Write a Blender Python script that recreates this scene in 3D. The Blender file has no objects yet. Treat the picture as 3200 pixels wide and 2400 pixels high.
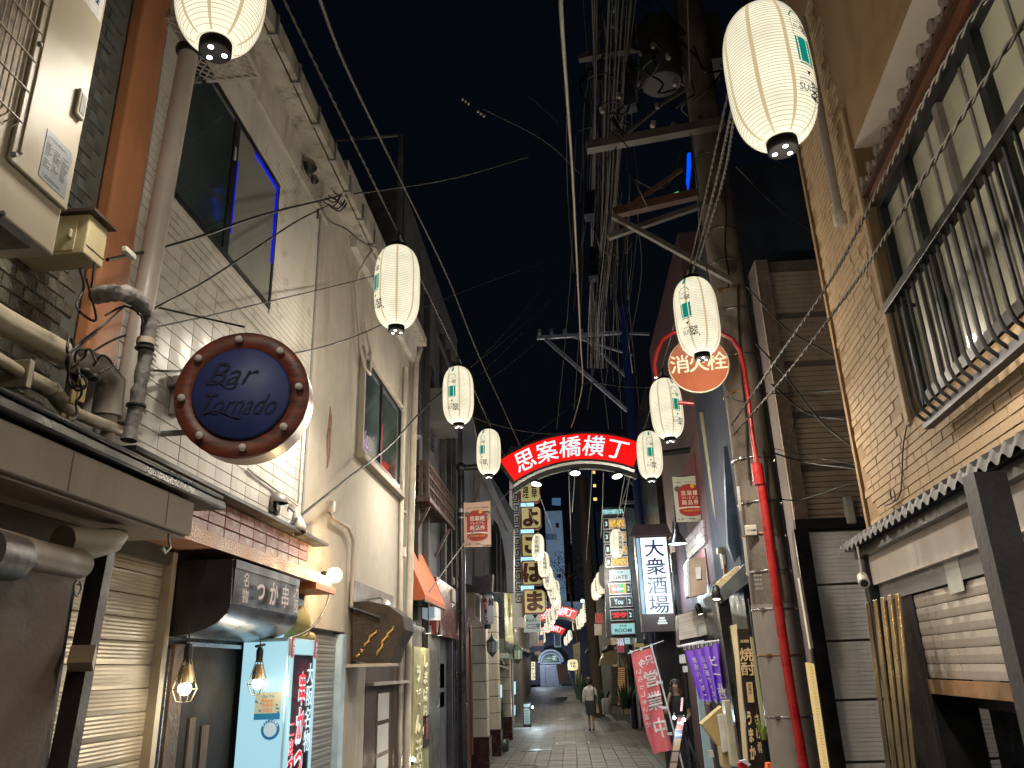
import bpy, math, random
from mathutils import Vector, Matrix
rnd = random.Random(7)
S = bpy.context.scene
COL = S.collection
# ------------------------------------------------------------------ camera (calibrated from the vanishing points)
F_PX = 2452.0
EYE = Vector((0, 0, 1.85))
def _d(u, v): return Vector(((u - 1600) / F_PX, -(v - 1200) / F_PX, -1.0))
_Y = _d(1787, 2090).normalized()
_Z = _d(1375, -5507); _Z = (_Z - _Y * _Z.dot(_Y)).normalized()
_X = _Y.cross(_Z)
CAMROT = Matrix((_X, _Y, _Z))            # camera space -> world
cam = bpy.data.cameras.new('camera'); camo = bpy.data.objects.new('camera', cam); COL.objects.link(camo)
camo.matrix_world = Matrix.Translation(EYE) @ CAMROT.to_4x4()
cam.sensor_width = 36; cam.lens = 36 * F_PX / 3200; cam.clip_start = 0.05; cam.clip_end = 800
S.camera = camo
# ------------------------------------------------------------------ night sky
W = bpy.data.worlds.new('World'); S.world = W; W.use_nodes = True
nt = W.node_tree; bgn = nt.nodes['Background']
sky = nt.nodes.new('ShaderNodeTexSky'); sky.sky_type = 'NISHITA'; sky.sun_disc = False
sky.sun_elevation = math.radians(-3.0); sky.sun_rotation = math.radians(200)
mixn = nt.nodes.new('ShaderNodeMixRGB'); mixn.blend_type = 'ADD'; mixn.inputs[0].default_value = 1
mixn.inputs[2].default_value = (0.005, 0.016, 0.036, 1)
mul = nt.nodes.new('ShaderNodeMixRGB'); mul.blend_type = 'MULTIPLY'; mul.inputs[0].default_value = 1; mul.inputs[2].default_value = (.3, .3, .3, 1)
nt.links.new(sky.outputs[0], mul.inputs[1]); nt.links.new(mul.outputs[0], mixn.inputs[1])
nt.links.new(mixn.outputs[0], bgn.inputs[0]); bgn.inputs[1].default_value = 0.075
S.view_settings.view_transform = 'Standard'; S.view_settings.look = 'None'
S.view_settings.exposure = 0; S.view_settings.gamma = 1
S.render.engine = 'CYCLES'
try:
    S.cycles.use_denoising = True
    S.cycles.denoiser = 'OPENIMAGEDENOISE'
except Exception: pass
S.cycles.max_bounces = 6; S.cycles.diffuse_bounces = 4; S.cycles.glossy_bounces = 2
S.cycles.transmission_bounces = 3; S.cycles.transparent_max_bounces = 6
S.cycles.sample_clamp_indirect = 3.0; S.cycles.caustics_reflective = False; S.cycles.caustics_refractive = False
# ------------------------------------------------------------------ materials
MATS = {}
def mat(name, col, rough=.6, metal=0.0, var=.18, scale=6, bump=.15, bscale=45, dirt=None, dscale=2.2, damt=.55, coat=0, trans=0):
    if name in MATS: return MATS[name]
    m = bpy.data.materials.new(name); m.use_nodes = True; t = m.node_tree; b = t.nodes['Principled BSDF']
    tc = t.nodes.new('ShaderNodeTexCoord')
    n1 = t.nodes.new('ShaderNodeTexNoise'); n1.inputs['Scale'].default_value = scale; n1.inputs['Detail'].default_value = 6
    t.links.new(tc.outputs['Object'], n1.inputs['Vector'])
    oi = t.nodes.new('ShaderNodeObjectInfo')
    mr = t.nodes.new('ShaderNodeMapRange'); mr.inputs[1].default_value = .3; mr.inputs[2].default_value = .7
    mr.inputs[3].default_value = 1 - var; mr.inputs[4].default_value = 1 + var
    t.links.new(n1.outputs[0], mr.inputs[0])
    rr = t.nodes.new('ShaderNodeMapRange'); rr.inputs[3].default_value = 1 - var * .5; rr.inputs[4].default_value = 1 + var * .5
    t.links.new(oi.outputs['Random'], rr.inputs[0])
    mm = t.nodes.new('ShaderNodeMath'); mm.operation = 'MULTIPLY'; t.links.new(mr.outputs[0], mm.inputs[0]); t.links.new(rr.outputs[0], mm.inputs[1])
    vm = t.nodes.new('ShaderNodeVectorMath'); vm.operation = 'SCALE'; vm.inputs[0].default_value = col[:3]
    t.links.new(mm.outputs[0], vm.inputs['Scale'])
    out = vm.outputs[0]
    if dirt:
        n2 = t.nodes.new('ShaderNodeTexNoise'); n2.inputs['Scale'].default_value = dscale; n2.inputs['Detail'].default_value = 8; n2.inputs['Roughness'].default_value = .65
        mp = t.nodes.new('ShaderNodeMapping'); mp.inputs['Scale'].default_value = (1.5, 1.5, .25)
        t.links.new(tc.outputs['Object'], mp.inputs[0]); t.links.new(mp.outputs[0], n2.inputs['Vector'])
        r2 = t.nodes.new('ShaderNodeMapRange'); r2.inputs[1].default_value = .5; r2.inputs[2].default_value = .72; r2.inputs[4].default_value = damt
        t.links.new(n2.outputs[0], r2.inputs[0])
        mx = t.nodes.new('ShaderNodeMixRGB'); mx.inputs[2].default_value = (*dirt, 1)
        t.links.new(r2.outputs[0], mx.inputs[0]); t.links.new(out, mx.inputs[1]); out = mx.outputs[0]
    t.links.new(out, b.inputs['Base Color'])
    b.inputs['Metallic'].default_value = metal
    rm = t.nodes.new('ShaderNodeMapRange'); rm.inputs[1].default_value = .3; rm.inputs[2].default_value = .7
    rm.inputs[3].default_value = max(.03, rough - .12); rm.inputs[4].default_value = min(1, rough + .12)
    t.links.new(n1.outputs[0], rm.inputs[0]); t.links.new(rm.outputs[0], b.inputs['Roughness'])
    if coat: b.inputs['Coat Weight'].default_value = coat
    if trans: b.inputs['Transmission Weight'].default_value = trans
    if bump:
        n3 = t.nodes.new('ShaderNodeTexNoise'); n3.inputs['Scale'].default_value = bscale; n3.inputs['Detail'].default_value = 5
        t.links.new(tc.outputs['Object'], n3.inputs['Vector'])
        bp = t.nodes.new('ShaderNodeBump'); bp.inputs['Strength'].default_value = bump; bp.inputs['Distance'].default_value = .01
        t.links.new(n3.outputs[0], bp.inputs['Height']); t.links.new(bp.outputs[0], b.inputs['Normal'])
    MATS[name] = m; return m
def wood(name, col, col2, rough=.5, axis='z', scale=3):
    m = mat(name, col, rough, var=.1, bump=.1); t = m.node_tree; b = t.nodes['Principled BSDF']
    tc = t.nodes.new('ShaderNodeTexCoord'); mp = t.nodes.new('ShaderNodeMapping')
    s = {'z': (14, 14, .9), 'y': (14, .9, 14), 'x': (.9, 14, 14)}[axis]; mp.inputs['Scale'].default_value = s
    n = t.nodes.new('ShaderNodeTexNoise'); n.inputs['Scale'].default_value = scale; n.inputs['Detail'].default_value = 8; n.inputs['Distortion'].default_value = .6
    cr = t.nodes.new('ShaderNodeMapRange'); cr.inputs[1].default_value = .35; cr.inputs[2].default_value = .65
    mx = t.nodes.new('ShaderNodeMixRGB'); mx.inputs[1].default_value = (*col, 1); mx.inputs[2].default_value = (*col2, 1)
    t.links.new(tc.outputs['Object'], mp.inputs[0]); t.links.new(mp.outputs[0], n.inputs['Vector']); t.links.new(n.outputs[0], cr.inputs[0])
    t.links.new(cr.outputs[0], mx.inputs[0]); t.links.new(mx.outputs[0], b.inputs['Base Color'])
    return m
def emit(name, col, st=1.0, rough=.4, base=None):
    if name in MATS: return MATS[name]
    m = bpy.data.materials.new(name); m.use_nodes = True; b = m.node_tree.nodes['Principled BSDF']
    b.inputs['Base Color'].default_value = (*(base or (col[0] * .08, col[1] * .08, col[2] * .08)), 1)
    b.inputs['Emission Color'].default_value = (*col, 1); b.inputs['Emission Strength'].default_value = st
    b.inputs['Roughness'].default_value = rough
    if rough == .9 and st == 1.0:      # unevenly aged paper
        t = m.node_tree; tc = t.nodes.new('ShaderNodeTexCoord'); n = t.nodes.new('ShaderNodeTexNoise'); n.inputs['Scale'].default_value = 7; n.inputs['Detail'].default_value = 6
        r = t.nodes.new('ShaderNodeMapRange'); r.inputs[1].default_value = .3; r.inputs[2].default_value = .7; r.inputs[3].default_value = .86; r.inputs[4].default_value = 1.07
        oi = t.nodes.new('ShaderNodeObjectInfo'); a = t.nodes.new('ShaderNodeVectorMath'); a.operation = 'ADD'; t.links.new(tc.outputs['Object'], a.inputs[0]); t.links.new(oi.outputs['Location'], a.inputs[1])
        t.links.new(a.outputs[0], n.inputs['Vector']); t.links.new(n.outputs[0], r.inputs[0]); t.links.new(r.outputs[0], b.inputs['Emission Strength'])
    MATS[name] = m; return m
def glass(name, col, rough=.08, alpha=None):
    if name in MATS: return MATS[name]
    m = mat(name, col, rough, var=.45, scale=1.6, bump=.06, bscale=4, dirt=tuple(min(1, c * 2.2 + .02) for c in col), dscale=1.3, damt=.35); b = m.node_tree.nodes['Principled BSDF']
    b.inputs['Coat Weight'].default_value = .6; b.inputs['Coat Roughness'].default_value = .04
    return m
# ------------------------------------------------------------------ frames: wall planes with (a along, b up, c outwards)
class Frame:
    def __init__(s, o, u, n, v=(0, 0, 1)):
        s.o = Vector(o); s.u = Vector(u).normalized(); s.v = Vector(v).normalized(); s.n = Vector(n).normalized()
    def P(s, a, b, c=0): return s.o + s.u * a + s.v * b + s.n * c
    def at(s, px, py, c=0):           # where the sight line of a photo point meets the plane, in plane coordinates
        r = CAMROT @ _d(px, py); o = s.o + s.n * c
        t = (o - EYE).dot(s.n) / r.dot(s.n); p = EYE + r * t - s.o
        return p.dot(s.u), p.dot(s.v)
FL = Frame((-1.9, 0, 0), (0, 1, 0), (1, 0, 0))
FR = Frame((1.5, 0, 0), (.0913, .9958, 0), (-.9958, .0913, 0))
FR2 = Frame((2.0, 0, 0), (0, 1, 0), (-1, 0, 0))
GR = Frame((0, 0, 0), (1, 0, 0), (0, 0, 1), (0, 1, 0))
def FF(y): return Frame((0, y, 0), (1, 0, 0), (0, -1, 0))
def ipx(u, v, y):
    a, b = FF(y).at(u, v); return Vector((a, y, b))
# ------------------------------------------------------------------ mesh builder
class MB:
    def __init__(s): s.v = []; s.f = []; s.sm = []
    def add(s, vs, fs, smooth=False):
        k = len(s.v); s.v += [Vector(p) for p in vs]; s.f += [tuple(i + k for i in f) for f in fs]; s.sm += [smooth] * len(fs); return s
    def hexa(s, p): return s.add(p, [(0, 3, 2, 1), (4, 5, 6, 7), (0, 1, 5, 4), (1, 2, 6, 5), (2, 3, 7, 6), (3, 0, 4, 7)])
    def fb(s, fr, a0, a1, b0, b1, c0, c1):
        if a0 > a1: a0, a1 = a1, a0
        if b0 > b1: b0, b1 = b1, b0
        if c0 > c1: c0, c1 = c1, c0
        P = [fr.P(a0, b0, c0), fr.P(a1, b0, c0), fr.P(a1, b1, c0), fr.P(a0, b1, c0), fr.P(a0, b0, c1), fr.P(a1, b0, c1), fr.P(a1, b1, c1), fr.P(a0, b1, c1)]
        return s.hexa(P)
    def box(s, x0, x1, y0, y1, z0, z1):
        return s.fb(Frame((0, 0, 0), (1, 0, 0), (0, 0, 1), (0, 1, 0)), x0, x1, y0, y1, z0, z1)
    def poly(s, pts, d):               # prism of a planar outline pushed by vector d
        n = len(pts); d = Vector(d); pts = [Vector(p) for p in pts]
        s.add(pts + [p + d for p in pts], [tuple(range(n))[::-1], tuple(range(n, 2 * n))] + [(i, (i + 1) % n, n + (i + 1) % n, n + i) for i in range(n)]); return s
    def bar(s, p0, p1, w, h=None):
        p0 = Vector(p0); p1 = Vector(p1); h = h or w; d = (p1 - p0).normalized()
        up = Vector((0, 0, 1)) if abs(d.z) < .9 else Vector((0, 1, 0))
        x = d.cross(up).normalized() * w / 2; y = x.cross(d).normalized() * h / 2
        return s.hexa([p0 - x - y, p0 + x - y, p0 + x + y, p0 - x + y, p1 - x - y, p1 + x - y, p1 + x + y, p1 - x + y])
    def tube(s, pts, r, seg=8, cap=True):
        pts = [Vector(p) for p in pts]; n = len(pts); rs = r if isinstance(r, (list, tuple)) else [r] * n
        vs = []; nrm = None
        for i, p in enumerate(pts):
            t = (pts[min(i + 1, n - 1)] - pts[max(i - 1, 0)]).normalized()
            if nrm is None:
                nrm = t.cross(Vector((0, 0, 1)) if abs(t.z) < .9 else Vector((1, 0, 0))).normalized()
            else:
                nrm = (nrm - t * nrm.dot(t)).normalized()
            b = t.cross(nrm)
            vs += [p + (nrm * math.cos(k * 2 * math.pi / seg) + b * math.sin(k * 2 * math.pi / seg)) * rs[i] for k in range(seg)]
        fs = [(i * seg + k, i * seg + (k + 1) % seg, (i + 1) * seg + (k + 1) % seg, (i + 1) * seg + k) for i in range(n - 1) for k in range(seg)]
        s.add(vs, fs, True)
        if cap:
            s.add(vs[:seg], [tuple(range(seg))[::-1]]); s.add(vs[-seg:], [tuple(range(seg))])
        return s
    def lathe(s, prof, o=(0, 0, 0), axis=(0, 0, 1), seg=24, cap=True, squash=1.0, smooth=True):
        o = Vector(o); ax = Vector(axis).normalized(); x = ax.orthogonal().normalized() if abs(ax.z) < .99 else Vector((1, 0, 0)); y = ax.cross(x)
        vs = [o + ax * z + (x * math.cos(k * 2 * math.pi / seg) + y * math.sin(k * 2 * math.pi / seg) * squash) * r for r, z in prof for k in range(seg)]
        n = len(prof)
        s.add(vs, [(i * seg + k, i * seg + (k + 1) % seg, (i + 1) * seg + (k + 1) % seg, (i + 1) * seg + k) for i in range(n - 1) for k in range(seg)], smooth)
        if cap:
            s.add(vs[:seg], [tuple(range(seg))[::-1]]); s.add(vs[-seg:], [tuple(range(seg))])
        return s
    def ball(s, o, r, seg=12, rings=8, sz=1.0):
        pr = [(max(1e-4, r * math.sin(math.pi * i / rings)), -r * math.cos(math.pi * i / rings) * sz) for i in range(rings + 1)]
        return s.lathe(pr, o, seg=seg, cap=False)
    def grid(s, fn, nu, nv, smooth=True):
        vs = [fn(i / nu, j / nv) for j in range(nv + 1) for i in range(nu + 1)]
        return s.add(vs, [(j * (nu + 1) + i, j * (nu + 1) + i + 1, (j + 1) * (nu + 1) + i + 1, (j + 1) * (nu + 1) + i) for j in range(nv) for i in range(nu)], smooth)
    def mesh(s, name, m, off=None):
        me = bpy.data.meshes.new(name); off = off or Vector((0, 0, 0))
        me.from_pydata([tuple(p - off) for p in s.v], [], s.f); me.polygons.foreach_set('use_smooth', s.sm)
        if m: me.materials.append(m)
        me.update(); return me
    def build(s, name, m, parent=None, label=None, bevel=0, kind=None, cat=None, group=None):
        off = Vector(wloc(parent)) if parent else Vector((0, 0, 0))
        top = parent is None and kind != 'structure'
        if top and s.v:                # put the origin of a one-mesh thing at its middle
            c = sum(s.v, Vector((0, 0, 0))) / len(s.v); off = c
        me = s.mesh(name, m, off); o = bpy.data.objects.new(name, me); COL.objects.link(o)
        if parent: o.parent = parent
        elif top: o.location = off
        if bevel:
            md = o.modifiers.new('bevel', 'BEVEL'); md.width = bevel; md.segments = 2; md.limit_method = 'ANGLE'; md.angle_limit = .9
        tag(o, label, cat, group, kind); return o
LOC = {}
def wloc(o):
    p = Vector((0, 0, 0))
    while o: p += o.location; o = o.parent
    return p
def tag(o, label=None, cat=None, group=None, kind=None):
    if label: o['label'] = label
    if cat: o['category'] = cat
    if group: o['group'] = group
    if kind: o['kind'] = kind
    return o
def thing(name, loc, label, cat, group=None):
    o = bpy.data.objects.new(name, None); o.empty_display_size = .1; COL.objects.link(o); o.location = loc; return tag(o, label, cat, group)
def inst(name, me, parent, p, rot=None, label=None, kind=None):
    o = bpy.data.objects.new(name, me); COL.objects.link(o); o.parent = parent
    o.location = Vector(p) - (wloc(parent) if parent else Vector((0, 0, 0)))
    if rot is not None: o.rotation_euler = rot
    return tag(o, label, None, None, kind)
def copy_tree(o, parent=None):
    c = o.copy(); COL.objects.link(c); c.parent = parent
    for ch in o.children: copy_tree(ch, c)
    return c
def point(name, loc, power, col, r=.04, parent=None):
    l = bpy.data.lights.new(name, 'POINT'); l.energy = power; l.color = col; l.shadow_soft_size = r
    o = bpy.data.objects.new(name, l); COL.objects.link(o); o.visible_camera = False
    if parent: o.parent = parent; o.location = Vector(loc) - wloc(parent)
    else: o.location = loc
    return o
def spot(name, loc, aim, power, col, ang=100, r=.05, blend=.6, parent=None):
    l = bpy.data.lights.new(name, 'SPOT'); l.energy = power; l.color = col; l.shadow_soft_size = r; l.spot_size = math.radians(ang); l.spot_blend = blend
    o = bpy.data.objects.new(name, l); COL.objects.link(o); o.visible_camera = False
    o.rotation_euler = (Vector(aim) - Vector(loc)).to_track_quat('-Z', 'Y').to_euler()
    if parent: o.parent = parent; o.location = Vector(loc) - wloc(parent)
    else: o.location = loc
    return o
# ------------------------------------------------------------------ lettering
GL = {}
def glyph(s, off):
    k = (s, off)
    if k not in GL:
        cu = bpy.data.curves.new('t', 'FONT'); cu.body = s; cu.size = 1; cu.offset = off; cu.resolution_u = 3
        o = bpy.data.objects.new('t', cu); me = bpy.data.meshes.new_from_object(o)
        vs = [(v.co.x, v.co.y) for v in me.vertices]; fs = [tuple(p.vertices) for p in me.polygons]
        bpy.data.objects.remove(o); bpy.data.curves.remove(cu); bpy.data.meshes.remove(me)
        GL[k] = (vs, fs)
    return GL[k]
def put(mb, fr, s, a, b, h, c=.004, w=None, off=.0, flip=False, slant=0, rot=0, mirror=False, thick=0, fit=True):
    """letters of height h centred on (a,b) of a frame; flip: frame whose reading direction runs against u"""
    kj = any(0x3400 < ord(ch) < 0xA000 for ch in s)
    if kj and off > 0:
        o2 = min(off, .03); off = 0
        for dx, dy in ((-.55, -.35), (.55, .35), (.55, -.35)):
            put(mb, fr, s, a + dx * o2 * h, b + dy * o2 * h, h, c + (.0002 if dx < 0 else .0004 + dy * .0003), w, 0, flip, slant, rot, mirror, 0)
    vs, fs = glyph(s, off)
    if not vs: return
    xs = [p[0] for p in vs]; ys = [p[1] for p in vs]
    latin = all(ord(ch) < 256 for ch in s)
    if latin: y0, y1 = min(ys), max(ys); x0, x1 = min(xs), max(xs); k = h / (y1 - y0)
    else: x0, x1 = (0, len(s) * 1.0); y0, y1 = -.1, .82; k = h / .92
    kx = (w / (x1 - x0)) if w else k
    cx, cy = (x0 + x1) / 2, (y0 + y1) / 2; sg = -1 if (flip != mirror) else 1
    cr, sr = math.cos(rot), math.sin(rot); P = []
    for x, y in vs:
        X = (x - cx) * kx; Yy = (y - cy) * k; X += Yy * slant; X, Yy = X * cr - Yy * sr, X * sr + Yy * cr
        P.append(fr.P(a + sg * X, b + Yy, c))
    mb.add(P, fs)
    if thick:
        n = len(P); Q = [p - fr.n * thick for p in P]; ed = {}
        for f in fs:
            for i in range(len(f)):
                e = (f[i], f[(i + 1) % len(f)]); 
                if (e[1], e[0]) in ed: del ed[(e[1], e[0])]
                else: ed[e] = 1
        mb.add(P + Q, [(i, j, j + n, i + n) for i, j in ed])
def column(mb, fr, s, a, btop, h, pitch=None, **k):
    pitch = pitch or h * 1.08
    for i, ch in enumerate(s): 
        if ch != ' ': put(mb, fr, ch, a, btop - h / 2 - i * pitch, h, **k)
def rowt(mb, fr, s, a, b, h, pitch=None, flip=False, **k):
    pitch = pitch or h; n = len(s)
    for i, ch in enumerate(s):
        if ch != ' ': put(mb, fr, ch, a + (-1 if flip else 1) * (i - (n - 1) / 2) * pitch, b, h, flip=flip, **k)
def tri_fix(): pass
WARM = (1.0, .80, .52); COOL = (.75, .90, 1.0)
# ================================================================== palette
M_white = mat('white_tile_glaze', (.50, .47, .42), .35, var=.07, bump=.05, dirt=(.26, .21, .16), dscale=1.9, damt=.6)
M_grout = mat('tile_grout', (.42, .39, .35), .9)
M_brickd = mat('slate_brick', (.075, .085, .085), .55, var=.35, bump=.5, bscale=60)
M_brickg = mat('glazed_brick', (.09, .09, .07), .13, var=.5, bump=1.0, bscale=70, coat=.8)
M_mortar = mat('dark_mortar', (.10, .10, .09), .9)
M_black = mat('black_paint', (.012, .012, .013), .35, var=.3)
M_blackm = mat('black_metal', (.02, .021, .024), .4, metal=.4, var=.3)
M_dark = mat('dark_wall_render', (.05, .048, .048), .7, var=.4, dirt=(.02, .02, .02))
M_beige = mat('beige_render', (.40, .36, .30), .85, var=.1, bump=.6, bscale=120, dirt=(.20, .16, .12), dscale=1.6, damt=.75)
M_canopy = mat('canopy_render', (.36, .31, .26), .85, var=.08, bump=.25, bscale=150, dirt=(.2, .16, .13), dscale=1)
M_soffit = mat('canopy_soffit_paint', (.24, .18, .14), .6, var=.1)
M_terra = mat('terracotta_paint', (.40, .17, .08), .45, var=.1, scale=2, dirt=(.15, .07, .04), dscale=2, damt=.4)
M_pvc = mat('cream_pvc', (.42, .37, .28), .35, var=.1, dirt=(.2, .16, .1), dscale=3)
M_pvcg = mat('lilac_grey_pvc', (.38, .34, .31), .4, var=.08, dirt=(.22, .18, .15), dscale=2)
M_wrap = mat('frayed_tape_wrap', (.16, .15, .145), .6, var=.45, scale=14, bump=.9, bscale=35)
M_acm = mat('cream_ac_steel', (.42, .37, .28), .4, var=.05, bump=.03, dirt=(.35, .28, .2), dscale=1.5, damt=.3)
M_steel = mat('brushed_steel', (.45, .45, .47), .28, metal=.9, var=.15, scale=3)
M_galv = mat('galvanised_steel', (.3, .3, .31), .45, metal=.6, var=.2, dirt=(.12, .1, .09))
M_shut = mat('shutter_slat_paint', (.42, .36, .28), .38, metal=.25, var=.1, bump=.08, dirt=(.25, .2, .14), dscale=3, damt=.3)
M_shut2 = mat('grey_shutter_paint', (.27, .27, .26), .4, metal=.2, var=.1)
M_cable = mat('black_cable_rubber', (.012, .011, .01), .5, var=.2)
M_cablel = mat('grey_cable_sheath', (.06, .052, .042), .7, var=.3)
M_wood = wood('red_brown_wood', (.13, .03, .012), (.05, .012, .006), .3, 'y')
M_woodb = wood('brown_timber', (.07, .03, .018), (.035, .015, .01), .5, 'z')
M_glassd = glass('dark_window_glass', (.035, .05, .045), .15)
M_glassf = glass('frosted_window_glass', (.20, .20, .17), .3)
M_lit = emit('lantern_paper_lit', (1.08, 1.0, .74), 1.0, .9, (.02, .018, .012))
M_bulb = emit('bulb_glow', (1, .93, .75), 14)
M_led = emit('led_glow', (.95, .97, 1), 6)
M_ink = mat('black_ink', (.01, .01, .01), .6, var=0, bump=0)
# ================================================================== ground
def gz(y): return 0 if y < 28 else (y - 28) / 38 * .66
b = MB()
b.add([(-30, -10, -.03), (30, -10, -.03), (30, 28, -.03), (-30, 28, -.03), (30, 66, .63), (-30, 66, .63), (30, 140, .63), (-30, 140, .63)], [(0, 1, 2, 3), (3, 2, 4, 5), (5, 4, 6, 7)])
b.build('ground', mat('paver_joint_sand', (.03, .03, .03), .95), kind='structure')
pav = thing('paving', (0, 16, 0), None, None); pav['kind'] = 'structure'
M_pave = mat('granite_paver', (.165, .17, .18), .6, var=.5, scale=1.2, bump=.5, bscale=60, dirt=(.045, .045, .05), dscale=1.4, damt=.85)
def paver_me(w, d):
    bb = MB(); h = .03; e = .006
    bb.add([(-w, -d, -h), (w, -d, -h), (w, d, -h), (-w, d, -h), (-w + e, -d + e, 0), (w - e, -d + e, 0), (w - e, d - e, 0), (-w + e, d - e, 0)],
           [(4, 5, 6, 7), (0, 1, 5, 4), (1, 2, 6, 5), (2, 3, 7, 6), (3, 0, 4, 7)])
    return bb.mesh('paver', M_pave)
PM = paver_me(.1475, .1475); n = 0; far = MB()
y = 15.6; j = 0
while y < 64:
    x = -2.25 - (.0 if y < 30 else (y - 30) * .02)
    while x < 1.62 + .003 * y - (0 if y < 28 else (y - 28) * .028):
        hz = rnd.uniform(-.003, .003)
        if n < 300 and y < 26: inst('paver', PM, pav, (x, y, hz)); n += 1
        else:
            w = .146; z = gz(y) + hz; z2 = gz(y + .29) + hz
            far.add([(x - w, y - w, z), (x + w, y - w, z), (x + w, y + w, z2), (x - w, y + w, z2)], [(0, 1, 2, 3)])
        x += .30
    y += .30 if y < 34 else .30; j += 1
far.build('paver_field', M_pave, pav, kind='stuff')
# near, unseen part of the lane + kerb strip on the right
b = MB(); b.box(-2.3, 1.9, -8, 15.44, -.03, 0); b.build('road', M_pave, kind='structure')
b = MB()
for i in range(24):
    y0 = 15 + i * 1.0; b.box(1.62 + .003 * y0, 1.76 + .003 * y0, y0 + .01, y0 + .99, -.03, .02)
b.build('kerb', mat('kerb_stone', (.09, .09, .09), .6), kind='structure')
b = MB(); b.box(1.8, 2.6, 5, 38, -.03, .004); b.build('gutter_strip', mat('brown_gutter_paving', (.07, .045, .035), .6, var=.4), kind='structure')
# manholes and white utility marks in the paving
for (px, py, r, lab) in ((1640, 2396, .30, 'round iron manhole cover in the pavers nearest the pillars'), (1790, 2322, .24, 'small square inspection cover edged with white marks')):
    a, c = GR.at(px, py); b = MB()
    if r == .30:
        b.lathe([(r, 0), (r, .008), (r * .93, .008), (r * .9, .004), (.02, .004)], (a, c, 0), seg=32); b.build('manhole_cover', mat('cast_iron', (.05, .05, .05), .4, metal=.6), label=lab, cat='manhole cover')
    else:
        for sx in (-1, 1):
            b.box(a + sx * .42 - .015, a + sx * .42 + .015, c - .3, c + .3, .003, .008)
            b.box(a + sx * .24 - .12, a + sx * .24 + .12, c + .28, c + .31, .003, .008); b.box(a + sx * .24 - .1, a + sx * .24 + .1, c - .31, c - .28, .003, .008)
        b.build('floor_marking', mat('white_mark', (.6, .6, .6), .5), label='white corner marks of a square cover in the paving before the walker', cat='marking')
a, c = GR.at(1680, 2345); b = MB(); b.box(a - .4, a + .35, c - .2, c + .2, .002, .01); b.build('drain_cover', mat('cast_iron', (.05, .05, .05), .4, metal=.6), label='dark rectangular steel cover in the pavers beside the white marks', cat='drain cover')
# ================================================================== left: dark brick building
bb_ = thing('brick_building', (-2.2, 2, 0), 'narrow building of slate and glazed dark bricks behind the big air conditioner', 'building')
b = MB(); b.box(-2.6, -1.955, -1.5, 2.81, 0, 9); b.build('wall', M_mortar, bb_)
def brick_me(m, w, h):
    q = MB(); e = .003; d = .007; w /= 2; h /= 2
    q.add([(0, -w, -h), (0, w, -h), (0, w, h), (0, -w, h), (d, -w + e, -h + e), (d, w - e, -h + e), (d, w - e, h - e), (d, -w + e, h - e)], [(4, 5, 6, 7), (0, 1, 5, 4), (1, 2, 6, 5), (2, 3, 7, 6), (3, 0, 4, 7)])
    return q.mesh('brick', m)
BD = brick_me(M_brickd, .1145, .0535); BG = brick_me(M_brickg, .1135, .0525)
cells = []
z = 2.66; r = 0
while z < 6.2:
    y = 1.25 + (r % 2) * .058
    while y < 2.77:
        cells.append((y, z)); y += .117
    z += .056; r += 1
cells.sort(key=lambda c: (c[1] - 3.3) ** 2 + ((c[0] - 2.6) * 1.2) ** 2)
far = MB()
for i, (y, z) in enumerate(cells):
    gl = z < 3.50
    if i < 300: inst('brick', BG if gl else BD, bb_, (-1.955 + rnd.uniform(-.003, .003), y, z))
    else: far.box(-1.957, -1.942, y - .054, y + .054, z - .023, z + .023)
far.build('brick_field', M_brickd, bb_, kind='stuff')
# terracotta pilaster, lilac pipe, expanded metal
b = MB(); b.box(-1.96, -1.893, 2.815, 3.035, 3.11, 8); b.build('pilaster', M_terra, label='terracotta painted steel column between dark bricks and white tiles', cat='column', bevel=.012)
b = MB()
pt = thing('drain_pipe', (-1.8, 3.05, 2.8), 'lilac grey drainpipe beside the terracotta column, leaning slightly', 'pipe')
p0 = Vector((*[0] * 3,)); y0, z0 = FL.at(620, 0, .1); y1, z1 = FL.at(378, 1330, .1)
b.tube([(-1.8, y0, z0 + 1.5), (-1.8, y0, z0), (-1.8, y1, z1)], .048, 16); b.build('pipe', M_pvcg, pt)
yc, zc = FL.at(586, 160, .1); b = MB(); b.lathe([(.056, -.015), (.058, 0), (.056, .015)], (-1.8, yc, zc), seg=20); b.build('clamp', M_blackm, pt)
m = thing('mesh_panel', (-1.8, 3.2, 5.0), 'expanded metal grille under the eave over the drainpipe', 'grille'); b = MB()
fr = Frame((-2.0, 0, 5.05), (0, 1, 0), (0, 0, -1), (1, 0, 0))
ma, mb_ = 3.02, 3.46
for i in range(-10, 12):
    for sg_ in (1, -1):
        s_ = ma + i * .05 if sg_ > 0 else mb_ - i * .05; t0, t1 = 0.0, .42; e_ = s_ + sg_ * .42
        lo = [t for t in ((ma - s_) / sg_, (mb_ - s_) / sg_)]; t0 = max(0, min(lo)); t1 = min(.42, max(lo))
        if t1 - t0 > .02: b.bar(fr.P(s_ + sg_ * t0, t0, .003 * sg_), fr.P(s_ + sg_ * t1, t1, .003 * sg_), .008, .003)
b.build('mesh', M_pvcg, m)
b = MB(); b.box(-1.89, -1.57, 3.0, 3.02, 5.045, 5.065); b.box(-1.89, -1.57, 3.46, 3.48, 5.045, 5.065); b.box(-1.59, -1.57, 3.02, 3.46, 5.045, 5.065); b.build('frame', M_pvcg, m)
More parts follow.
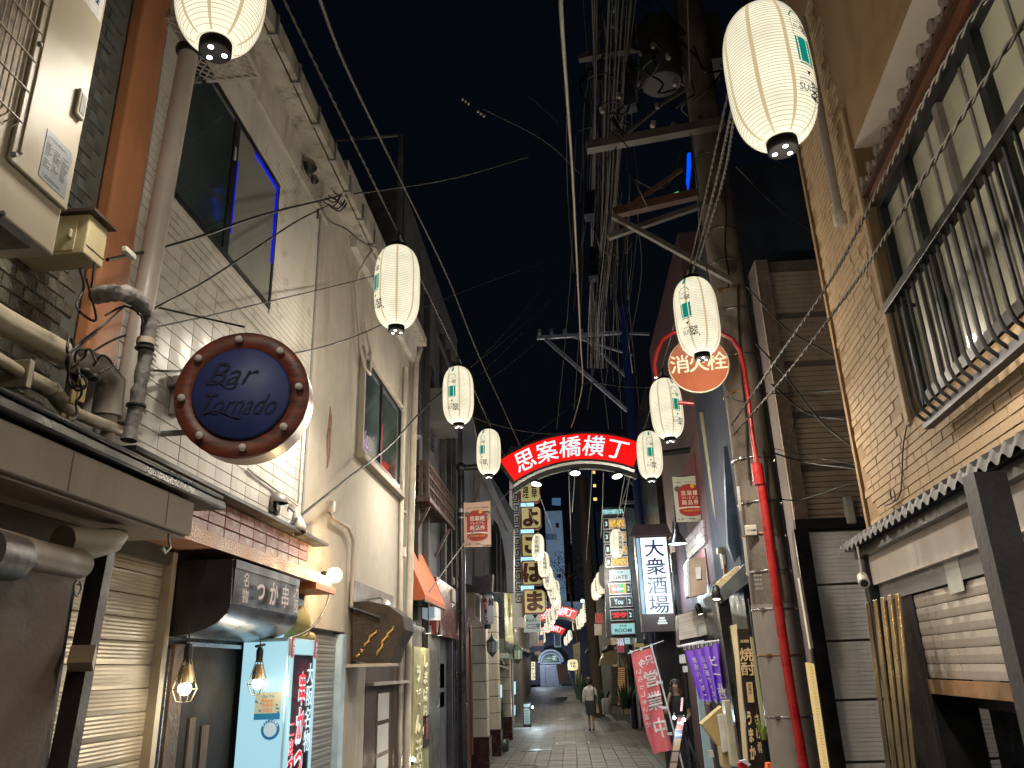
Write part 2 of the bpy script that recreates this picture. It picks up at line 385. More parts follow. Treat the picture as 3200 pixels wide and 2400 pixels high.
# ================================================================== air conditioner
ac = thing('air_conditioner', (-1.65, 1.5, 3.07), 'large cream air conditioner outdoor unit with fan grille and sticker on dark bricks', 'air conditioner')
fa = Frame((-1.5, 0, 0), (0, 1, 0), (1, 0, 0))
ay1, az0 = 2.005, 3.075
b = MB(); b.box(-1.84, -1.502, 1.0, ay1 - .002, az0, 4.6); b.build('casing', M_acm, ac, bevel=.008)
# service panel proud of the casing
c0 = fa.at(28, 470, .012); c1 = fa.at(205, 655, .012); c2 = fa.at(325, 0, .012)
b = MB(); pa0 = fa.at(30, 500, .012)[0]
b.fb(fa, pa0, ay1, fa.at(205, 655, .012)[1], 4.6, 0, .012); b.build('service_panel', M_acm, ac, bevel=.004)
b = MB(); g1 = fa.at(70, 480, .02)
b.fb(fa, fa.at(70, 490, .014)[0], fa.at(125, 160, .014)[0] + .005, fa.at(120, 530, .014)[1], 4.5, .012, .017)
b.build('raised_field', M_acm, ac, bevel=.004)
# handle
ha = fa.at(248, 330, .014); b = MB(); b.fb(fa, ha[0] - .022, ha[0] + .022, ha[1] - .05, ha[1] + .055, .012, .026); b.build('handle_frame', M_acm, ac, bevel=.008)
b = MB(); b.fb(fa, ha[0] - .012, ha[0] + .012, ha[1] - .035, ha[1] + .038, .026, .0275); b.build('handle_recess', M_black, ac)
# fan grille
b = MB(); gr0, gz0 = fa.at(35, 395, .03); gr1 = fa.at(118, 40, .03)[0]
for i in range(24):
    y = gr1 - i * .022; b.tube([fa.P(y, gz0, .02), fa.P(y, gz0 + .012, .045), fa.P(y, 4.55, .045)], .0028, 5)
for i in range(12): b.tube([fa.P(gr1 + .01, gz0 + .02 + i * .105, .05), fa.P(gr1 - .7, gz0 + .02 + i * .105, .05)], .0035, 5)
b.build('fan_grille', M_acm, ac)
b = MB(); b.fb(fa, gr1 - .7, gr1, gz0 + .01, 4.55, .0005, .003); b.build('fan_opening', mat('ac_coil', (.12, .09, .06), .5, metal=.5, var=.6, scale=30), ac)
for px, py in ((122, 138), (42, 483), (20, 665)):
    s0 = fa.at(px, py, .014); b = MB(); b.lathe([(.008, 0), (.008, .008), (.004, .012)], fa.P(*s0, .012 if px > 30 else 0), axis=(1, 0, 0), seg=8); b.build('screw', M_galv, ac)
# sticker and badge, with their print
l0 = fa.at(140, 395, .014); l1 = fa.at(200, 610, .014); lw0 = fa.at(118, 560, .014)[0]; lw1 = fa.at(222, 520, .014)[0]
lz1 = fa.at(150, 400, .014)[1]; lz0 = fa.at(195, 615, .014)[1]
b = MB(); b.fb(fa, lw0, lw1, lz0, lz1, .0122, .0131); b.build('sticker', mat('sticker_silver', (.38, .42, .45), .3, metal=.2, bump=0), ac)
b = MB(); lw = lw1 - lw0
put(b, fa, 'MITSUBISHI', lw0 + lw * .42, lz1 - .02, .009, c=.0135, w=lw * .6)
for k in range(13):
    q = lz1 - .045 - k * (lz1 - lz0 - .08) / 13; 
    for s_ in range(3):
        if rnd.random() < .85: b.fb(fa, lw0 + lw * (.06 + s_ * .31), lw0 + lw * (.06 + s_ * .31 + rnd.uniform(.12, .28)), q, q + .0022, .0131, .0135)
put(b, fa, '三菱電機株式会社', lw0 + lw * .45, lz0 + .014, .013, c=.0135, w=lw * .7)
b.build('sticker_print', M_ink, ac)
bp = fa.at(298, 10, .014); b = MB(); b.fb(fa, ay1 - .135, ay1 - .012, fa.at(322, 82, .014)[1], 4.4, .0122, .0131); b.build('badge', mat('badge_white', (.7, .7, .7), .3, bump=0), ac)
bz = fa.at(322, 82, .014)[1]
b = MB(); put(b, fa, 'Mr.SLIM', ay1 - .045, bz + .1, .022, c=.0135, off=.01, rot=math.radians(90)); put(b, fa, 'スリム', ay1 - .09, bz + .165, .03, c=.0135, off=.03, rot=math.radians(90)); b.build('badge_lettering', mat('badge_blue', (.02, .05, .3), .4, bump=0), ac)
b = MB(); put(b, fa, 'ER', ay1 - .095, bz + .055, .032, c=.0135, off=.03, rot=math.radians(90)); b.build('badge_letters_red', mat('badge_red', (.5, .02, .02), .4, bump=0), ac)
# bracket under it
bk = thing('ac_bracket', (-1.7, 1.7, 3.0), 'black steel angle bracket carrying the large air conditioner', 'bracket')
b = MB(); b.box(-1.94, -1.47, 1.25, 1.42, az0 - .05, az0 - .004); b.build('foot_plate', M_black, bk, bevel=.006)
b = MB(); b.box(-1.94, -1.50, 1.46, 1.9, az0 - .03, az0 - .004); b.build('tray', M_black, bk)
b = MB(); b.bar((-1.94, 1.35, az0 - .35), (-1.5, 1.35, az0 - .06), .04, .05); b.build('strut', M_black, bk)
# cable box
cb = thing('meter_box', (-1.8, 2.2, 3.0), 'beige steel cable box with dark lid and latch under the air conditioner', 'box')
yb0, zb0 = Frame((-1.68, 0, 0), (0, 1, 0), (1, 0, 0)).at(262, 790); yb1, zb1 = Frame((-1.68, 0, 0), (0, 1, 0), (1, 0, 0)).at(345, 692)
yb2, zb2 = Frame((-1.68, 0, 0), (0, 1, 0), (1, 0, 0)).at(320, 838)
b = MB(); b.box(-1.94, -1.68, yb0, yb2, zb0, zb0 + .165); b.build('case', mat('ivory_box', (.42, .37, .22), .45, var=.06, dirt=(.2, .15, .08)), cb, bevel=.006)
b = MB(); b.box(-1.945, -1.655, yb0 - .02, yb2 + .015, zb0 + .167, zb0 + .178); b.build('lid', mat('lid_brown', (.06, .04, .03), .5), cb)
b = MB(); b.box(-1.93, -1.72, yb0 - .006, yb0 - .001, zb0 + .012, zb0 + .14); b.build('door', mat('ivory_box', (.42, .37, .22)), cb, bevel=.002)
b = MB(); b.box(-1.745, -1.73, yb0 - .02, yb0 - .006, zb0 + .06, zb0 + .095); b.build('latch', M_pvc, cb, bevel=.004)
b = MB(); b.box(-1.679, -1.677, yb0 + .005, yb2 - .005, zb0 + .035, zb0 + .037); b.build('seam', M_blackm, cb)
# ================================================================== white tiled building
wb = thing('tiled_building', (-2.4, 4.2, 0), 'white tiled two storey building with black framed upper window and round bar sign', 'building')
WY0, WY1 = FL.at(532, 0)[0] if False else 2.84, 5.60
wt_y0, wt_z1 = FL.at(655, 250, .0); _, top_z = FL.at(1030, 640)
b = MB(); b.box(-3.4, -1.907, 3.04, 5.60, 2.57, 6.05); b.build('wall', M_grout, wb)
wy0, wy1 = FL.at(543, 600)[0], FL.at(868, 590)[0]; wz0 = FL.at(840, 950)[1]; wz1 = FL.at(868, 589)[1]
def tile_me(w, h):
    q = MB(); e = .002; d = .004; w /= 2; h /= 2
    q.add([(0, -w, -h), (0, w, -h), (0, w, h), (0, -w, h), (d, -w + e, -h + e), (d, w - e, -h + e), (d, w - e, h - e), (d, -w + e, h - e)], [(4, 5, 6, 7), (0, 1, 5, 4), (1, 2, 6, 5), (2, 3, 7, 6), (3, 0, 4, 7)])
    return q.mesh('tile', M_white)
TM = tile_me(.2115, .0745); n = 0; far = MB()
z = 2.62
while z < 3.95:
    y = 3.15
    while y < 5.55:
        if not (y > 3.9 and z < 2.79) and n < 300: inst('tile', TM, wb, (-1.9065 + rnd.uniform(-.0008, .0008), y, z)); n += 1
        y += .213
    z += .076
z -= .014
def tile_strip(y0, y1, z):
    y = y0
    while y < y1 - .01:
        e = min(y + .62, y1); far.add([(-1.900, y + .001, z), (-1.900, e - .001, z), (-1.900, e - .001, z + .041), (-1.900, y + .001, z + .041), (-1.907, y, z - .001), (-1.907, e, z - .001)], [(0, 1, 2, 3), (4, 5, 1, 0)]); y = e
while z < 5.48:
    if z + .041 > wz0 - .03 and z < wz1 + .03:
        tile_strip(3.045, wy0 - .03, z); tile_strip(wy1 + .03, 5.56, z)
    else: tile_strip(3.045, 5.56, z)
    z += .0455
far.build('tile_courses', M_white, wb, kind='stuff')
b = MB(); b.box(-1.912, -1.895, 5.56, 5.60, 2.57, 5.6); b.build('corner_trim', mat('corner_grey', (.2, .19, .18), .6), wb)
# plastered band + cornice gutter above
b = MB(); b.box(-1.95, -1.885, 2.84, 5.75, 5.50, 5.80); b.build('plaster_band', mat('aged_plaster', (.42, .38, .33), .85, bump=.3, dirt=(.12, .09, .06), dscale=3, damt=.7), wb)
b = MB(); b.box(-1.95, -1.74, 2.84, 6.9, 5.80, 5.86); b.box(-1.75, -1.70, 2.84, 6.9, 5.80, 5.95)
b.build('eaves_trough', mat('aged_gutter', (.34, .31, .26), .7, bump=.4, bscale=25, dirt=(.07, .05, .035), dscale=5, damt=.85), wb)
for i in range(9): b = MB(); b.box(-1.752, -1.688, 3.0 + i * .45, 3.025 + i * .45, 5.785, 5.955); b.build('gutter_strap', M_galv, wb)
# window
wn = MB(); wn.box(-1.925, -1.895, wy0 - .03, wy1 + .03, wz0 - .03, wz0); wn.box(-1.925, -1.895, wy0 - .03, wy1 + .03, wz1, wz1 + .045); wn.box(-1.925, -1.895, wy0 - .03, wy0, wz0, wz1); wn.box(-1.925, -1.895, wy1, wy1 + .03, wz0, wz1)
wo = wn.build('window', M_blackm, wb)
ym = FL.at(735, 520)[0]
b = MB(); b.box(-1.91, -1.898, ym - .05, ym + .02, wz0, wz1); b.build('mullion', M_blackm, wo)
b = MB(); b.box(-1.915, -1.904, wy0, ym - .05, wz0, wz1); b.build('pane', M_glassd, wo)
b = MB(); b.box(-1.915, -1.902, ym + .02, wy1, wz0, wz1); b.build('pane', mat('grey_reflection_glass', (.20, .20, .18), .35, var=.1, scale=2), wo, label='greyer right hand pane, a reflection painted into its colour')  # grey reflection put into the colour of this pane
b = MB(); b.box(-1.901, -1.897, ym + .021, ym + .034, wz0 + .15, wz1 - .25); b.build('led_strip', emit('blue_led', (.0, .01, 1.0), .6), wo)
b = MB(); b.box(-1.901, -1.894, FL.at(800, 480)[0], wy1 - .001, wz1 - .022, wz1 - .001); b.box(-1.901, -1.894, wy1 - .016, wy1 - .002, wz0 + .3, wz1 - .02)
b.build('led_strip', emit('blue_led', (.0, .01, 1.0), .6), wo)
b = MB(); b.box(-1.90, -1.893, ym - .035, ym - .015, wz1 - .27, wz1 - .18); b.build('catch', mat('catch_grey', (.4, .4, .4), .5), wo)
def hood(name, fr, a, bz, r, lab, grp=None):
    t = thing(name, fr.P(a, bz, 0), lab, 'vent', grp); q = MB()
    def fn(u, v):
        th = math.pi * u; ph = v * math.pi / 2
        return fr.P(a + r * math.cos(th) * math.cos(ph * .96) , bz + r * .2 + r * math.sin(th) * math.cos(ph * .96) * 1.0, r * 1.25 * math.sin(ph))
    q.grid(fn, 14, 8)
    q.tube([fr.P(a + r * math.cos(k * math.pi / 10), bz + r * .2 - r * .9 * math.sin(k * math.pi / 10), r * .35 * (1 - abs(5 - k) / 9)) for k in range(0, 11)], .008, 6)
    q.fb(fr, a - r, a + r, bz - r * .7, bz + r * .2, 0, .02)
    q.build('cowl', mat('aged_vent_metal', (.26, .24, .22), .45, metal=.4, dirt=(.1, .08, .06)), t)
    q = MB(); q.poly([fr.P(a + r * .92 * math.cos(k * math.pi / 6), bz + r * .18 + r * .85 * math.sin(k * math.pi / 6), .0 + r * .55 * abs(math.sin(k * math.pi / 12 + 0))) for k in range(12)], fr.n * .004)
    q.build('mesh_screen', M_black, t); return t
hood('vent_cowl', FL, *FL.at(948, 530), .085, 'larger grey vent cowl high on the white tiles under the eave')
hood('vent_cowl', FL, *FL.at(970, 568), .055, 'smaller grey vent cowl hanging just below the larger one under the eave')
hood('vent_cowl', FL, *FL.at(855, 1580, .0), .075, 'grey vent cowl on the white tiles above the red tiled frieze')
# ================================================================== round bar sign
sy = 3.42; sc = ipx(757, 1232, sy); SR = .308
bs = thing('round_sign', sc, 'round wooden bar sign with blue face and eight white bulbs, projecting from the tiled wall', 'sign')
fs_ = Frame(sc, (1, 0, 0), (0, -1, 0)); n_ = Vector((.16, -1, -.04)).normalized(); fs_ = Frame(sc, Vector((0, 0, 1)).cross(-n_) * -1 if False else (n_.cross(Vector((0, 0, 1)))) * -1, n_, Vector((0, 0, 1)) - n_ * n_.z)
if fs_.u.x < 0: fs_ = Frame(sc, -fs_.u, n_, fs_.v)
b = MB(); b.lathe([(SR - .01, -.17), (SR, -.165), (SR, -.003)], sc, n_, 64); b.build('drum_side', mat('sign_drum_metal', (.35, .31, .30), .35, metal=.6, dirt=(.12, .07, .05)), bs)
b = MB(); b.lathe([(SR + .004, -.012), (SR + .004, .004), (SR - .004, .012), (SR * .74, .012), (SR * .73, .002)], sc, n_, 64, cap=False); b.build('wooden_ring', wood('mahogany', (.17, .035, .016), (.05, .012, .007), .5, 'x', 2.5), bs)
b = MB(); b.lathe([(SR * .735, .004), (SR * .735, .02), (SR * .70, .032), (.001, .036)], sc, n_, 64, cap=False); b.build('blue_face', mat('blue_acrylic', (.014, .026, .12), .55, var=.05, bump=0), bs)
b = MB(); put(b, fs_, 'Bar', -.03, .09, .11, c=.0385, slant=.45, off=-.005); put(b, fs_, 'Tornado', .0, -.06, .1, c=.0385, slant=.45, off=-.005, w=.35)
b.tube([fs_.P(-.16 + .14 * t, .035 + .02 * math.sin(t * 6), .037) for t in [k / 10 for k in range(11)]], .004, 5)
b.tube([fs_.P(-.16 + .17 * t, -.11 + .018 * math.sin(t * 5), .037) for t in [k / 10 for k in range(11)]], .004, 5)
b.build('lettering', mat('faded_navy_script', (.008, .009, .03), .9, bump=0), bs)
for k in range(8):
    t_ = math.radians(90 - 45 * k + 6); c = sc + (fs_.u * math.cos(t_) + fs_.v * math.sin(t_)) * SR * .87 + n_ * .035
    q = MB(); q.ball(c, .0185, 12, 8); q.build('bulb', mat('unlit_opal_bulb', (.5, .46, .43), .15, var=0, bump=0), bs)
b = MB(); b.tube([sc + Vector((-.2, .08, .1)), Vector((-1.91, sy + .08, sc.z + .1))], .015, 8); b.tube([sc + Vector((-.2, .08, -.15)), Vector((-1.91, sy + .08, sc.z - .15))], .015, 8); b.build('bracket', M_galv, bs)
b = MB(); b.tube([ipx(490, 960, 3.2), ipx(765, 1022, sy)], .005, 6); b.build('stay_rod', M_cable, label='thin black stay rod running down to the round bar sign', cat='rod')
# conduit beside the sign
b = MB(); q0 = FL.at(775, 1465, .012); q1 = FL.at(930, 1580, .012); q2 = FL.at(945, 1360, .012)
b.tube([FL.P(*q0, .012), FL.P(*q1, .012), FL.P(q1[0] + .01, q1[1] + .03, .012), FL.P(q1[0] + .01, q2[1] + .1, .012)], .007, 6); b.build('wall_conduit', M_pvcg, label='thin cream conduit with a square bend below the round sign', cat='conduit')
b = MB(); q0 = FL.at(540, 1250, .0); b.fb(FL, q0[0] - .03, q0[0] + .05, q0[1] - .08, q0[1] + .12, 0, .05); b.build('junction_box', M_pvcg, label='slim grey junction box half hidden behind the round sign', cat='box', bevel=.004)
# ================================================================== pipes over the canopy
def P3(px, py, x): f = Frame((x, 0, 0), (0, 1, 0), (1, 0, 0)); a, b_ = f.at(px, py); return Vector((x, a, b_))
dk = thing('ac_duct_cover', P3(345, 1180, -1.72), 'wide cream duct cover running along glazed bricks and turning down beside the terracotta column', 'duct')
x_ = -1.76
pts = [P3(-160, 900, x_), P3(0, 1000, x_), P3(215, 1115, x_), P3(310, 1150, x_), P3(342, 1190, x_), P3(333, 1300, x_)]
b = MB(); b.tube(pts[:3], .045, 16); b.build('straight_cover', M_pvc, dk)
b = MB(); b.tube([pts[2], pts[3], pts[4] + Vector((0, .01, 0)), pts[5]], [.05, .052, .056, .056], 18); b.build('elbow', M_pvcg, dk)
b = MB(); b.tube([pts[5] + Vector((0, 0, .03)), pts[5] - Vector((0, 0, .2))], .04, 14); b.build('lower_pipe', M_pvcg, dk)
pp = thing('pvc_pipe', P3(165, 1215, -1.72), 'thinner cream drain pipe with a segmented bend above the canopy flashing', 'pipe')
x_ = -1.70
q = [P3(-150, 1045, x_), P3(0, 1128, x_), P3(80, 1178, x_), P3(165, 1222, x_), P3(190, 1255, x_), P3(215, 1283, x_), P3(300, 1318, x_), P3(385, 1350, x_ - .05)]
b = MB(); b.tube(q[:3], .022, 12); b.tube(q[2:4], .028, 12); b.tube(q[5:], .022, 12); b.build('pipe', M_pvc, pp)
b = MB(); b.tube(q[3:6], .029, 12); b.tube([q[3] - (q[3] - q[2]) * .1, q[3]], .031, 12); b.tube([q[5], q[5] + (q[6] - q[5]) * .12], .031, 12); b.build('bend', M_pvc, pp)
for k in (1.65, ):
    b = MB(); c = q[1].lerp(q[2], .8); b.box(c.x - .06, c.x + .035, c.y - .012, c.y + .012, c.z - .05, c.z + .045); b.build('saddle', M_pvc, pp, bevel=.004)
wp = thing('wrapped_pipe', P3(440, 1100, -1.62), 'pipe wrapped in frayed grey tape rising from the canopy to the terracotta column', 'pipe')
x_ = -1.60
q = [P3(300, 925, x_ - .1), P3(345, 915, x_ - .02), P3(405, 918, x_), P3(440, 950, x_), P3(465, 985, x_), P3(462, 1060, x_), P3(448, 1150, x_), P3(428, 1260, x_), P3(398, 1400, x_)]
b = MB(); dense = []
for i in range(len(q) - 1):
    for k in range(6): dense.append(q[i].lerp(q[i + 1], k / 6) + Vector((rnd.uniform(-.002, .002), rnd.uniform(-.002, .002), 0)))
b.tube(dense, [.027 + .006 * math.sin(i * 1.9) * rnd.random() + (.004 if i < 22 else 0) for i in range(len(dense))], 10); b.build('lagging', M_wrap, wp)
b = MB()
for k in range(26):
    i = 22 + rnd.randrange(26); c = dense[min(i, len(dense) - 1)]; b.add([c + Vector((.02, .015, 0)), c + Vector((.025, .04 + rnd.random() * .012, rnd.uniform(-.01, .012))), c + Vector((.02, .02, .012))], [(0, 1, 2)])
b.build('tape_shreds', M_wrap, wp, kind='stuff')
for py in (1090, 1268):
    c = P3(452 if py < 1200 else 425, py, x_); b = MB(); b.tube([c + Vector((0, 0, -.004)), c + Vector((0, 0, .004))], .036, 12); b.build('cable_tie', M_cable, wp)
c = P3(455, 1068, x_); b = MB(); b.tube([c + Vector((0, 0, -.012)), c + Vector((0, 0, .012))], .034, 12); b.build('tape_band', mat('cream_tape', (.45, .38, .28), .5), wp)
# bent cream plates and tangle of loose cables
cp = thing('cable_clamps', P3(235, 1240, -1.66), 'pair of loose yellowish cable clamps hanging among tangled wires on the bricks', 'clamp')
for (px, py, w, h) in ((250, 1215, .035, .10), (222, 1242, .02, .05), (190, 1305, .02, .03), (218, 1310, .03, .015)):
    c = P3(px, py, -1.66); b = MB(); f = Frame(c, (.25, 1, 0), (1, -.25, 0)); b.fb(f, -w / 2, w / 2, -h / 2, h / 2, 0, .012); b.build('plate', mat('yellowed_plastic', (.42, .32, .14), .5), cp, bevel=.003)
def cable(pts, r, lab=None, m=None, grp=None, sag=0, tw=0, seg=6, n=10, parent=None, name='cable', cat='cable'):
    ps = [Vector(p) for p in pts]; out = []
    if len(ps) == 2:
        for i in range(n + 1):
            t = i / n; out.append(ps[0].lerp(ps[1], t) - Vector((0, 0, sag * 4 * t * (1 - t))))
    else:                       # Catmull-Rom through the points
        P_ = [ps[0] * 2 - ps[1]] + ps + [ps[-1] * 2 - ps[-2]]
        for i in range(1, len(P_) - 2):
            for k in range(n):
                t = k / n; a, b_, c, d = P_[i - 1], P_[i], P_[i + 1], P_[i + 2]
                out.append(.5 * ((2 * b_) + (c - a) * t + (2 * a - 5 * b_ + 4 * c - d) * t * t + (3 * b_ - a - 3 * c + d) * t ** 3))
        out.append(ps[-1])
    mb = MB()
    if tw:
        L = [0]
        for i in range(1, len(out)): L.append(L[-1] + (out[i] - out[i - 1]).length)
        den = []; tot = L[-1]; N = max(12, int(tot / (tw * 4))); k = 0
        for i in range(N + 1):
            s = tot * i / N
            while k < len(L) - 2 and L[k + 1] < s: k += 1
            den.append(out[k].lerp(out[k + 1], (s - L[k]) / max(1e-6, L[k + 1] - L[k])))
        for ph in (0, math.pi):
            mb.tube([p + Vector((math.cos(i * .9 + ph), 0, math.sin(i * .9 + ph))) * r * .95 for i, p in enumerate(den)], r, 5, cap=False)
    else: mb.tube(out, r, seg, cap=False)
    return mb.build(name, m or M_cable, parent, label=lab, cat=None if parent else cat, group=grp)
tg = thing('cable_tangle', P3(230, 1150, -1.6), 'tangle of loose black cables round the end of the duct cover', 'cables')
x_ = -1.6
T = lambda *l: [P3(u, v, x_ + rnd.uniform(-.04, .04)) for u, v in l]
for l in (T((250, 840), (262, 900), (240, 960), (300, 1000), (270, 870)), T((300, 1040), (215, 1110), (212, 1160), (225, 1210), (262, 1205)), T((390, 955), (330, 1010), (240, 1080), (215, 1120), (220, 1190), (265, 1215)),
          T((215, 1050), (210, 1100), (230, 1090), (222, 1060)), T((440, 1060), (445, 1000), (425, 972), (385, 958), (330, 985)), T((245, 1150), (250, 1195), (255, 1230), (238, 1260), (240, 1300), (200, 1325)),
          T((300, 1130), (285, 1095), (265, 1092), (240, 1098), (236, 1130), (262, 1118), (270, 1095)), T((310, 1165), (350, 1140), (320, 1110), (290, 1145)), T((296, 820), (290, 870), (285, 900)), T((225, 1190), (240, 1220), (270, 1205), (262, 1180), (245, 1165))):
    cable(l, .0045, parent=tg, n=6)
b = MB(); c = P3(265, 1165, x_); b.ball(c, .03, 8, 5, .6); b.ball(c + Vector((0, .05, .0)), .025, 8, 5, .6); b.build('tape_joint', M_cable, tg)
c = P3(250, 1102, -1.68); b = MB(); b.lathe([(.016, -.0), (.016, .02), (.008, .03)], c, (1, 0, 0), 12); b.build('cap', M_galv, tg)
# white connector and cables to it
c = P3(395, 792, -1.55); b = MB(); f = Frame(c, (0, 1, 0), (1, 0, 0)); b.fb(f, -.035, .035, -.011, .011, 0, .02); b.build('connector', mat('white_plastic', (.5, .48, .42), .4), label='small white cable connector in front of the terracotta column', cat='connector', bevel=.004)
# ================================================================== canopy with flashing
cn = thing('canopy', (-1.7, 2.6, 2.4), 'beige rendered canopy with black flashing over the closed shop', 'canopy')
yE, zB = Frame((-1.5, 0, 0), (0, 1, 0), (1, 0, 0)).at(597, 1674); zT = Frame((-1.5, 0, 0), (0, 1, 0), (1, 0, 0)).at(614, 1566)[1]
b = MB(); b.box(-1.96, -1.50, -1, yE, zB, zT - .01); b.build('fascia', M_canopy, cn, bevel=.004)
for y in (1.62, 2.25, 2.86): b = MB(); b.box(-1.4995, -1.4985, y, y + .006, zB + .004, zT - .012); b.build('joint', mat('joint_sealant', (.17, .15, .13), .8), cn)  # dark sealant lines in the fascia joints
b = MB(); b.box(-1.99, -1.465, -1, yE + .22, zT, zT + .035); b.box(-1.62, -1.45, -1, yE + .16, zT + .035, zT + .05); b.build('flashing', M_black, cn, bevel=.006)
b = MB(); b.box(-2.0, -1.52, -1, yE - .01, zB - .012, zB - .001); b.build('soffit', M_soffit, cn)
c = Vector((-1.53, yE - .12, zB)); b = MB(); b.tube([c, c - Vector((0, 0, .03)), c + Vector((0, .02, -.06)), c + Vector((0, -.01, -.085)), c + Vector((0, -.04, -.07))], .005, 6); b.build('hook', M_galv, cn)
# closed shop wall beneath, brown post and dark wall edge
cw = thing('closed_shop', (-2.0, 2.6, 0), 'closed shop front with beige roller shutter and brown wall under the canopy', 'shop')
b = MB(); b.box(-2.3, -1.74, -1, FL.at(200, 2000, .16)[0], 0, zB - .015); b.build('wall', mat('brown_emulsion', (.13, .09, .07), .6, var=.1, dirt=(.3, .2, .12), dscale=.8), cw)
ye = FL.at(200, 2000, .16)[0]
b = MB(); b.box(-1.98, -1.76, ye + .001, ye + .05, 0, zB - .015); b.build('edge_post', mat('dark_bronze', (.05, .045, .05), .35, metal=.4), cw)
b = MB(); b.bar(P3(330, 1690, -1.78), P3(190, 2420, -1.66), .07, .05); b.build('slanted_post', mat('dark_bronze2', (.035, .027, .024), .4), cw)
b = MB(); b.bar(P3(263, 2030, -1.685) , P3(250, 2085, -1.672), .078, .058); b.build('tape_patch', mat('kraft_tape', (.30, .22, .15), .6), cw)
def shutter(root, fr, a0, a1, z0, z1, pitch, m, ribs=4, c=0, nm='slat'):
    sm = None; n = int((z1 - z0) / pitch)
    q = MB(); h = pitch; w = a1 - a0; prof = [(0, .0)]
    pr = [(-.001, .0), (.0, .012)]
    for k in range(ribs):
        t = .12 + .8 * (k + .0) / ribs; t2 = .12 + .8 * (k + .5) / ribs
        pr += [(t * h, .014), (t2 * h, .0165)]
    pr += [(h * .94, .014), (h * .97, .004)]
    P = [];
    for zz, cc in pr: P += [fr.u * 0 + fr.v * zz + fr.n * cc, fr.u * w + fr.v * zz + fr.n * cc]
    q.add(P, [(2 * i, 2 * i + 1, 2 * i + 3, 2 * i + 2) for i in range(len(pr) - 1)])
    me = q.mesh(nm, m)
    for k in range(n): inst(nm, me, root, fr.P(a0, z1 - (k + 1) * pitch, c))
s1 = FL.at(533, 1735); 
b = MB(); b.box(-1.99, -1.93, 2.6, s1[0] - .05, .02, 2.5); b.build('shutter_box_back', M_shut, cw)
shutter(cw, FL, ye + .051, s1[0] - .03, .7, 2.42, .098, M_shut, 5, c=-.03)
b = MB(); b.box(-1.93, -1.87, s1[0] - .03, s1[0] + .015, 0, s1[1] + .01); b.build('shutter_guide', mat('cream_guide', (.5, .42, .3), .4, metal=.2), cw)
pr = thing('covered_pipe', P3(150, 1760, -1.6), 'stubby brown taped pipe end hanging under the canopy at the far edge', 'pipe')
b = MB(); b.tube([P3(-40, 1700, -1.45), P3(110, 1735, -1.55), P3(250, 1765, -1.6)], .045, 14); b.build('pipe', mat('brown_tape', (.13, .09, .06), .6, var=.3), pr)
b = MB(); b.tube([P3(-60, 1720, -1.38), P3(40, 1745, -1.40)], .058, 18); b.build('cap', mat('smoked_cap', (.05, .04, .035), .35), pr)
b = MB(); b.tube([P3(195, 1690, -1.62), P3(290, 1700, -1.6), P3(350, 1688, -1.6), P3(385, 1672, -1.6)], [.05, .05, .045, .02], 14); b.build('gutter_outlet', mat('beige_outlet', (.18, .15, .11), .55), pr)
b = MB(); c = P3(255, 1770, -1.6); b.tube([c, P3(250, 1810, -1.6)], .004, 5); cc = P3(243, 1838, -1.6)
b.tube([cc + Vector((0, math.cos(k * .7) * .02, math.sin(k * .7) * .025)) for k in range(10)], .004, 5); b.build('pull_ring', M_galv, pr)
# ================================================================== skewer shop front
ks = thing('skewer_shop', (-1.9, 4.6, 0), 'black skewer shop front with red tiled frieze, curved steel hood and lit window', 'shop')
fz0, fz1 = 2.575, 2.775; fy0, fy1 = 3.2, 5.72
b = MB(); b.box(-1.98, -1.893, fy0, fy1, fz0 - .2, fz1); b.build('frieze_wall', M_mortar, ks)
M_red = mat('salmon_glazed_tile', (.36, .13, .09), .22, var=.15, bump=.35, bscale=90)
q = MB(); q.add([(0, 0, 0), (0, .205, 0), (0, .205, .063), (0, 0, .063), (.013, .003, .003), (.013, .202, .003), (.013, .202, .06), (.013, .003, .06)], [(4, 5, 6, 7), (0, 1, 5, 4), (1, 2, 6, 5), (2, 3, 7, 6), (3, 0, 4, 7)]); RM = q.mesh('tile', M_red)
for r in range(3):
    y = fy0
    while y < fy1 - .2: inst('tile', RM, ks, (-1.893, y, fz0 + .004 + r * .066)); y += .209
b = MB(); b.box(-1.96, -1.78, yE, fy1 + .15, fz1, fz1 + .02); b.build('frieze_flashing', M_blackm, ks)
b = MB(); b.box(-1.98, -1.80, yE - .15, 5.78, 2.525, 2.565); b.build('cornice', mat('rusty_cornice', (.22, .13, .06), .5, var=.4, bump=.5, dirt=(.04, .03, .02), dscale=6, damt=.8), ks)
b = MB(); b.box(-1.98, -1.70, yE - .1, 5.72, 2.455, 2.523); b.build('soffit_lath', mat('expanded_lath', (.42, .2, .12), .4, var=.2, bump=1, bscale=90), ks)
b = MB(); b.box(-1.97, -1.68, 5.3, 5.76, 2.41, 2.453); b.build('orange_end', mat('orange_paint', (.5, .13, .03), .5), ks)
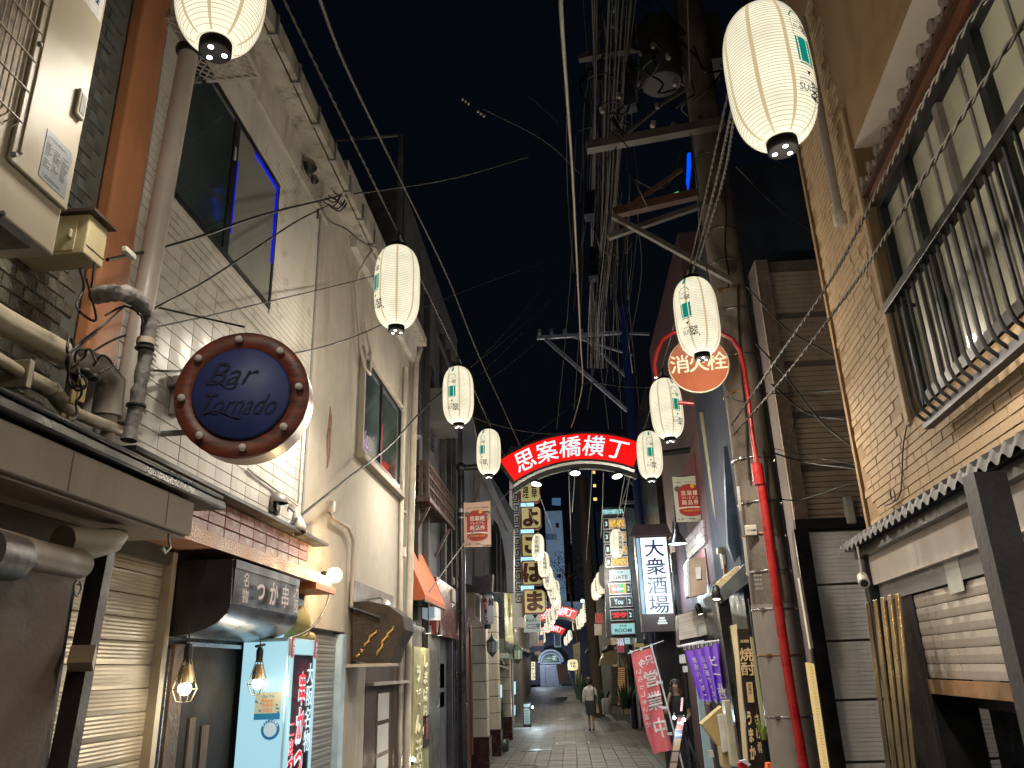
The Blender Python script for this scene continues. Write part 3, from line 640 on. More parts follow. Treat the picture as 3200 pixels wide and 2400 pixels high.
# dark wall with curved hood
b = MB(); b.box(-1.99, -1.895, s1[0] + .016, 3.93, 0, 2.44); b.box(-1.99, -1.895, 3.93, 5.72, 2.04, 2.44); b.build('wall', mat('black_render', (.022, .021, .021), .45, var=.4), ks)
prof = [(-1.60, 2.345), (-1.595, 2.19), (-1.61, 2.145), (-1.645, 2.11), (-1.70, 2.082), (-1.77, 2.062), (-1.84, 2.052), (-1.895, 2.05)]
H0, H1 = 3.76, 4.70
b = MB(); b.grid(lambda u, v: Vector((prof[round(v * 6) + 1][0], H0 + (H1 - H0) * u, prof[round(v * 6) + 1][1])), 1, 6); b.build('steel_hood', mat('scratched_stainless', (.17, .17, .185), .3, metal=.95, var=.2, scale=4, bump=.08, bscale=12), ks)
b = MB(); b.box(-1.606, -1.594, H0, H1, 2.192, 2.36); b.build('sign_board', mat('mirror_black', (.008, .009, .012), .45, var=.3, bump=.02), ks)
b = MB(); b.poly([(x, H0, z) for x, z in prof] + [(-1.895, H0, 2.40), (-1.60, H0, 2.40)], (0, -.02, 0)); b.poly([(x, H1, z) for x, z in prof] + [(-1.895, H1, 2.40), (-1.60, H1, 2.40)], (0, .02, 0)); b.box(-1.90, -1.59, H0, H1, 2.36, 2.40)
b.build('hood_cheeks', M_black, ks)
fb_ = Frame((-1.593, 0, 0), (0, 1, 0), (1, 0, 0))
def rl(*a, **k):
    q = MB(); put(q, *a, **k); q.build('raised_letter', mat('raised_letter_paint', (.72, .60, .62), .5, var=.05, bump=0), ks)
rl(fb_, '名', 3.86, 2.31, .068, c=.02, off=.03, thick=.004); rl(fb_, '物', 3.86, 2.235, .068, c=.02, off=.03, thick=.004)
rl(fb_, 'つ', 4.06, 2.275, .105, c=.02, off=.03, thick=.004); rl(fb_, 'か', 4.245, 2.275, .12, c=.02, off=.03, thick=.004); rl(fb_, '串', 4.42, 2.275, .12, c=.02, off=.03, thick=.004)
rl(fb_, '大', 4.60, 2.32, .07, c=.02, off=.03, thick=.004); rl(fb_, '阪', 4.60, 2.24, .07, c=.02, off=.03, thick=.004)
# doorway, door leaf, timber post
dy0, dy1 = FL.at(575, 2100)[0], FL.at(770, 2100)[0]
b = MB(); b.box(-1.93, -1.91, 3.93, 4.86, 0, 2.035); b.build('door', mat('matt_black_door', (.008, .007, .006), .75, var=.4), ks)
for a0_, a1_ in ((4.10, 4.17), (4.25, 4.33)):
    b = MB(); b.box(-1.909, -1.90, a0_, a1_, 0, 1.68 - (a0_ - 4.1) * .3); b.build('timber_slat', wood('charred_timber', (.16, .09, .03), (.04, .02, .01), .5, 'z', 6), ks)
b = MB(); b.box(-1.93, -1.87, 3.80, 3.925, 0, 2.02); b.build('timber_post', mat('rough_timber', (.11, .065, .035), .6, var=.4, bump=.8, bscale=25), ks)
b = MB(); b.box(-1.895, -1.875, 3.93, 4.90, 2.015, 2.035); b.box(-1.895, -1.88, 3.775, 3.79, 0, 2.0); b.box(-1.895, -1.88, 4.80, 4.815, 0, 2.0); b.build('door_frame', M_steel, ks)
b = MB(); b.box(-1.90, -1.885, 4.87, 5.42, 0, 2.17); b.build('lit_window', emit('window_cyan', (.34, .66, .78), .95, .3), ks)
b = MB(); b.box(-1.885, -1.875, 4.865, 4.90, 0, 2.1); b.box(-1.885, -1.87, 5.38, 5.42, 0, 2.17); b.build('window_frame', mat('pale_blue_frame', (.45, .6, .7), .4), ks)
fp = FF(4.611)
p0 = fp.at(800, 2165); p1 = fp.at(875, 2240)
b = MB(); b.fb(fp, p0[0], p1[0], p1[1], p0[1], 0, .004); po = b.build('poster', emit('poster_cream', (.75, .70, .45), .55), ks)
b = MB(); b.fb(fp, p0[0], p1[0], p1[1] - .012, p1[1] + .02, .004, .006); b.build('poster_band', emit('poster_blue', (.02, .25, .45), .6), ks)
b = MB(); b2 = MB(); pc = (p0[0] + p1[0]) / 2
put(b2, fp, 'Go To', pc, p0[1] - .02, .014, c=.006, off=.02, w=.07); put(b, fp, 'Eat', pc, p0[1] - .042, .018, c=.006, off=.03, w=.07); rowt(b, fp, '食事券', pc, p0[1] - .066, .022, c=.006, off=.02); rowt(b, fp, '加盟店', pc, p0[1] - .092, .02, c=.006, off=.02)
b.build('poster_letters', emit('poster_orange', (.8, .25, .08), .7), ks); 
for k in range(22):
    a_ = p0[0] + rnd.random() * (p1[0] - p0[0] - .016); z_ = p1[1] + .02 + rnd.random() * (p0[1] - p1[1] - .05)
    if abs(a_ - pc) > .042: b2.fb(fp, a_, a_ + .012, z_, z_ + rnd.uniform(.004, .012), .004, .006)
b2.build('poster_print', emit('poster_teal', (.06, .3, .35), .6), ks)
cx, cz = fp.at(845, 2280); b = MB(); b.lathe([(.052, 0), (.052, .004), (.038, .0045)], fp.P(cx, cz, 0), fp.n, 28); b.build('round_sticker', emit('poster_blue2', (.03, .25, .5), .55), ks)
b = MB(); b.lathe([(.037, .005), (.037, .006)], fp.P(cx, cz, 0), fp.n, 28); b.build('sticker_centre', emit('sticker_white', (.55, .68, .72), .8), ks)
b = MB()
for i, ch in enumerate('WELCOME'):
    th = math.radians(150 - i * 20); put(b, fp, ch, cx + math.cos(th) * .045, cz + math.sin(th) * .045, .010, c=.0075, off=.03, rot=th - math.pi / 2)
b.build('sticker_letters', emit('white_letter', (.8, .9, .95), .8), ks)
# hanging cage lamps
M_cage = mat('cage_wire', (.35, .3, .22), .3, metal=.8)
def cage_lamp(px, py, x, lab, w):
    c = P3(px, py, x); t = thing('cage_lamp', c, lab, 'lamp', 'caged bulbs at the skewer shop door')
    q = MB()
    for k in range(8):
        a = k * math.pi / 4; u = Vector((math.cos(a), math.sin(a), 0))
        q.tube([c + u * .018 + Vector((0, 0, .12)), c + u * .035 + Vector((0, 0, .06)), c + u * .056 + Vector((0, 0, -.005)), c + u * .035 + Vector((0, 0, -.055)), c + u * .012 + Vector((0, 0, -.06))], .0022, 5)
    q.tube([c + Vector((math.cos(k * .524) * .056, math.sin(k * .524) * .056, -.005)) for k in range(13)], .002, 4); q.build('cage', M_cage, t)
    q = MB(); q.lathe([(.018, .11), (.02, .17), (.012, .19)], c, seg=12); q.build('socket', M_black, t)
    q = MB(); q.lathe([(.018, .1), (.03, .06), (.034, .03), (.03, .02)], c, seg=14); q.build('shade', mat('amber_reflector', (.3, .22, .12), .4), t)
    q = MB(); q.ball(c - Vector((0, 0, .002)), .030, 14, 8); q.build('bulb', M_bulb, t)
    cable([c + Vector((0, 0, .19)), c + Vector((.0, -.02, .27)), c + Vector((-.03, .03, .30))], .003, parent=t)
    point('cage_glow', c + Vector((.15, -.02, -.03)), w, (1, .84, .58), .06, t)
cage_lamp(577, 2150, -1.74, 'caged bulb hanging before the rough timber post of the skewer shop', 5.5)
cage_lamp(805, 2135, -1.74, 'caged bulb hanging before the pale lit window of the skewer shop', 4.5)
# tall lit sign box
sb = thing('sign_box', (-1.75, 4.9, 0), 'tall black lightbox with red and white neon style lettering standing by the lit window', 'sign')
fs = Frame((-1.60, 0, 0), (0, 1, 0), (1, 0, 0)); g0, g1 = 4.62, 5.10
b = MB(); b.box(-1.87, -1.604, g0, g1, 0, 2.07); b.build('housing', mat('pale_blue_case', (.4, .55, .62), .35), sb, bevel=.006)
b = MB(); b.box(-1.865, -1.612, 4.612, 4.6185, .02, 2.05); b.build('lit_side_panel', emit('side_panel_cyan', (.40, .70, .82), .95, .4), sb)
b = MB(); b.fb(fs, g0 + .005, g0 + .055, 0.2, 1.97, 0, .01); b.fb(fs, g1 - .045, g1 - .005, .2, 1.97, 0, .01); b.fb(fs, g0 + .05, g1 - .045, 1.98, 2.06, 0, .004); b.build('lit_edge', emit('cyan_edge', (.45, .78, .85), .85), sb)
b = MB(); b.fb(fs, g0 + .056, g1 - .046, .2, 1.975, -.001, .004); b.build('black_face', mat('gloss_black_face', (.012, .012, .02), .08, var=.1, bump=0), sb)
b = MB(); b.fb(fs, g0 + .006, g0 + .05, 1.96, 2.068, .01, .013); b.fb(fs, g1 - .044, g1 - .004, 1.96, 2.068, .01, .013); b.build('red_tab', emit('red_tab', (.6, .01, .03), .6), sb)
b = MB(); column(b, fs, '串かつ', g0 + .028, 2.055, .03, c=.0155, off=.02); column(b, fs, '串かつ', g1 - .024, 2.055, .03, c=.0155, off=.02); b.build('tab_letters', emit('white_letter', (.8, .9, .95), .8), sb)
R_ = MB(); Wt = MB()
column(Wt, fs, '大阪名物', g1 - .10, 1.93, .115, pitch=.125, c=.008, off=.04); column(Wt, fs, '串かつ屋', g0 + .25, 1.88, .185, pitch=.2, c=.006, off=.085, w=.15); column(Wt, fs, '二度づけ禁止', g0 + .105, 1.62, .085, pitch=.092, c=.006, off=.07)
column(R_, fs, '串かつ屋', g0 + .24, 1.885, .175, pitch=.2, c=.011, off=.028, w=.14); column(R_, fs, '二度づけ禁止', g0 + .1, 1.622, .085, pitch=.092, c=.011, off=.045)
Wt.build('white_letters', emit('white_neon', (.75, .92, 1), 1.1), sb); R_.build('red_letters', emit('red_neon', (1, .01, .02), 1.2), sb)
point('sign_glow', (-1.35, 4.9, 1.6), 3.5, (.6, .85, 1), .15, sb)
# chef-hat shaped yellow lantern toy behind the hood: folded yellow cloth bundle
b = MB(); c = P3(925, 1945, -1.8); b.ball(c, .1, 14, 8, 1.1); b.ball(c + Vector((.02, .03, -.1)), .11, 14, 6, .5); b.build('cloth_bundle', mat('yellow_cloth', (.45, .34, .12), .7, bump=.4, bscale=20), label='rounded yellow padded bundle tucked behind the steel hood', cat='bundle')
# orange wall lamp
lc = P3(1045, 1797, -1.76); lt = thing('bulkhead_lamp', lc, 'glowing orange caged lamp on the beige wall beside the red cornice', 'lamp')
b = MB(); b.ball(lc, .055, 16, 10); b.build('globe', emit('orange_bulb', (1, .70, .32), 22), lt)
b = MB()
for k in range(3):
    b.tube([lc + Vector((math.cos(k * 1.05) * .062 * math.cos(j * .5236), math.sin(k * 1.05) * .062 * math.cos(j * .5236), .062 * math.sin(j * .5236))) for j in range(13)], .002, 4)
b.build('cage', M_cage, lt)
b = MB(); b.lathe([(.03, 0), (.035, .03), (.02, .05)], lc - Vector((.1, 0, 0)), (1, 0, 0), 12); b.build('base', M_blackm, lt)
point('lamp_glow', lc + Vector((.14, -.05, 0)), 16, (1, .68, .34), .05, lt)
cable([P3(1032, 1850, -1.75), P3(1015, 1905, -1.72), P3(980, 1955, -1.7), P3(940, 1982, -1.7), P3(870, 2005, -1.72), P3(800, 2020, -1.76)], .008, 'black cable looping from the orange wall lamp to the shop door', n=6)
# ================================================================== beige rendered building
gb = thing('beige_building', (-2.4, 7.6, 0), 'beige rendered two storey building with a tall dark upper window', 'building')
BY0, BY1 = 5.605, FL.at(1278, 1600)[0]
zt_ = FL.at(1320, 1060)[1]
b = MB(); b.box(-3.2, -1.90, BY0, BY1, 2.2, 6.0); b.box(-3.2, -1.90, BY0, 5.80, 0, 2.2); b.box(-3.2, -1.90, FL.at(1072, 2100)[0], 7.6, 0, 2.2); b.build('wall', M_beige, gb)
b = MB(); b.box(-2.0, -1.72, BY0 + .1, BY1 + .15, 6.0, 6.12); b.build('eaves', mat('aged_gutter', (.34, .31, .26)), gb)
b = MB(); b.box(-1.902, -1.84, BY0 + .9, BY1 + .1, 5.72, 5.99); b.build('roof_fascia', mat('pale_fascia', (.45, .42, .38), .7, dirt=(.1, .08, .06)), gb)
def px_window(root, fr, L, R_, T_, B_, mf, mp, mull=(.5,), d=.03, fw=.035):
    a0 = fr.at(*L)[0]; a1 = fr.at(*R_)[0]; z1 = fr.at(*T_)[1]; z0 = fr.at(*B_)[1]
    q = MB(); q.fb(fr, a0, a0 + fw, z0, z1, 0, d); q.fb(fr, a1 - fw, a1, z0, z1, 0, d); q.fb(fr, a0 + fw, a1 - fw, z1 - fw, z1, 0, d); q.fb(fr, a0 + fw, a1 - fw, z0, z0 + fw, 0, d); o = q.build('window', mf, root)
    cuts = [a0 + fw] + [a0 + (a1 - a0) * m_ for m_ in mull] + [a1 - fw]
    for i, m_ in enumerate(mull): q = MB(); c_ = a0 + (a1 - a0) * m_; q.fb(fr, c_ - .025, c_ + .025, z0 + fw, z1 - fw, .001, d - .002); q.build('mullion', mf, o)
    for i in range(len(cuts) - 1): q = MB(); q.fb(fr, cuts[i] + (.025 if i else 0), cuts[i + 1] - (.025 if i < len(mull) else 0), z0 + fw, z1 - fw, .002, .008 + .004 * (i % 2)); q.build('pane', mp[i % len(mp)], o)
    return o, a0, a1, z0, z1
M_glassb = glass('teal_window_glass', (.06, .08, .085), .12)
o_, a0, a1, z0, z1 = px_window(gb, FL, (1122, 1300), (1247, 1300), (1130, 1110), (1245, 1530), M_blackm, [M_glassb, M_glassd], (.45,))
b = MB(); b.fb(FL, a0 - .05, a0 - .012, z0 - .06, z1 + .04, 0, .06); b.fb(FL, a1 + .012, a1 + .07, z0 - .06, z1 + .04, 0, .05); b.fb(FL, a0 - .05, a1 + .07, z0 - .11, z0 - .045, 0, .08); b.fb(FL, a0 - .05, a1 + .07, z1 + .04, z1 + .07, 0, .05); b.build('window_surround', M_beige, gb, bevel=.008)
b = MB(); mm_ = a0 + (a1 - a0) * .47
b.fb(FL, mm_ + .03, mm_ + .045, z0 + .04, z0 + .5, .016, .02); b.fb(FL, mm_ + .03, mm_ + .5, z0 + .04, z0 + .055, .016, .02); b.build('red_led_strip', emit('red_led', (1, .01, .04), .7), gb)
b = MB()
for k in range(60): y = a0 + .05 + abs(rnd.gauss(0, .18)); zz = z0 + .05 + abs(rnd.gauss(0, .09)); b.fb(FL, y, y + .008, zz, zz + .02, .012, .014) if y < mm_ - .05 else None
b.build('painted_fairy_glints', emit('painted_lilac_glint', (.7, .35, .8), .7), gb)  # lilac reflection in the pane, drawn as small glowing chips
# downpipes and conduits on it
def vpipe(name, pts, x, r, m, lab, cat='pipe', clamps=()):
    t = thing(name, P3(*pts[0], x), lab, cat); q = MB(); ps = [P3(u, v, x) for u, v in pts]; q.tube(ps, r, 10); q.build('pipe', m, t)
    for k in clamps: c = ps[0].lerp(ps[-1], k); q = MB(); q.tube([c - Vector((0, 0, .02)), c + Vector((0, 0, .02))], r * 1.25, 10); q.build('clamp', M_galv, t)
    return t
M_cream = mat('cream_pipe', (.55, .5, .42), .4, dirt=(.25, .2, .15))
vpipe('down_pipe', [(1312, 1090), (1300, 1130), (1286, 1575), (1278, 1900), (1270, 2420)], -1.84, .042, M_cream, 'thick cream downpipe at the far corner of the beige building', clamps=(.25, .7))
vpipe('down_pipe', [(1268, 1150), (1258, 1400), (1252, 1700), (1248, 2400)], -1.87, .028, M_cream, 'thin cream downpipe next to the thick one on the beige building', clamps=(.4,))
vpipe('bent_conduit', [(1035, 1600), (1033, 1615), (1088, 1648), (1105, 1690), (1098, 1895)], -1.86, .016, M_pvcg, 'bent grey conduit above the orange wall lamp')
b = MB(); c = P3(1034, 1590, -1.87); b.box(c.x - .03, c.x + .03, c.y - .03, c.y + .03, c.z - .03, c.z + .06); b.build('junction_box', M_pvcg, label='small grey junction box at the top of the bent conduit', cat='box', bevel=.006)
b = MB(); c = P3(1262, 1725, -1.86); b.box(c.x - .03, c.x + .02, c.y - .05, c.y + .06, c.z - .06, c.z + .05); b.build('junction_box', M_cream, label='small cream junction box beside the downpipes', cat='box', bevel=.008)
b = MB(); b.tube([P3(1115, 880, -1.86), P3(1122, 850, -1.8), P3(1150, 800, -1.75), P3(1180, 760, -1.75)], .014, 8); b.tube([P3(1110, 880, -1.86), P3(1125, 1080, -1.86), P3(1140, 1150, -1.84), P3(1155, 1170, -1.82), P3(1160, 1100, -1.84), P3(1140, 1010, -1.86)], .016, 8); b.build('looped_conduit', M_cream, label='looped cream cable duct running down to the dark window of the beige building', cat='duct')
# broken render patch
b = MB(); yc, zc = FL.at(1028, 1370); pts = []
for k in range(16):
    th = k / 16 * 2 * math.pi; pts.append((-1.8995, yc + math.cos(th) * .06 * rnd.uniform(.6, 1.2), zc + math.sin(th) * .27 * rnd.uniform(.85, 1.1)))
b.poly(pts, (.0025, 0, 0)); b.build('broken_patch', mat('exposed_rust', (.16, .08, .04), .9, var=.8, scale=20, dirt=(.5, .45, .38), dscale=9), gb)
# spot camera / lamp housings
def housing(px, py, x, r, L, dirv, lab, cat, m, nm='floodlight'):
    c = P3(px, py, x); t = thing(nm, c, lab, cat); d = Vector(dirv).normalized(); q = MB(); q.lathe([(r * .45, 0), (r * .75, L * .3), (r, L * .75), (r, L), (r * .85, L), (r * .8, L * .8)], c, d, 18, cap=True); q.build('body', m, t)
    q = MB(); q.tube([c, c - d * .03 + Vector((-.05, 0, .02)), Vector((-1.9, c.y, c.z + .02))], .009, 6); q.build('arm', M_galv, t); return t
housing(925, 1605, -1.84, .05, .15, (.3, -.2, -1), 'grey lamp housing and wires on the corner beside the orange lamp', 'lamp', M_cream)
housing(1205, 1880, -1.70, .065, .14, (.1, -.7, -.7), 'grey reflector lamp on an arm before the dark noodle shop hood', 'lamp', mat('grey_reflector', (.4, .4, .38), .25, metal=.7))
# second shutter
s2 = thing('roller_shutter', (-1.9, 6.3, 0), 'grey roller shutter in a pale blue frame set in the beige wall', 'shutter')
sa0 = 5.80; sa1 = FL.at(1060, 2100)[0]; b = MB(); b.box(-2.0, -1.96, sa0, sa1, 0, 2.2); b.build('backing', M_shut2, s2)
shutter(s2, FL, sa0 + .01, sa1 - .01, 0.9, 2.16, .068, M_shut2, 2, c=-.05)
b = MB(); b.box(-1.96, -1.885, sa1, FL.at(1072, 2100)[0] + .02, 0, 2.18); b.build('frame', mat('pale_blue_frame', (.45, .6, .7)), s2)
# ================================================================== dark noodle shop with tiled hood
ns = thing('tiled_hood_shop', (-1.8, 8, 0), 'small dark shop with old roof tiles, rugged black hood and gold brush strokes', 'shop')
ny0, ny1 = 7.05, FL.at(1256, 1840)[0]
b = MB(); b.box(-2.2, -1.93, 7.6, BY1 - .03, 0, 2.2); b.box(-1.93, -1.86, 6.95, 8.6, 2.46, 2.64); b.build('wall', mat('brown_fascia', (.08, .05, .04), .5), ns)
kz = FL.at(1110, 1850, .2)[1]
MK = mat('kawara_clay', (.075, .08, .085), .4, var=.3, bump=.3)
q = MB()
for k in range(7): q.add([(0, .012 * 0, 0)], [])
def kawara_me():
    q = MB(); q.grid(lambda u, v: Vector((.30 * v, -.075 + .15 * u, .022 * math.sin(u * math.pi * 1.15) - .11 * v)), 6, 2); q.grid(lambda u, v: Vector((.30 + .0 * v, -.075 + .15 * u, .022 * math.sin(u * math.pi * 1.15) - .11 - .028 * v)), 6, 1)
    return q.mesh('roof_tile', MK)
KM = kawara_me(); n = int((BY1 - .2 - 7.0) / .15)
for k in range(n): inst('roof_tile', KM, ns, (-1.92, 6.98 + k * .15, 2.42))
NY_ = 6.95
b = MB(); b.poly([ipx(u, v, NY_) for u, v in ((1102, 1882), (1150, 1878), (1215, 1893), (1258, 1925), (1265, 1968), (1236, 2020), (1222, 2068), (1160, 2074), (1102, 2066))], (0, .42, 0)); b.build('hood', mat('rugged_black_clay', (.035, .026, .02), .9, var=.5, bump=1.2, bscale=30), ns)
for (u0, v0, u1, v1) in ((1178, 1968, 1152, 1998), (1154, 1995, 1138, 2022), (1230, 1956, 1208, 1992), (1214, 1975, 1192, 2015), (1196, 2008, 1177, 2050), (1122, 2040, 1114, 2056), (1126, 2028, 1132, 2040)):
    a = ipx(u0, v0, NY_ - .008); c = ipx(u1, v1, NY_ - .008); b = MB(); b.tube([a, a.lerp(c, .3) + Vector((.012, 0, 0)), a.lerp(c, .7) - Vector((.008, 0, 0)), c], [.003, .010, .013, .003], 6); b.build('gold_brush_stroke', mat('gold_leaf', (.6, .38, .12), .35, metal=.5), ns)
b = MB(); b.box(-1.93, -1.52, NY_ - .05, NY_ + .3, ipx(1150, 2084, NY_)[2], ipx(1150, 2074, NY_)[2]); b.build('stone_sill', mat('pale_ledge', (.45, .4, .33), .7, bump=.5), ns)
b = MB(); b.box(-1.94, -1.82, 7.62, BY1 - .25, 1.76, 1.79); b.build('stone_ledge', mat('pale_ledge', (.45, .4, .33), .7, bump=.5), ns)
b = MB(); b.box(-1.93, -1.90, 7.62, 8.05, 0, 1.76); b.build('timber_panel', M_woodb, ns)
sy0, sy1 = 8.12, 8.72; b = MB(); b.box(-1.93, -1.915, sy0, sy1, 0, 1.72); b.build('sliding_door', M_woodb, ns)
for k in range(5): b = MB(); b.box(-1.914, -1.908, sy0 + .05, sy1 - .06, 1.68 - k * .29 - .25, 1.68 - k * .29); b.build('paper_pane', mat('shoji_paper', (.55, .53, .50), .7, var=.05), ns)
# ================================================================== lanterns
RL, HL = .17, .335
def prof_r(z, R=RL, H=HL):             # radius of the paper at height z from the middle
    t = min(1, abs(z) / H); return max(.055 * R / .17, R * (1 - t ** 3.4) ** .42)
def lantern_body(ribs, seg, R=RL, H=HL, zmax=.965):
    pr = []; N = ribs * 2
    for i in range(N + 1):
        z = -H * zmax + 2 * H * zmax * i / N; pr.append((prof_r(z, R, H) - (.0 if i % 2 else .0022) * R / .17, z))
    return MB().lathe(pr, seg=seg, cap=False)
def lantern_ribs(ribs, seg, r, R=RL, H=HL, zmax=.965):
    q = MB()
    for i in range(0, ribs + 1):
        z = -H * zmax + 2 * H * zmax * i / ribs; rr = prof_r(z, R, H) - .0012 * R / .17
        q.lathe([(rr + .0, -r), (rr + r * 1.2, 0), (rr, r)], (0, 0, z), seg=seg, cap=False)
    return q
class LFrame(Frame):                  # wraps flat lettering round the lantern
    def __init__(s, ang, R=RL, H=HL): s.ang = ang; s.R = R; s.H = H; s.n = Vector((0, 0, 0))
    def P(s, a, b, c=0):
        th = s.ang + a / s.R; r = prof_r(b, s.R, s.H) + .0016 + c
        return Vector((math.cos(th) * r, math.sin(th) * r, b))
def wrapbox(q, lf, a0, a1, b0, b1, c=.0):
    nb = max(1, int((b1 - b0) / .012)); na = max(1, int((a1 - a0) / .015))
    q.grid(lambda u, v: lf.P(a0 + (a1 - a0) * u, b0 + (b1 - b0) * v, c), na, nb)
M_teal = emit('printed_teal', (0.0, .36, .27), .62, .9, (0, .01, .01)); M_prink = emit('printed_ink', (.035, .035, .04), .5, .9, (0, 0, 0)); M_seam = emit('paper_overlap', (.78, .60, .34), .8, .9, (.02, .015, .01))
M_rib = emit('bamboo_rib', (.50, .40, .23), .62, .9, (.01, .01, .01))
me_body = lantern_body(46, 40).mesh('paper_shade', M_lit)
me_rib = lantern_ribs(46, 40, .0011).mesh('ribs', M_rib)
q = MB()
for k in range(8):
    lf = LFrame(k * math.pi / 4 + .2); q.grid(lambda u, v: lf.P(-.008 + .016 * u, -HL * .955 + 2 * HL * .955 * v, -.0012), 1, 92)
me_seam = q.mesh('paper_seams', M_seam)
q = MB()
q.lathe([(.052, 0), (.060, .002), (.060, .045), (.052, .05)], (0, 0, -HL - .028), seg=24); me_base = q.mesh('base_ring', mat('lantern_lacquer', (.0015, .0015, .0015), .9, var=0, bump=0))
q = MB(); q.lathe([(.045, -.01), (.062, 0), (.062, .03), (.05, .035)], (0, 0, HL - .012), seg=24); me_top = q.mesh('top_ring', MATS['lantern_lacquer'])
q = MB(); q.lathe([(.0105, -.002), (.0105, 0), (.001, .001)], seg=12)
me_leds = q.mesh('led_spot', M_led)
q = MB(); q.tube([(.06 * math.cos(k * math.pi / 10), 0, HL + .02 + .085 * math.sin(k * math.pi / 10)) for k in range(11)], .0022, 5); q.tube([(0, 0, HL + .015), (0, 0, HL + .10), (.01, 0, HL + .13)], .012, 8); me_bail = q.mesh('wire_bail', M_cable)
# bottle print
lf = LFrame(0); q = MB()
wrapbox(q, lf, -.014, .014, .235, .30); wrapbox(q, lf, -.022, .022, .195, .20, .0)
for sx in (-1, 1):
    q.grid(lambda u, v: lf.P(sx * ((.022 + .022 * (1 - v)) - .008 * u), .172 + .03 * v), 1, 3)
wrapbox(q, lf, -.044, -.036, .16, .172); wrapbox(q, lf, .036, .044, .16, .172)
for a0, a1 in ((-.042, -.033), (-.028, .018), (.024, .042)): wrapbox(q, lf, a0, a1, -.06, .06)
wrapbox(q, lf, -.040, .04, -.072, -.066)
me_bottle = q.mesh('bottle_print', M_teal)
q = MB(); lf = LFrame(0)
wrapbox(q, lf, -.044, -.042, .065, .15); wrapbox(q, lf, .042, .044, .065, .15); wrapbox(q, lf, -.043, .043, .15, .152)
put(q, lf, 'SUI', -.016, .11, .018, c=.0004, w=.04, off=.0); put(q, lf, '翠', .022, .105, .045, c=.0004, off=.01); put(q, lf, 'SUNTORY', 0, .138, .008, c=.0004, w=.05)
put(q, lf, 'SUNTORY GIN', -.012, -.145, .010, c=.0004, w=.085, off=.01); put(q, lf, 'SUI', -.03, -.18, .032, c=.0004, w=.055, off=.0); put(q, lf, '翠', .038, -.185, .075, c=.0004, off=.012); wrapbox(q, lf, .075, .085, -.225, -.215)
q.add([lf.P(-.012, -.105, .0005), lf.P(0, -.118, .0005), lf.P(.012, -.098, .0005), lf.P(-.002, -.125, .0005)], [(0, 1, 2), (0, 3, 2)])
me_print = q.mesh('brand_lettering', M_prink)
def big_lantern(pos, ang, lab, power, sp_=None):
    t = thing('paper_lantern', pos, lab, 'lantern', 'large white paper lanterns with a green bottle print')
    for nm, me in (('paper_shade', me_body), ('ribs', me_rib), ('paper_seams', me_seam), ('base_ring', me_base), ('top_ring', me_top), ('wire_bail', me_bail)):
        inst(nm, me, t, pos)
    for k in range(3): a = k * 2.094 + .5; inst('led_spot', me_leds, t, Vector(pos) + Vector((math.cos(a) * .034, math.sin(a) * .034, -HL - .0285)))
    for nm, me in (('bottle_print', me_bottle), ('brand_lettering', me_print)): inst(nm, me, t, pos, (0, 0, ang))
    MATS['lantern_lacquer'].node_tree.nodes['Principled BSDF'].inputs['Specular IOR Level'].default_value = .05
    c = Vector(pos) + Vector((0, 0, -HL - .13)); point('lantern_light', c, power, (1, .89, .72), .11, t)
    spot('base_led_light', c, c - Vector((0, 0, 1)), 190 if power > 15 else 60, (1, .90, .76), 150, .1, .9, t)
    t.rotation_euler = (rnd.uniform(-.03, .03), rnd.uniform(-.03, .03), 0); return t
def dep(u, v, c): return CAMROT @ (_d(u, v) * c) + EYE
def facing(p, dev): return math.atan2(-p[1], -p[0]) + math.radians(dev)   # angle round the lantern towards the viewer
BIG = [(dep(697, -62, 3.11), 176, 'large paper lantern by the air conditioner, only its lower half in view', 9),
       (dep(2403, 238, 3.22), 58, 'large paper lantern over the tile eave of the balcony, its green bottle turned aside', 22),
       (dep(1241, 897, 5.87), -66, 'large paper lantern hanging before the beige building with its bottle print at the edge', 32),
       (dep(2177, 990, 6.17), -26, 'large paper lantern in front of the round fire hydrant sign', 38),
       (dep(1432, 1236, 8.6), -24, 'large paper lantern over the iron balcony past the beige building', 64),
       (dep(2083, 1277, 8.3), 38, 'large paper lantern between the hydrant sign and the red arch', 60),
       (dep(1527, 1413, 11.0), -32, 'large paper lantern covering the near end of the red arch sign', 70),
       (dep(2030, 1422, 10.6), 4, 'large paper lantern covering the far end of the red arch sign', 60)]
BIG += [(Vector((-1.22, -.7, 4.25)), 0, 'unseen paper lantern added behind the viewer to light the brick wall side', 20), (Vector((.95, -.6, 4.1)), 0, 'unseen paper lantern added behind the viewer to light the ochre house side', 26)]  # two unseen lanterns added behind the camera to light the nearest fronts
BL = []
for p, dv, lab, w in BIG:
    BL.append(big_lantern(p, facing(p, dv), lab, w))
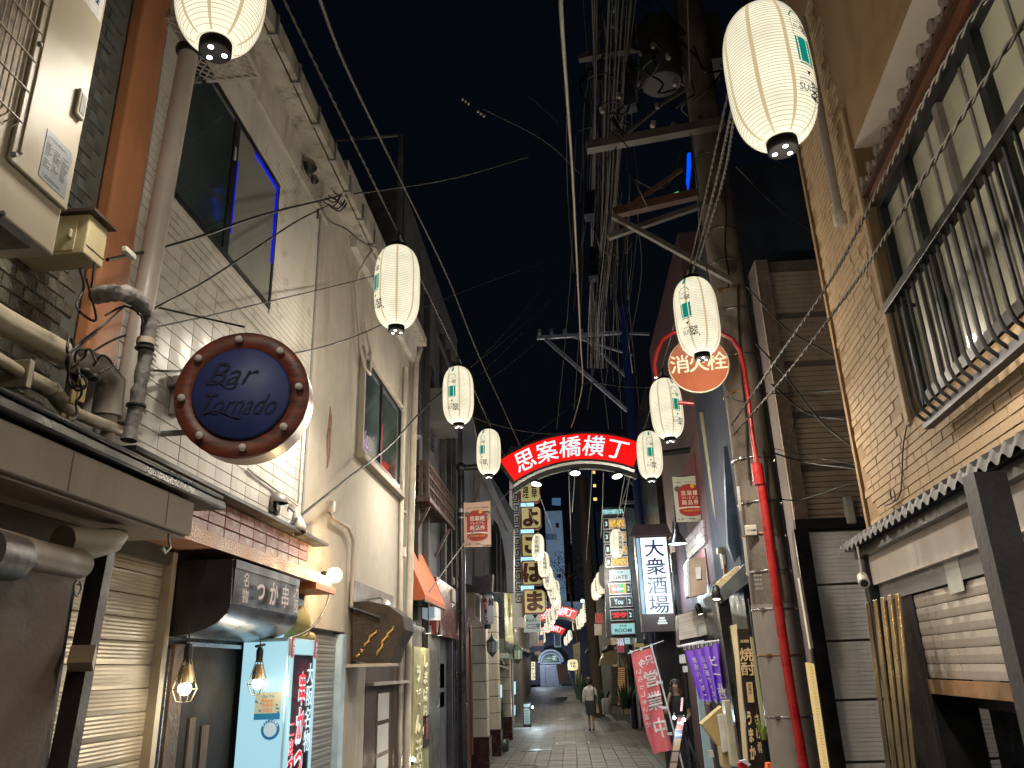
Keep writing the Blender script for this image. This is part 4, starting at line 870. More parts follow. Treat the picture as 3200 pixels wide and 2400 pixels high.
# small lanterns with the lane name
R2, H2 = .155, .34
sb1 = lantern_body(24, 20, R2, H2).mesh('paper_shade', M_lit)
q = MB()
for k in range(8):
    lf = LFrame(k * math.pi / 4 + .3, R2, H2); q.grid(lambda u, v: lf.P(-.004 + .008 * u, -H2 * .95 + 2 * H2 * .95 * v, .0005), 1, 24)
q.lathe([(.05, 0), (.055, .03)], (0, 0, -H2 - .015), seg=14); q.lathe([(.055, -.02), (.04, .03)], (0, 0, H2), seg=14); [q.lathe([(prof_r(z, R2, H2) + .0005, z - .0008), (prof_r(z, R2, H2) + .0012, z), (prof_r(z, R2, H2) + .0005, z + .0008)], seg=16, cap=False) for z in [-.3 + .05 * i for i in range(13)]]
sb2 = q.mesh('seams_and_ring', emit('seam_tan', (.28, .18, .09), .35))
q = MB(); lf = LFrame(0, R2, H2); column(q, lf, '思案橋横丁', 0, .27, .10, pitch=.107, c=.001, off=.035); sb3 = q.mesh('lane_name', M_prink)
M_off = mat('unlit_lantern_paper', (.42, .42, .45), .6, var=.03)
sb1o = lantern_body(24, 20, R2, H2).mesh('paper_shade', M_off)
SMALL = []   # px x, px y of the middle, px width
for px, py, w in ((1681, 1711, 39), (1699, 1764, 37), (1713, 1806, 34), (1724, 1836, 31), (1731, 1862, 28), (1736, 1842, 26), (1741, 1878, 24), (1733, 1912, 22), (1724, 1928, 21), (1716, 1942, 20), (1710, 1956, 19), (1696, 1990, 17)): SMALL.append((px, py, w, 0))
for px, py, w in ((1927, 1698, 41), (1912, 1752, 38), (1888, 1800, 33), (1878, 1822, 31), (1868, 1836, 29), (1861, 1846, 27), (1840, 1882, 23), (1831, 1906, 21), (1822, 1924, 20), (1815, 1938, 19), (1808, 1946, 18), (1797, 1953, 17), (1781, 1985, 14), (1775, 1995, 13), (1768, 2003, 12.5), (1762, 2006, 12), (1757, 2006, 12), (1749, 2002, 12)): SMALL.append((px, py, w, 1))
DESC = {0: 'small white lane lantern of the left string, ', 1: 'small white lane lantern of the right string, '}
ordn = ['first', 'second', 'third', 'fourth', 'fifth', 'sixth', 'seventh', 'eighth', 'ninth', 'tenth', 'eleventh', 'twelfth', 'thirteenth', 'fourteenth', 'fifteenth', 'sixteenth', 'seventeenth', 'eighteenth']
cnt = [0, 0]; SP = [[], []]
for px, py, w, sd in SMALL:
    p = dep(px, py, F_PX * 2 * R2 / w); k = cnt[sd]; cnt[sd] += 1
    off = sd == 1 and k == 2
    lab = 'unlit grey lane lantern in the string beside the bar sign rack' if off else ('lit lane lantern, ' + ordn[k] + ' from the near end of the ' + ('string by the restaurant signs' if sd == 0 else 'string by the bar rack'))
    t = thing('lane_lantern', p, lab, 'lantern', 'small lantern strings down the lane')
    inst('paper_shade', sb1o if off else sb1, t, p); inst('seams_and_ring', sb2, t, p)
    a = facing(p, (-10, 12, -14, -18, 10, 20)[k % 6] if sd == 0 else (40, -8, 55, 20, -15, 10)[k % 6])
    inst('lane_name', sb3, t, p, (0, 0, a)); SP[sd].append(p); t.rotation_euler = (rnd.uniform(-.05, .05), rnd.uniform(-.06, .06), 0)
    if k in (0, 4, 8, 12, 16): point('lantern_light', p + Vector((0.25 * (1 if sd == 0 else -1), -.15, -.5)), (200 if k == 0 else 150), (1, .88, .68), .1, t)
# lantern wires
def lwire(tops, r, lab, m=M_cablel, tw=.006):
    return cable(tops, r, lab, m, tw=tw, n=8)
LT = [t.location + Vector((0, 0, HL + .13)) for t in BL[:8]]
for t in BL[8:]: cable([t.location + Vector((0, 0, HL + .1)), t.location + Vector((0, 0, HL + .9))], .004, parent=t)
prv = Vector((-1.30, .2, 5.2)); lwire([BL[8].location + Vector((0, 0, HL + .13)), LT[0], LT[2], LT[4], LT[6], SP[0][0] + Vector((0, 0, .45)), SP[0][2] + Vector((0, 0, .4)), SP[0][6] + Vector((0, 0, .4))], .0042, 'pale twisted supply wire carrying the lanterns on the beige building side')
lwire([BL[9].location + Vector((0, 0, HL + .13)), LT[1], LT[3], LT[5], LT[7], SP[1][0] + Vector((0, 0, .45)), SP[1][3] + Vector((0, 0, .4)), SP[1][8] + Vector((0, 0, .4))], .0042, 'pale twisted supply wire carrying the lanterns on the utility pole side')
# ================================================================== arch signs
def arch(yy, ca, cz, R0, R1, a0, a1, lab, chars, scale=1, lamps=True, posts=True, th0=None):
    t = thing('arch_sign', (ca, yy, cz + R1), lab, 'sign'); fr = FF(yy)
    def pt(R, th, c=0): return fr.P(ca + R * math.sin(th), cz + R * math.cos(th), c)
    def ring(Ra, Rb, c0, c1, b0, b1, n=28):
        q = MB()
        for i in range(n):
            t0 = b0 + (b1 - b0) * i / n; t1 = b0 + (b1 - b0) * (i + 1) / n
            P = [pt(Ra, t0, c0), pt(Ra, t1, c0), pt(Rb, t1, c0), pt(Rb, t0, c0), pt(Ra, t0, c1), pt(Ra, t1, c1), pt(Rb, t1, c1), pt(Rb, t0, c1)]
            fs = [(4, 5, 6, 7), (0, 3, 2, 1), (0, 1, 5, 4), (2, 3, 7, 6)]
            if i == 0: fs.append((3, 0, 4, 7))
            if i == n - 1: fs.append((1, 2, 6, 5))
            q.add(P, fs)
        return q
    ring(R0 - .035 * scale, R1 + .035 * scale, -.12, .10, a0 - .02, a1 + .02).build('housing', M_black, t)
    ring(R0, R1, .101, .106, a0, a1).build('red_face', emit('red_acrylic_lit', (1, .006, .006), .95, .3), t)
    q1 = MB(); q2 = MB(); n = len(chars); Rm = (R0 + R1) / 2; sp = (a1 - a0) * .155; mid = (a0 + a1) / 2
    for i, ch in enumerate(chars):
        th = mid + (i - (n - 1) / 2) * sp * 1.12
        o = pt(Rm, th); u = Vector((math.cos(th), 0, -math.sin(th))); f2 = Frame(o, u, (0, -1, 0), Vector((math.sin(th), 0, math.cos(th))))
        h = (R1 - R0) * .80
        put(q1, f2, ch, 0, 0, h, c=.109, off=.045, slant=.12); put(q2, f2, ch, 0, 0, h, c=.114, off=.022, slant=.12)
    q1.build('letter_outline', emit('letter_purple', (.12, .07, .3), .6), t); q2.build('lettering', emit('letter_ice', (.72, .95, 1.0), 1.15), t)
    ring(R0 - .14 * scale, R0 - .06 * scale, -.06, .02, a0 - .06, a1 + .06).build('lower_tube', mat('dark_arch_tube', (.012, .012, .014), .6), t)
    if lamps:
        for k, th in enumerate(lamps):
            c = pt(R0 - .19 * scale, th, .03); q = MB(); d = Vector((math.sin(th) * .5, -.25, -1)).normalized()
            q.lathe([(.03, -.05), (.085, -.02), (.09, .02), (.085, .025)], c, d, 20); q.build('lamp_body', M_blackm, t)
            q = MB(); q.lathe([(.08, .026), (.001, .032)], c, d, 20); q.build('lamp_lens', emit('lamp_lens_glow', (1, .98, .9), 9), t)
            spot('arch_spot', c + d * .16, c + d * 3, 95, (.82, .92, 1), 140, .08, .7, t)
    return t
# circle through the three upper corners of the photo's arch
def circ(p, q_, r):
    ax, ay = p; bx, by = q_; cx, cy = r; d = 2 * (ax * (by - cy) + bx * (cy - ay) + cx * (ay - by))
    ux = ((ax * ax + ay * ay) * (by - cy) + (bx * bx + by * by) * (cy - ay) + (cx * cx + cy * cy) * (ay - by)) / d
    uy = ((ax * ax + ay * ay) * (cx - bx) + (bx * bx + by * by) * (ax - cx) + (cx * cx + cy * cy) * (bx - ax)) / d
    return ux, uy, math.hypot(ax - ux, ay - uy)
AY = 12.5; f_ = FF(AY); pl = f_.at(1564, 1444); pm = f_.at(1790, 1363); pr_ = f_.at(2004, 1391)
ux, uy, RR = circ(pl, pm, pr_); aL = math.atan2(pl[0] - ux, pl[1] - uy); aR = math.atan2(pr_[0] - ux, pr_[1] - uy)
lamps = [math.atan2(f_.at(x_, y_)[0] - ux, f_.at(x_, y_)[1] - uy) for x_, y_ in ((1672, 1500), (1796, 1468), (1928, 1482))]
A1 = arch(AY, ux, uy, RR - .42, RR, aL, aR, 'large red illuminated arch sign with pale blue characters spanning the lane', '思案橋横丁', 1, lamps)
q = MB(); py_ = AY + .15
xl = f_.at(1437, 1480)[0]; zl = f_.at(1437, 1450)[1]
q.tube([(xl, py_, 0), (xl, py_, zl)], .055, 14); q.build('post', M_black, A1)
xr = f_.at(2215, 1550)[0]; zr = f_.at(2195, 1375)[1]
q = MB(); q.tube([(xr, py_, 0), (xr, py_, zr)], .06, 14); q.build('post', M_black, A1)
q = MB(); q.tube([(xl - .03, py_, zl - .03), (pl[0] + .2, py_, zl - .02)], .05, 12); q.ball((xl, py_, zl - .02), .085, 12, 8); q.tube([(xr, py_, zr - .1), (pr_[0] - .2, py_, zl + .0)], .05, 12); q.build('cross_arm', M_black, A1)
q = MB(); q.tube([(xl, py_, zl - .78), (xl, py_, zl - .72)], .064, 12); q.tube([(xl, py_, zl - .88), (xl, py_, zl - .85)], .064, 12); q.build('band', M_galv, A1)
def small_arch(yy, L, M_, R_, lab):
    f = FF(yy); a, b_, c = f.at(*L), f.at(*M_), f.at(*R_); x, z, r = circ(a, b_, c)
    return arch(yy, x, z, r - .46, r, math.atan2(a[0] - x, a[1] - z), math.atan2(c[0] - x, c[1] - z), lab, '思案橋横丁', .9, False)
small_arch(40, (1677, 1918), (1738, 1896), (1806, 1910), 'second red arch sign, smaller, further down the lane')
small_arch(58, (1680, 1968), (1722, 1953), (1767, 1966), 'farthest and smallest red arch sign above the end house')
# ================================================================== middle distance, left side
db = thing('balcony_building', (-2.3, 12, 0), 'dark narrow building with iron balcony and orange awning', 'building')
y0d = BY1 + .1
b = MB(); b.box(-4, -2.05, y0d, 15.2, 0, 8.5); b.build('wall', mat('sooty_wall', (.09, .09, .095), .8, var=.4, dirt=(.015, .015, .02)), db)
b = MB()
for k in range(16): b.box(-2.049, -2.03, 10.2, 12.2, 5.2 + k * .09, 5.26 + k * .09)
b.build('louvre_shutter', mat('blue_black_slats', (.025, .03, .045), .5), db)
for k, (y, w) in enumerate(((10.0, .12), (10.5, .08), (11.3, .1), (12.9, .14), (13.6, .1), (14.2, .12))):
    b = MB(); b.box(-2.04, -1.96, y, y + w, 2.5 if k % 2 else 0, 7.6); b.build('service_duct', M_cream if k == 0 else M_dark, db)
b = MB(); b.box(-2.04, -1.7, 11.6, 12.6, 5.55, 6.1); b.build('eave_box', mat('grey_eave', (.12, .12, .11), .6), db)
# balcony
fbx = Frame((-1.78, 0, 0), (0, 1, 0), (1, 0, 0)); pA = fbx.at(1339, 1448); pB = fbx.at(1417, 1540); pC = fbx.at(1339, 1552); pD = fbx.at(1417, 1637)
M_rail = mat('brown_iron', (.085, .055, .045), .5, metal=.2)
bal = thing('balcony', (-1.6, pA[0], pC[1]), 'brown iron balcony with bar railing over the dark shop', 'balcony')
zt, zb = pA[1], pC[1]; ya, yb = pA[0], pD[0]
b = MB()
for z in (zt, zt - (zt - zb) * .33, zt - (zt - zb) * .66): b.box(-1.80, -1.77, ya, yb, z - .015, z + .015)
b.box(-1.81, -1.76, ya, yb, zb - .06, zb); b.build('rails', M_rail, bal)
for k in range(14): y = ya + (yb - ya) * k / 13; b = MB(); b.box(-1.792, -1.778, y - .007, y + .007, zb, zt); b.build('baluster', M_rail, bal)
for x in (-1.79, -1.88, -2.0): b = MB(); b.box(x - .02, x + .02, ya - .02, ya + .02, zb, zt + .05); b.build('post', M_rail, bal)
for z in (zt, (zt + zb) / 2, zb): b = MB(); b.box(-2.05, -1.79, ya - .012, ya + .012, z - .02, z + .02); b.build('end_rail', M_rail, bal)
b = MB()
for k in range(11): b.box(-2.05, -1.80, ya + k * .16, ya + k * .16 + .05, zb - .06, zb - .03)
b.build('floor_slats', M_rail, bal)
b = MB(); b.bar((-1.81, ya + .3, zb - .05), (-2.05, ya + .3, zb - .5), .04); b.bar((-1.81, yb - .2, zb - .05), (-2.05, yb - .2, zb - .5), .04); b.build('brace', M_rail, bal)
# awning
aw = thing('awning', (-1.6, 10.5, 2.8), 'orange fabric awning over the lit wooden signboard', 'awning')
fx = Frame((-1.72, 0, 0), (0, 1, 0), (1, 0, 0)); tip = fx.at(1393, 1905); ty = min(tip[0], 12.2); tz = tip[1]
tx = Frame((-2.0, 0, 0), (0, 1, 0), (1, 0, 0)).at(1296, 1780)
yN = y0d + .05
b = MB(); b.add([(-2.04, yN, tz + .75), (-2.04, ty, tz + .75), (-1.72, ty, tz + .06), (-1.72, yN, tz + .06)], [(0, 1, 2, 3)]); b.add([(-2.04, yN, tz + .75), (-1.72, yN, tz + .06), (-1.72, yN, tz), (-2.04, yN, tz)], [(0, 1, 2, 3)]); b.add([(-1.72, yN, tz + .06), (-1.72, ty, tz + .06), (-1.72, ty, tz), (-1.72, yN, tz)], [(0, 1, 2, 3)])
b.build('canvas', mat('orange_canvas', (.42, .10, .025), .75, var=.1), aw)
b = MB(); b.tube([(-1.73, yN, tz), (-1.73, ty, tz)], .014, 6); b.tube([(-2.04, ty, tz + .75), (-1.72, ty, tz + .04)], .014, 6); b.build('frame', M_rail, aw)
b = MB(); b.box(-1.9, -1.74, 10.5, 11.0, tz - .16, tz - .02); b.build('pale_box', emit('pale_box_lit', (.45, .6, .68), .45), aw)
# two spot lamps and lit sign board
for i, (px, py) in enumerate(((1338, 1980), (1374, 1986))):
    c = P3(px, py, -1.80); t = thing('cone_lamp', c, ('nearer' if i == 0 else 'farther') + ' of two small cone lamps glowing under the orange awning', 'lamp', 'cone lamps under the awning')
    q = MB(); q.lathe([(.015, .14), (.02, .05), (.065, 0)], c, seg=16, cap=False); q.tube([c + Vector((0, 0, .14)), c + Vector((0, 0, .32)), c + Vector((-.22, 0, .35))], .008, 6); q.build('shade', M_blackm, t)
    q = MB(); q.lathe([(.06, .004), (.001, .0)], c, seg=16); q.build('diffuser', emit('warm_diffuser', (1, .95, .7), 5), t)
    point('lamp_glow', c - Vector((0, 0, .08)), 6, (1, .85, .55), .04, t)
sg = thing('wooden_signboard', (-1.85, 10.3, 1), 'lit olive wooden signboard with cream carved characters beside the downpipe', 'sign')
f1 = Frame((-1.86, 0, 0), (0, 1, 0), (1, 0, 0)); e0 = f1.at(1292, 2200)[0]; e1 = f1.at(1341, 2200)[0]
b = MB(); b.fb(f1, e0, e1, .1, 2.16, -.04, 0); b.build('board', mat('olive_board', (.30, .28, .14), .5, var=.3, dirt=(.15, .13, .07)), sg)
b = MB(); w_ = (e1 - e0)
column(b, f1, 'しまばらの', e0 + w_ * .7, 2.08, .16, pitch=.2, c=.012, off=.03, w=w_ * .32, thick=.01); column(b, f1, 'うどん', e0 + w_ * .25, 1.95, .2, pitch=.28, c=.012, off=.05, w=w_ * .3, thick=.01); column(b, f1, '活けや', e0 + w_ * .32, 1.12, .26, pitch=.28, c=.012, off=.05, w=w_ * .36, thick=.01)
b.build('characters', mat('cream_paint', (.75, .7, .5), .5), sg)
b = MB(); column(b, f1, '本店', e0 + w_ * .75, .74, .15, pitch=.2, c=.014, off=.06, w=w_ * .32); b.build('red_characters', emit('red_char', (.9, .05, .03), .8), sg)
b = MB(); b.fb(f1, e0 + w_ * .6, e1 - .02, 1.0, 1.36, .002, .012); b.build('notice', mat('notice_dark', (.05, .03, .03), .4), sg)
b = MB(); column(b, f1, '営業案内', e0 + w_ * .78, 1.33, .06, c=.016, off=.02, w=w_ * .2); b.build('notice_print', mat('pink_print', (.6, .2, .2), .5), sg)
c = P3(1290, 2375, -1.80); t = thing('floor_lamp', c, 'small bright bulb low by the olive wooden signboard', 'lamp'); q = MB(); q.ball(c, .03, 12, 8); q.build('bulb', M_bulb, t); point('lamp_glow', c + Vector((.06, -.02, 0)), 4, (1, .88, .6), .03, t)
q = MB(); q.lathe([(.03, -.05), (.035, -.01)], c, seg=10); q.build('socket', M_black, t)
fq_ = Frame((-2.0, 0, 0), (0, 1, 0), (1, 0, 0)); yq = [fq_.at(u, 2200)[0] for u in (1341, 1375, 1410, 1450, 1478)]
b = MB(); b.box(-2.3, -2.0, yq[0], yq[1], 0, 2.5); b.build('stone_pillar', mat('speckled_dark_stone', (.05, .052, .045), .4, var=.8, scale=9, dirt=(.30, .29, .24), dscale=11, damt=.7), label='speckled dark stone door pillar beside the olive signboard', cat='pillar')
rs = thing('red_shop', (-1.95, 13.5, 0), 'dark red shop front with meter box and maroon panels', 'shop')
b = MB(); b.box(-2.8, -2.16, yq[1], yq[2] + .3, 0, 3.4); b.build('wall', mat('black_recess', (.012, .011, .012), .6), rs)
b = MB(); b.box(-2.159, -2.13, yq[1] + .02, yq[2] + .25, 0, 1.28); b.build('maroon_panel', mat('maroon_panel', (.11, .03, .022), .4, var=.3), rs)
for z0, z1 in ((1.62, 2.0), (1.34, 1.58)): b = MB(); b.box(-2.15, -2.05, yq[1] + .15, yq[1] + .75, z0, z1); b.build('meter_box', mat('grey_brown_box', (.26, .23, .20), .5), rs, bevel=.01)
b = MB(); b.box(-2.12, -1.93, yq[0] + .2, 13.9, 2.38, 3.2); b.build('fascia', mat('maroon_fascia', (.12, .012, .012), .35, var=.15), rs)
f2 = Frame((-1.925, 0, 0), (0, 1, 0), (1, 0, 0)); b = MB(); put(b, f2, 'ng Long', 13.0, 2.75, .13, c=.005, w=.9); b.build('lettering', mat('dull_red_letters', (.35, .08, .07), .5), rs)
b = MB(); b.box(-1.93, -1.90, 13.3, 13.65, 2.95, 3.15); b.build('square_vent', mat('vent_cream', (.4, .36, .28), .5), rs, bevel=.006)
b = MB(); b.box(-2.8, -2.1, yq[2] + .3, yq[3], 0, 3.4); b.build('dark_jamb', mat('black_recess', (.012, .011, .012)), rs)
for k in range(5): y = yq[2] + (yq[3] - yq[2]) * (k + .5) / 5; b = MB(); b.tube([(-2.06, y, 0), (-2.06, y, 3.6 + k * .4)], .045, 10); b.build('black_pipe', M_black if k % 2 else mat('blue_black_pipe', (.015, .017, .028), .3), rs)
b = MB(); b.box(-2.8, -2.03, yq[3], yq[4] - .25, 0, 2.7); b.build('rust_panel', mat('rust_brown_panel', (.16, .045, .028), .5), rs)
b = MB(); b.box(-2.8, -2.0, yq[4] - .25, yq[4], .35, 2.75); b.build('rust_panel', mat('rust_brown_panel2', (.11, .03, .02), .5), rs)
b = MB(); b.box(-2.5, -1.98, 13.9, yq[4], 3.3, 3.42); b.build('ledge', M_black, rs)
b = MB(); b.poly([(-1.99, yq[3] + .1, 1.0), (-1.99, yq[3] + .35, .95), (-1.99, yq[3] + .12, 1.35)], (.004, 0, 0)); b.build('paper_corner', mat('loose_paper', (.5, .48, .42), .8), rs)
f3 = FF(14.2)
t = thing('slanted_sign', ipx(1450, 1950, 14.2), 'slanting dull purple plate sign with pale characters beside the red fascia', 'sign')
P = [ipx(1448, 1888, 14.2), ipx(1480, 1909, 14.2), ipx(1453, 2007, 14.2), ipx(1418, 1996, 14.2)]; b = MB(); b.poly(P, (0, .05, 0)); b.build('plate', mat('purple_grey_plate', (.16, .10, .12), .35), t)
u_ = (P[1] - P[0]).normalized(); v_ = (P[0] - P[3]).normalized(); o_ = P[3]; fr = Frame(o_, u_, (0, -1, 0), v_); L_ = (P[0] - P[3]).length; Wd = (P[1] - P[0]).length
b = MB(); column(b, fr, '宿屋', Wd * .32, L_ * .68, L_ * .26, c=.006, off=.02, w=Wd * .34); column(b, fr, 'お食事処', Wd * .78, L_ * .8, L_ * .14, c=.006, w=Wd * .2); b.build('characters', mat('pale_char', (.5, .42, .46), .5), t)
# white banner flags on the arch posts
def voucher(px0, py0, px1, py1, yy, lab, tone, sd):
    f = FF(yy); a0, z1 = f.at(px0, py0); a1, z0 = f.at(px1, py1); t = thing('banner', f.P((a0 + a1) / 2, z0, 0), lab, 'banner'); W_ = a1 - a0; H_ = z1 - z0; g = (a0 + a1) / 2
    q = MB(); q.grid(lambda u, v: f.P(a0 + W_ * u, z0 + H_ * v, .006 * math.sin(u * 5 + v * 3)), 8, 10); q.build('cloth', mat('banner_cloth' + tone, {'w': (.55, .38, .30), 'g': (.50, .53, .44)}[tone], .7, var=.05), t)
    q = MB(); q.fb(f, a0 + W_ * .12, a1 - W_ * .12, z0 + H_ * .20, z0 + H_ * .72, .010, .013)
    for k in range(20): th0 = math.pi * k / 20; th1 = math.pi * (k + 1) / 20; R_ = W_ * .33; q.add([f.P(g, z0 + H_ * .70, .0125), f.P(g + R_ * math.cos(th0), z0 + H_ * .70 + R_ * .55 * math.sin(th0), .0125), f.P(g + R_ * math.cos(th1), z0 + H_ * .70 + R_ * .55 * math.sin(th1), .0125)], [(0, 1, 2)])
    for k in range(16): th0 = -math.pi * k / 16; th1 = -math.pi * (k + 1) / 16; R_ = W_ * .36; q.add([f.P(g, z0 + H_ * .22, .0125), f.P(g + R_ * math.cos(th0), z0 + H_ * .22 + R_ * .45 * math.sin(th0), .0125), f.P(g + R_ * math.cos(th1), z0 + H_ * .22 + R_ * .45 * math.sin(th1), .0125)], [(0, 2, 1)])
    q.build('red_emblem', mat('emblem_red', (.33, .02, .02), .6), t)
    q = MB(); rowt(q, f, '思案橋', g, z0 + H_ * .62, H_ * .105, c=.016, off=.03, pitch=W_ * .19); rowt(q, f, 'プレミアム', g, z0 + H_ * .515, H_ * .06, c=.016, off=.02, pitch=W_ * .11); rowt(q, f, '商品券', g, z0 + H_ * .415, H_ * .105, c=.016, off=.03, pitch=W_ * .19)
    for k in range(12): u0 = -.38 + .76 * k / 12; q.add([f.P(g + W_ * u0, z0 + H_ * (.325 - .12 * u0 * u0), .016), f.P(g + W_ * (u0 + .0634), z0 + H_ * (.325 - .12 * (u0 + .0634) ** 2), .016), f.P(g + W_ * (u0 + .0634), z0 + H_ * (.295 - .12 * (u0 + .0634) ** 2), .016), f.P(g + W_ * u0, z0 + H_ * (.295 - .12 * u0 * u0), .016)], [(3, 2, 1, 0)])
    q.build('cream_lettering', mat('emblem_cream', (.7, .62, .5), .6), t)
    q = MB(); put(q, f, '10,000', g - W_ * .08, z0 + H_ * .235, H_ * .035, c=.016, off=.03, w=W_ * .3); rowt(q, f, 'で販売', g + W_ * .2, z0 + H_ * .235, H_ * .04, c=.016, pitch=W_ * .07, off=.02); q.lathe([(W_ * .07, 0), (.001, .001)], f.P(g + W_ * .12, z0 + H_ * .77, .014), f.n, 14); q.build('yellow_print', mat('emblem_yellow', (.6, .38, .03), .6), t)
    q = MB(); put(q, f, '6', a0 + W_ * .08, z0 + H_ * .065, H_ * .045, c=.010, off=.03); put(q, f, '15', a0 + W_ * .2, z0 + H_ * .065, H_ * .045, c=.010, off=.03); q.fb(f, a0 + W_ * .4, a1 - W_ * .4, z0 + H_ * .055, z0 + H_ * .07, .009, .010)
    rowt(q, f, '浜町商店街', g, z0 + H_ * .865, H_ * .022, c=.010, pitch=W_ * .045); q.fb(f, a0 + W_ * .08, a0 + W_ * .28, z0 + H_ * .86, z0 + H_ * .87, .009, .010); q.fb(f, a1 - W_ * .32, a1 - W_ * .06, z0 + H_ * .855, z0 + H_ * .862, .009, .010); q.fb(f, a1 - W_ * .32, a1 - W_ * .08, z0 + H_ * .87, z0 + H_ * .877, .009, .010); q.fb(f, a1 - W_ * .32, a1 - W_ * .05, z0 + H_ * .745, z0 + H_ * .78, .009, .011)
    rowt(q, f, '思案橋全店', g + W_ * .12, z0 + H_ * .04, H_ * .022, c=.010, pitch=W_ * .06)
    q.build('dark_print', mat('emblem_dark', (.03, .03, .03), .6), t)
    q = MB(); q.lathe([(W_ * .1, 0), (.001, .001)], f.P(a0 + W_ * .13, z0 + H_ * .72, .012), f.n, 16); q.build('green_dot', mat('emblem_green', (.03, .13, .09), .6), t)
    q = MB(); q.tube([f.P(a0 - (.12 if sd < 0 else 0), z1, -.01), f.P(a1 + (.12 if sd > 0 else 0), z1, -.01)], .009, 6); q.tube([f.P(a0 - (.12 if sd < 0 else 0), z0 + .02, -.01), f.P(a1 + (.12 if sd > 0 else 0), z0 + .02, -.01)], .009, 6); q.build('rod', M_black, t)
voucher(1449, 1570, 1535, 1707, 12.55, 'pinkish shopping voucher banner on the black arch post by the iron balcony', 'w', -1)
voucher(2100, 1490, 2212, 1628, 12.3, 'greenish shopping voucher banner on the arch post beside the utility pole', 'g', 1)
# ------------------------------------------------ cream building with pillars
cb_ = thing('pillar_building', (-2.2, 19, 0), 'cream building with block pillars, pointed dark window and green framed show window', 'building')
M_cr = mat('cream_block', (.62, .58, .50), .6, var=.06, dirt=(.25, .22, .18), dscale=1); M_mar = mat('maroon_plinth', (.045, .018, .018), .25)
b = MB(); b.box(-5, -2.16, 17.3, 26, 0, 7.2); b.build('wall', mat('pale_upper_wall', (.36, .37, .38), .7, var=.06, dirt=(.2, .2, .2)), cb_)
pil = [(1478, 1525, 2400), (1524, 1568, 2364), (1573, 1604, 2312)]
for i, (u0, u1, vb) in enumerate(pil):
    a, yy = GR.at(u1 - (4 if i == 0 else 12), vb); yy = max(16.8, min(26, yy)); f = FF(yy); a1 = f.at(u1 - (0 if i == 0 else 6), vb - 40)[0]; a0 = f.at(u0, vb - 40)[0]; a1 = min(a1, -1.72); a0 = min(a0, a1 - .25)
    pz = f.at(u0, vb - 95 + i * 12)[1]
    b = MB(); b.box(a0 - .1, a1 + .03, yy - .02, yy + .55, 0, pz); b.build('plinth', M_mar, cb_)
    h = (2.75 - pz) / 6
    for k in range(8):
        b = MB(); b.box(a0 - .08, a1, yy, yy + .5, pz + .004 + k * h, pz + (k + 1) * h - .012); b.build('block', M_cr, cb_, bevel=.006)
    b = MB(); b.box(a0 - .07, a1 - .01, yy + .01, yy + .49, pz, pz + 8 * h - .02); b.build('core', M_mortar, cb_)
# show window, green frame
bw = MB(); fg = Frame((-1.62, 0, 0), (0, 1, 0), (1, 0, 0)); g0 = fg.at(1578, 1900)[0]; g1 = fg.at(1604, 1900)[0]; zA = fg.at(1578, 1812)[1]; zB_ = fg.at(1578, 2040)[1]
g0 = min(max(g0, 19), 24); g1 = max(g1, g0 + 2)
cs = thing('show_window', (-1.8, g0, zB_), 'green framed lit show window box jutting out of the cream building', 'window')
b = MB(); b.box(-2.1, -1.62, g0, g1, zA, zA + .1); b.box(-2.1, -1.6, g0 - .03, g1, zB_ - .12, zB_); b.build('cornice', mat('pale_green_trim', (.28, .34, .30), .5), cs)
b = MB(); b.box(-2.1, -1.64, g0, g1, zB_, zA); b.build('case', mat('navy_case', (.015, .02, .035), .3), cs)
b = MB(); b.box(-2.09, -1.66, g0 - .02, g0 - .001, zA - .35, zA); b.box(-2.09, -1.66, g0 - .02, g0 - .001, zB_, zB_ + .35); b.build('green_panel', mat('green_panel', (.09, .14, .11), .5), cs)
b = MB(); b.box(-1.639, -1.634, g0 + .15, g1 - .1, zB_ + .3, zA - .1); b.build('yellow_pane', emit('yellow_sign_lit', (.55, .5, .14), .5), cs)
fy = Frame((-1.63, 0, 0), (0, 1, 0), (1, 0, 0)); b = MB(); column(b, fy, '銀嶺', (g0 + g1) / 2, zA - .35, .35, c=.004, off=.02, w=.8); b.build('characters', M_ink, cs)
b = MB()
for k in range(26): yy = g0 + .3 + rnd.random() * (g1 - g0 - .5); zz = zB_ + .35 + rnd.random() * .9; b.box(-1.632, -1.630, yy, yy + .05, zz, zz + rnd.uniform(.1, .35))
b.build('bright_strokes', emit('pale_yellow_strokes', (1, .92, .6), .9), cs)
# pointed arch window on the upper wall facing the camera
def poly_px(pts, yy, d, name, m, root, **k):
    q = MB(); q.poly([ipx(u, v, yy) for u, v in pts], (0, d, 0)); return q.build(name, m, root, **k)
ub = thing('grey_upper_house', ipx(1520, 1500, 17), 'pale grey house with a diagonal gutter and a pointed dark arched window above the pillars', 'building')
poly_px([(1443, 1270), (1475, 1300), (1500, 1420), (1560, 1560), (1605, 1650), (1605, 1850), (1540, 1850), (1452, 1850)], 17.0, .3, 'wall', mat('grey_house_wall', (.48, .49, .52), .7, var=.08, dirt=(.2, .2, .22)), ub)  # even pale grey wall colour
poly_px([(1497, 1470), (1509, 1470), (1600, 1655), (1590, 1662)], 16.9, .08, 'gutter', mat('white_gutter', (.5, .5, .5), .5), ub)
poly_px([(1482, 1455), (1499, 1455), (1503, 1800), (1482, 1800)], 16.93, .06, 'pilaster_strip', mat('beige_strip', (.34, .28, .26), .7), ub)
poly_px([(1512, 1480), (1530, 1478), (1606, 1600), (1610, 1665), (1600, 1650)], 18.5, .1, 'roof_edge', mat('blue_grey_slates', (.10, .11, .14), .6), ub)
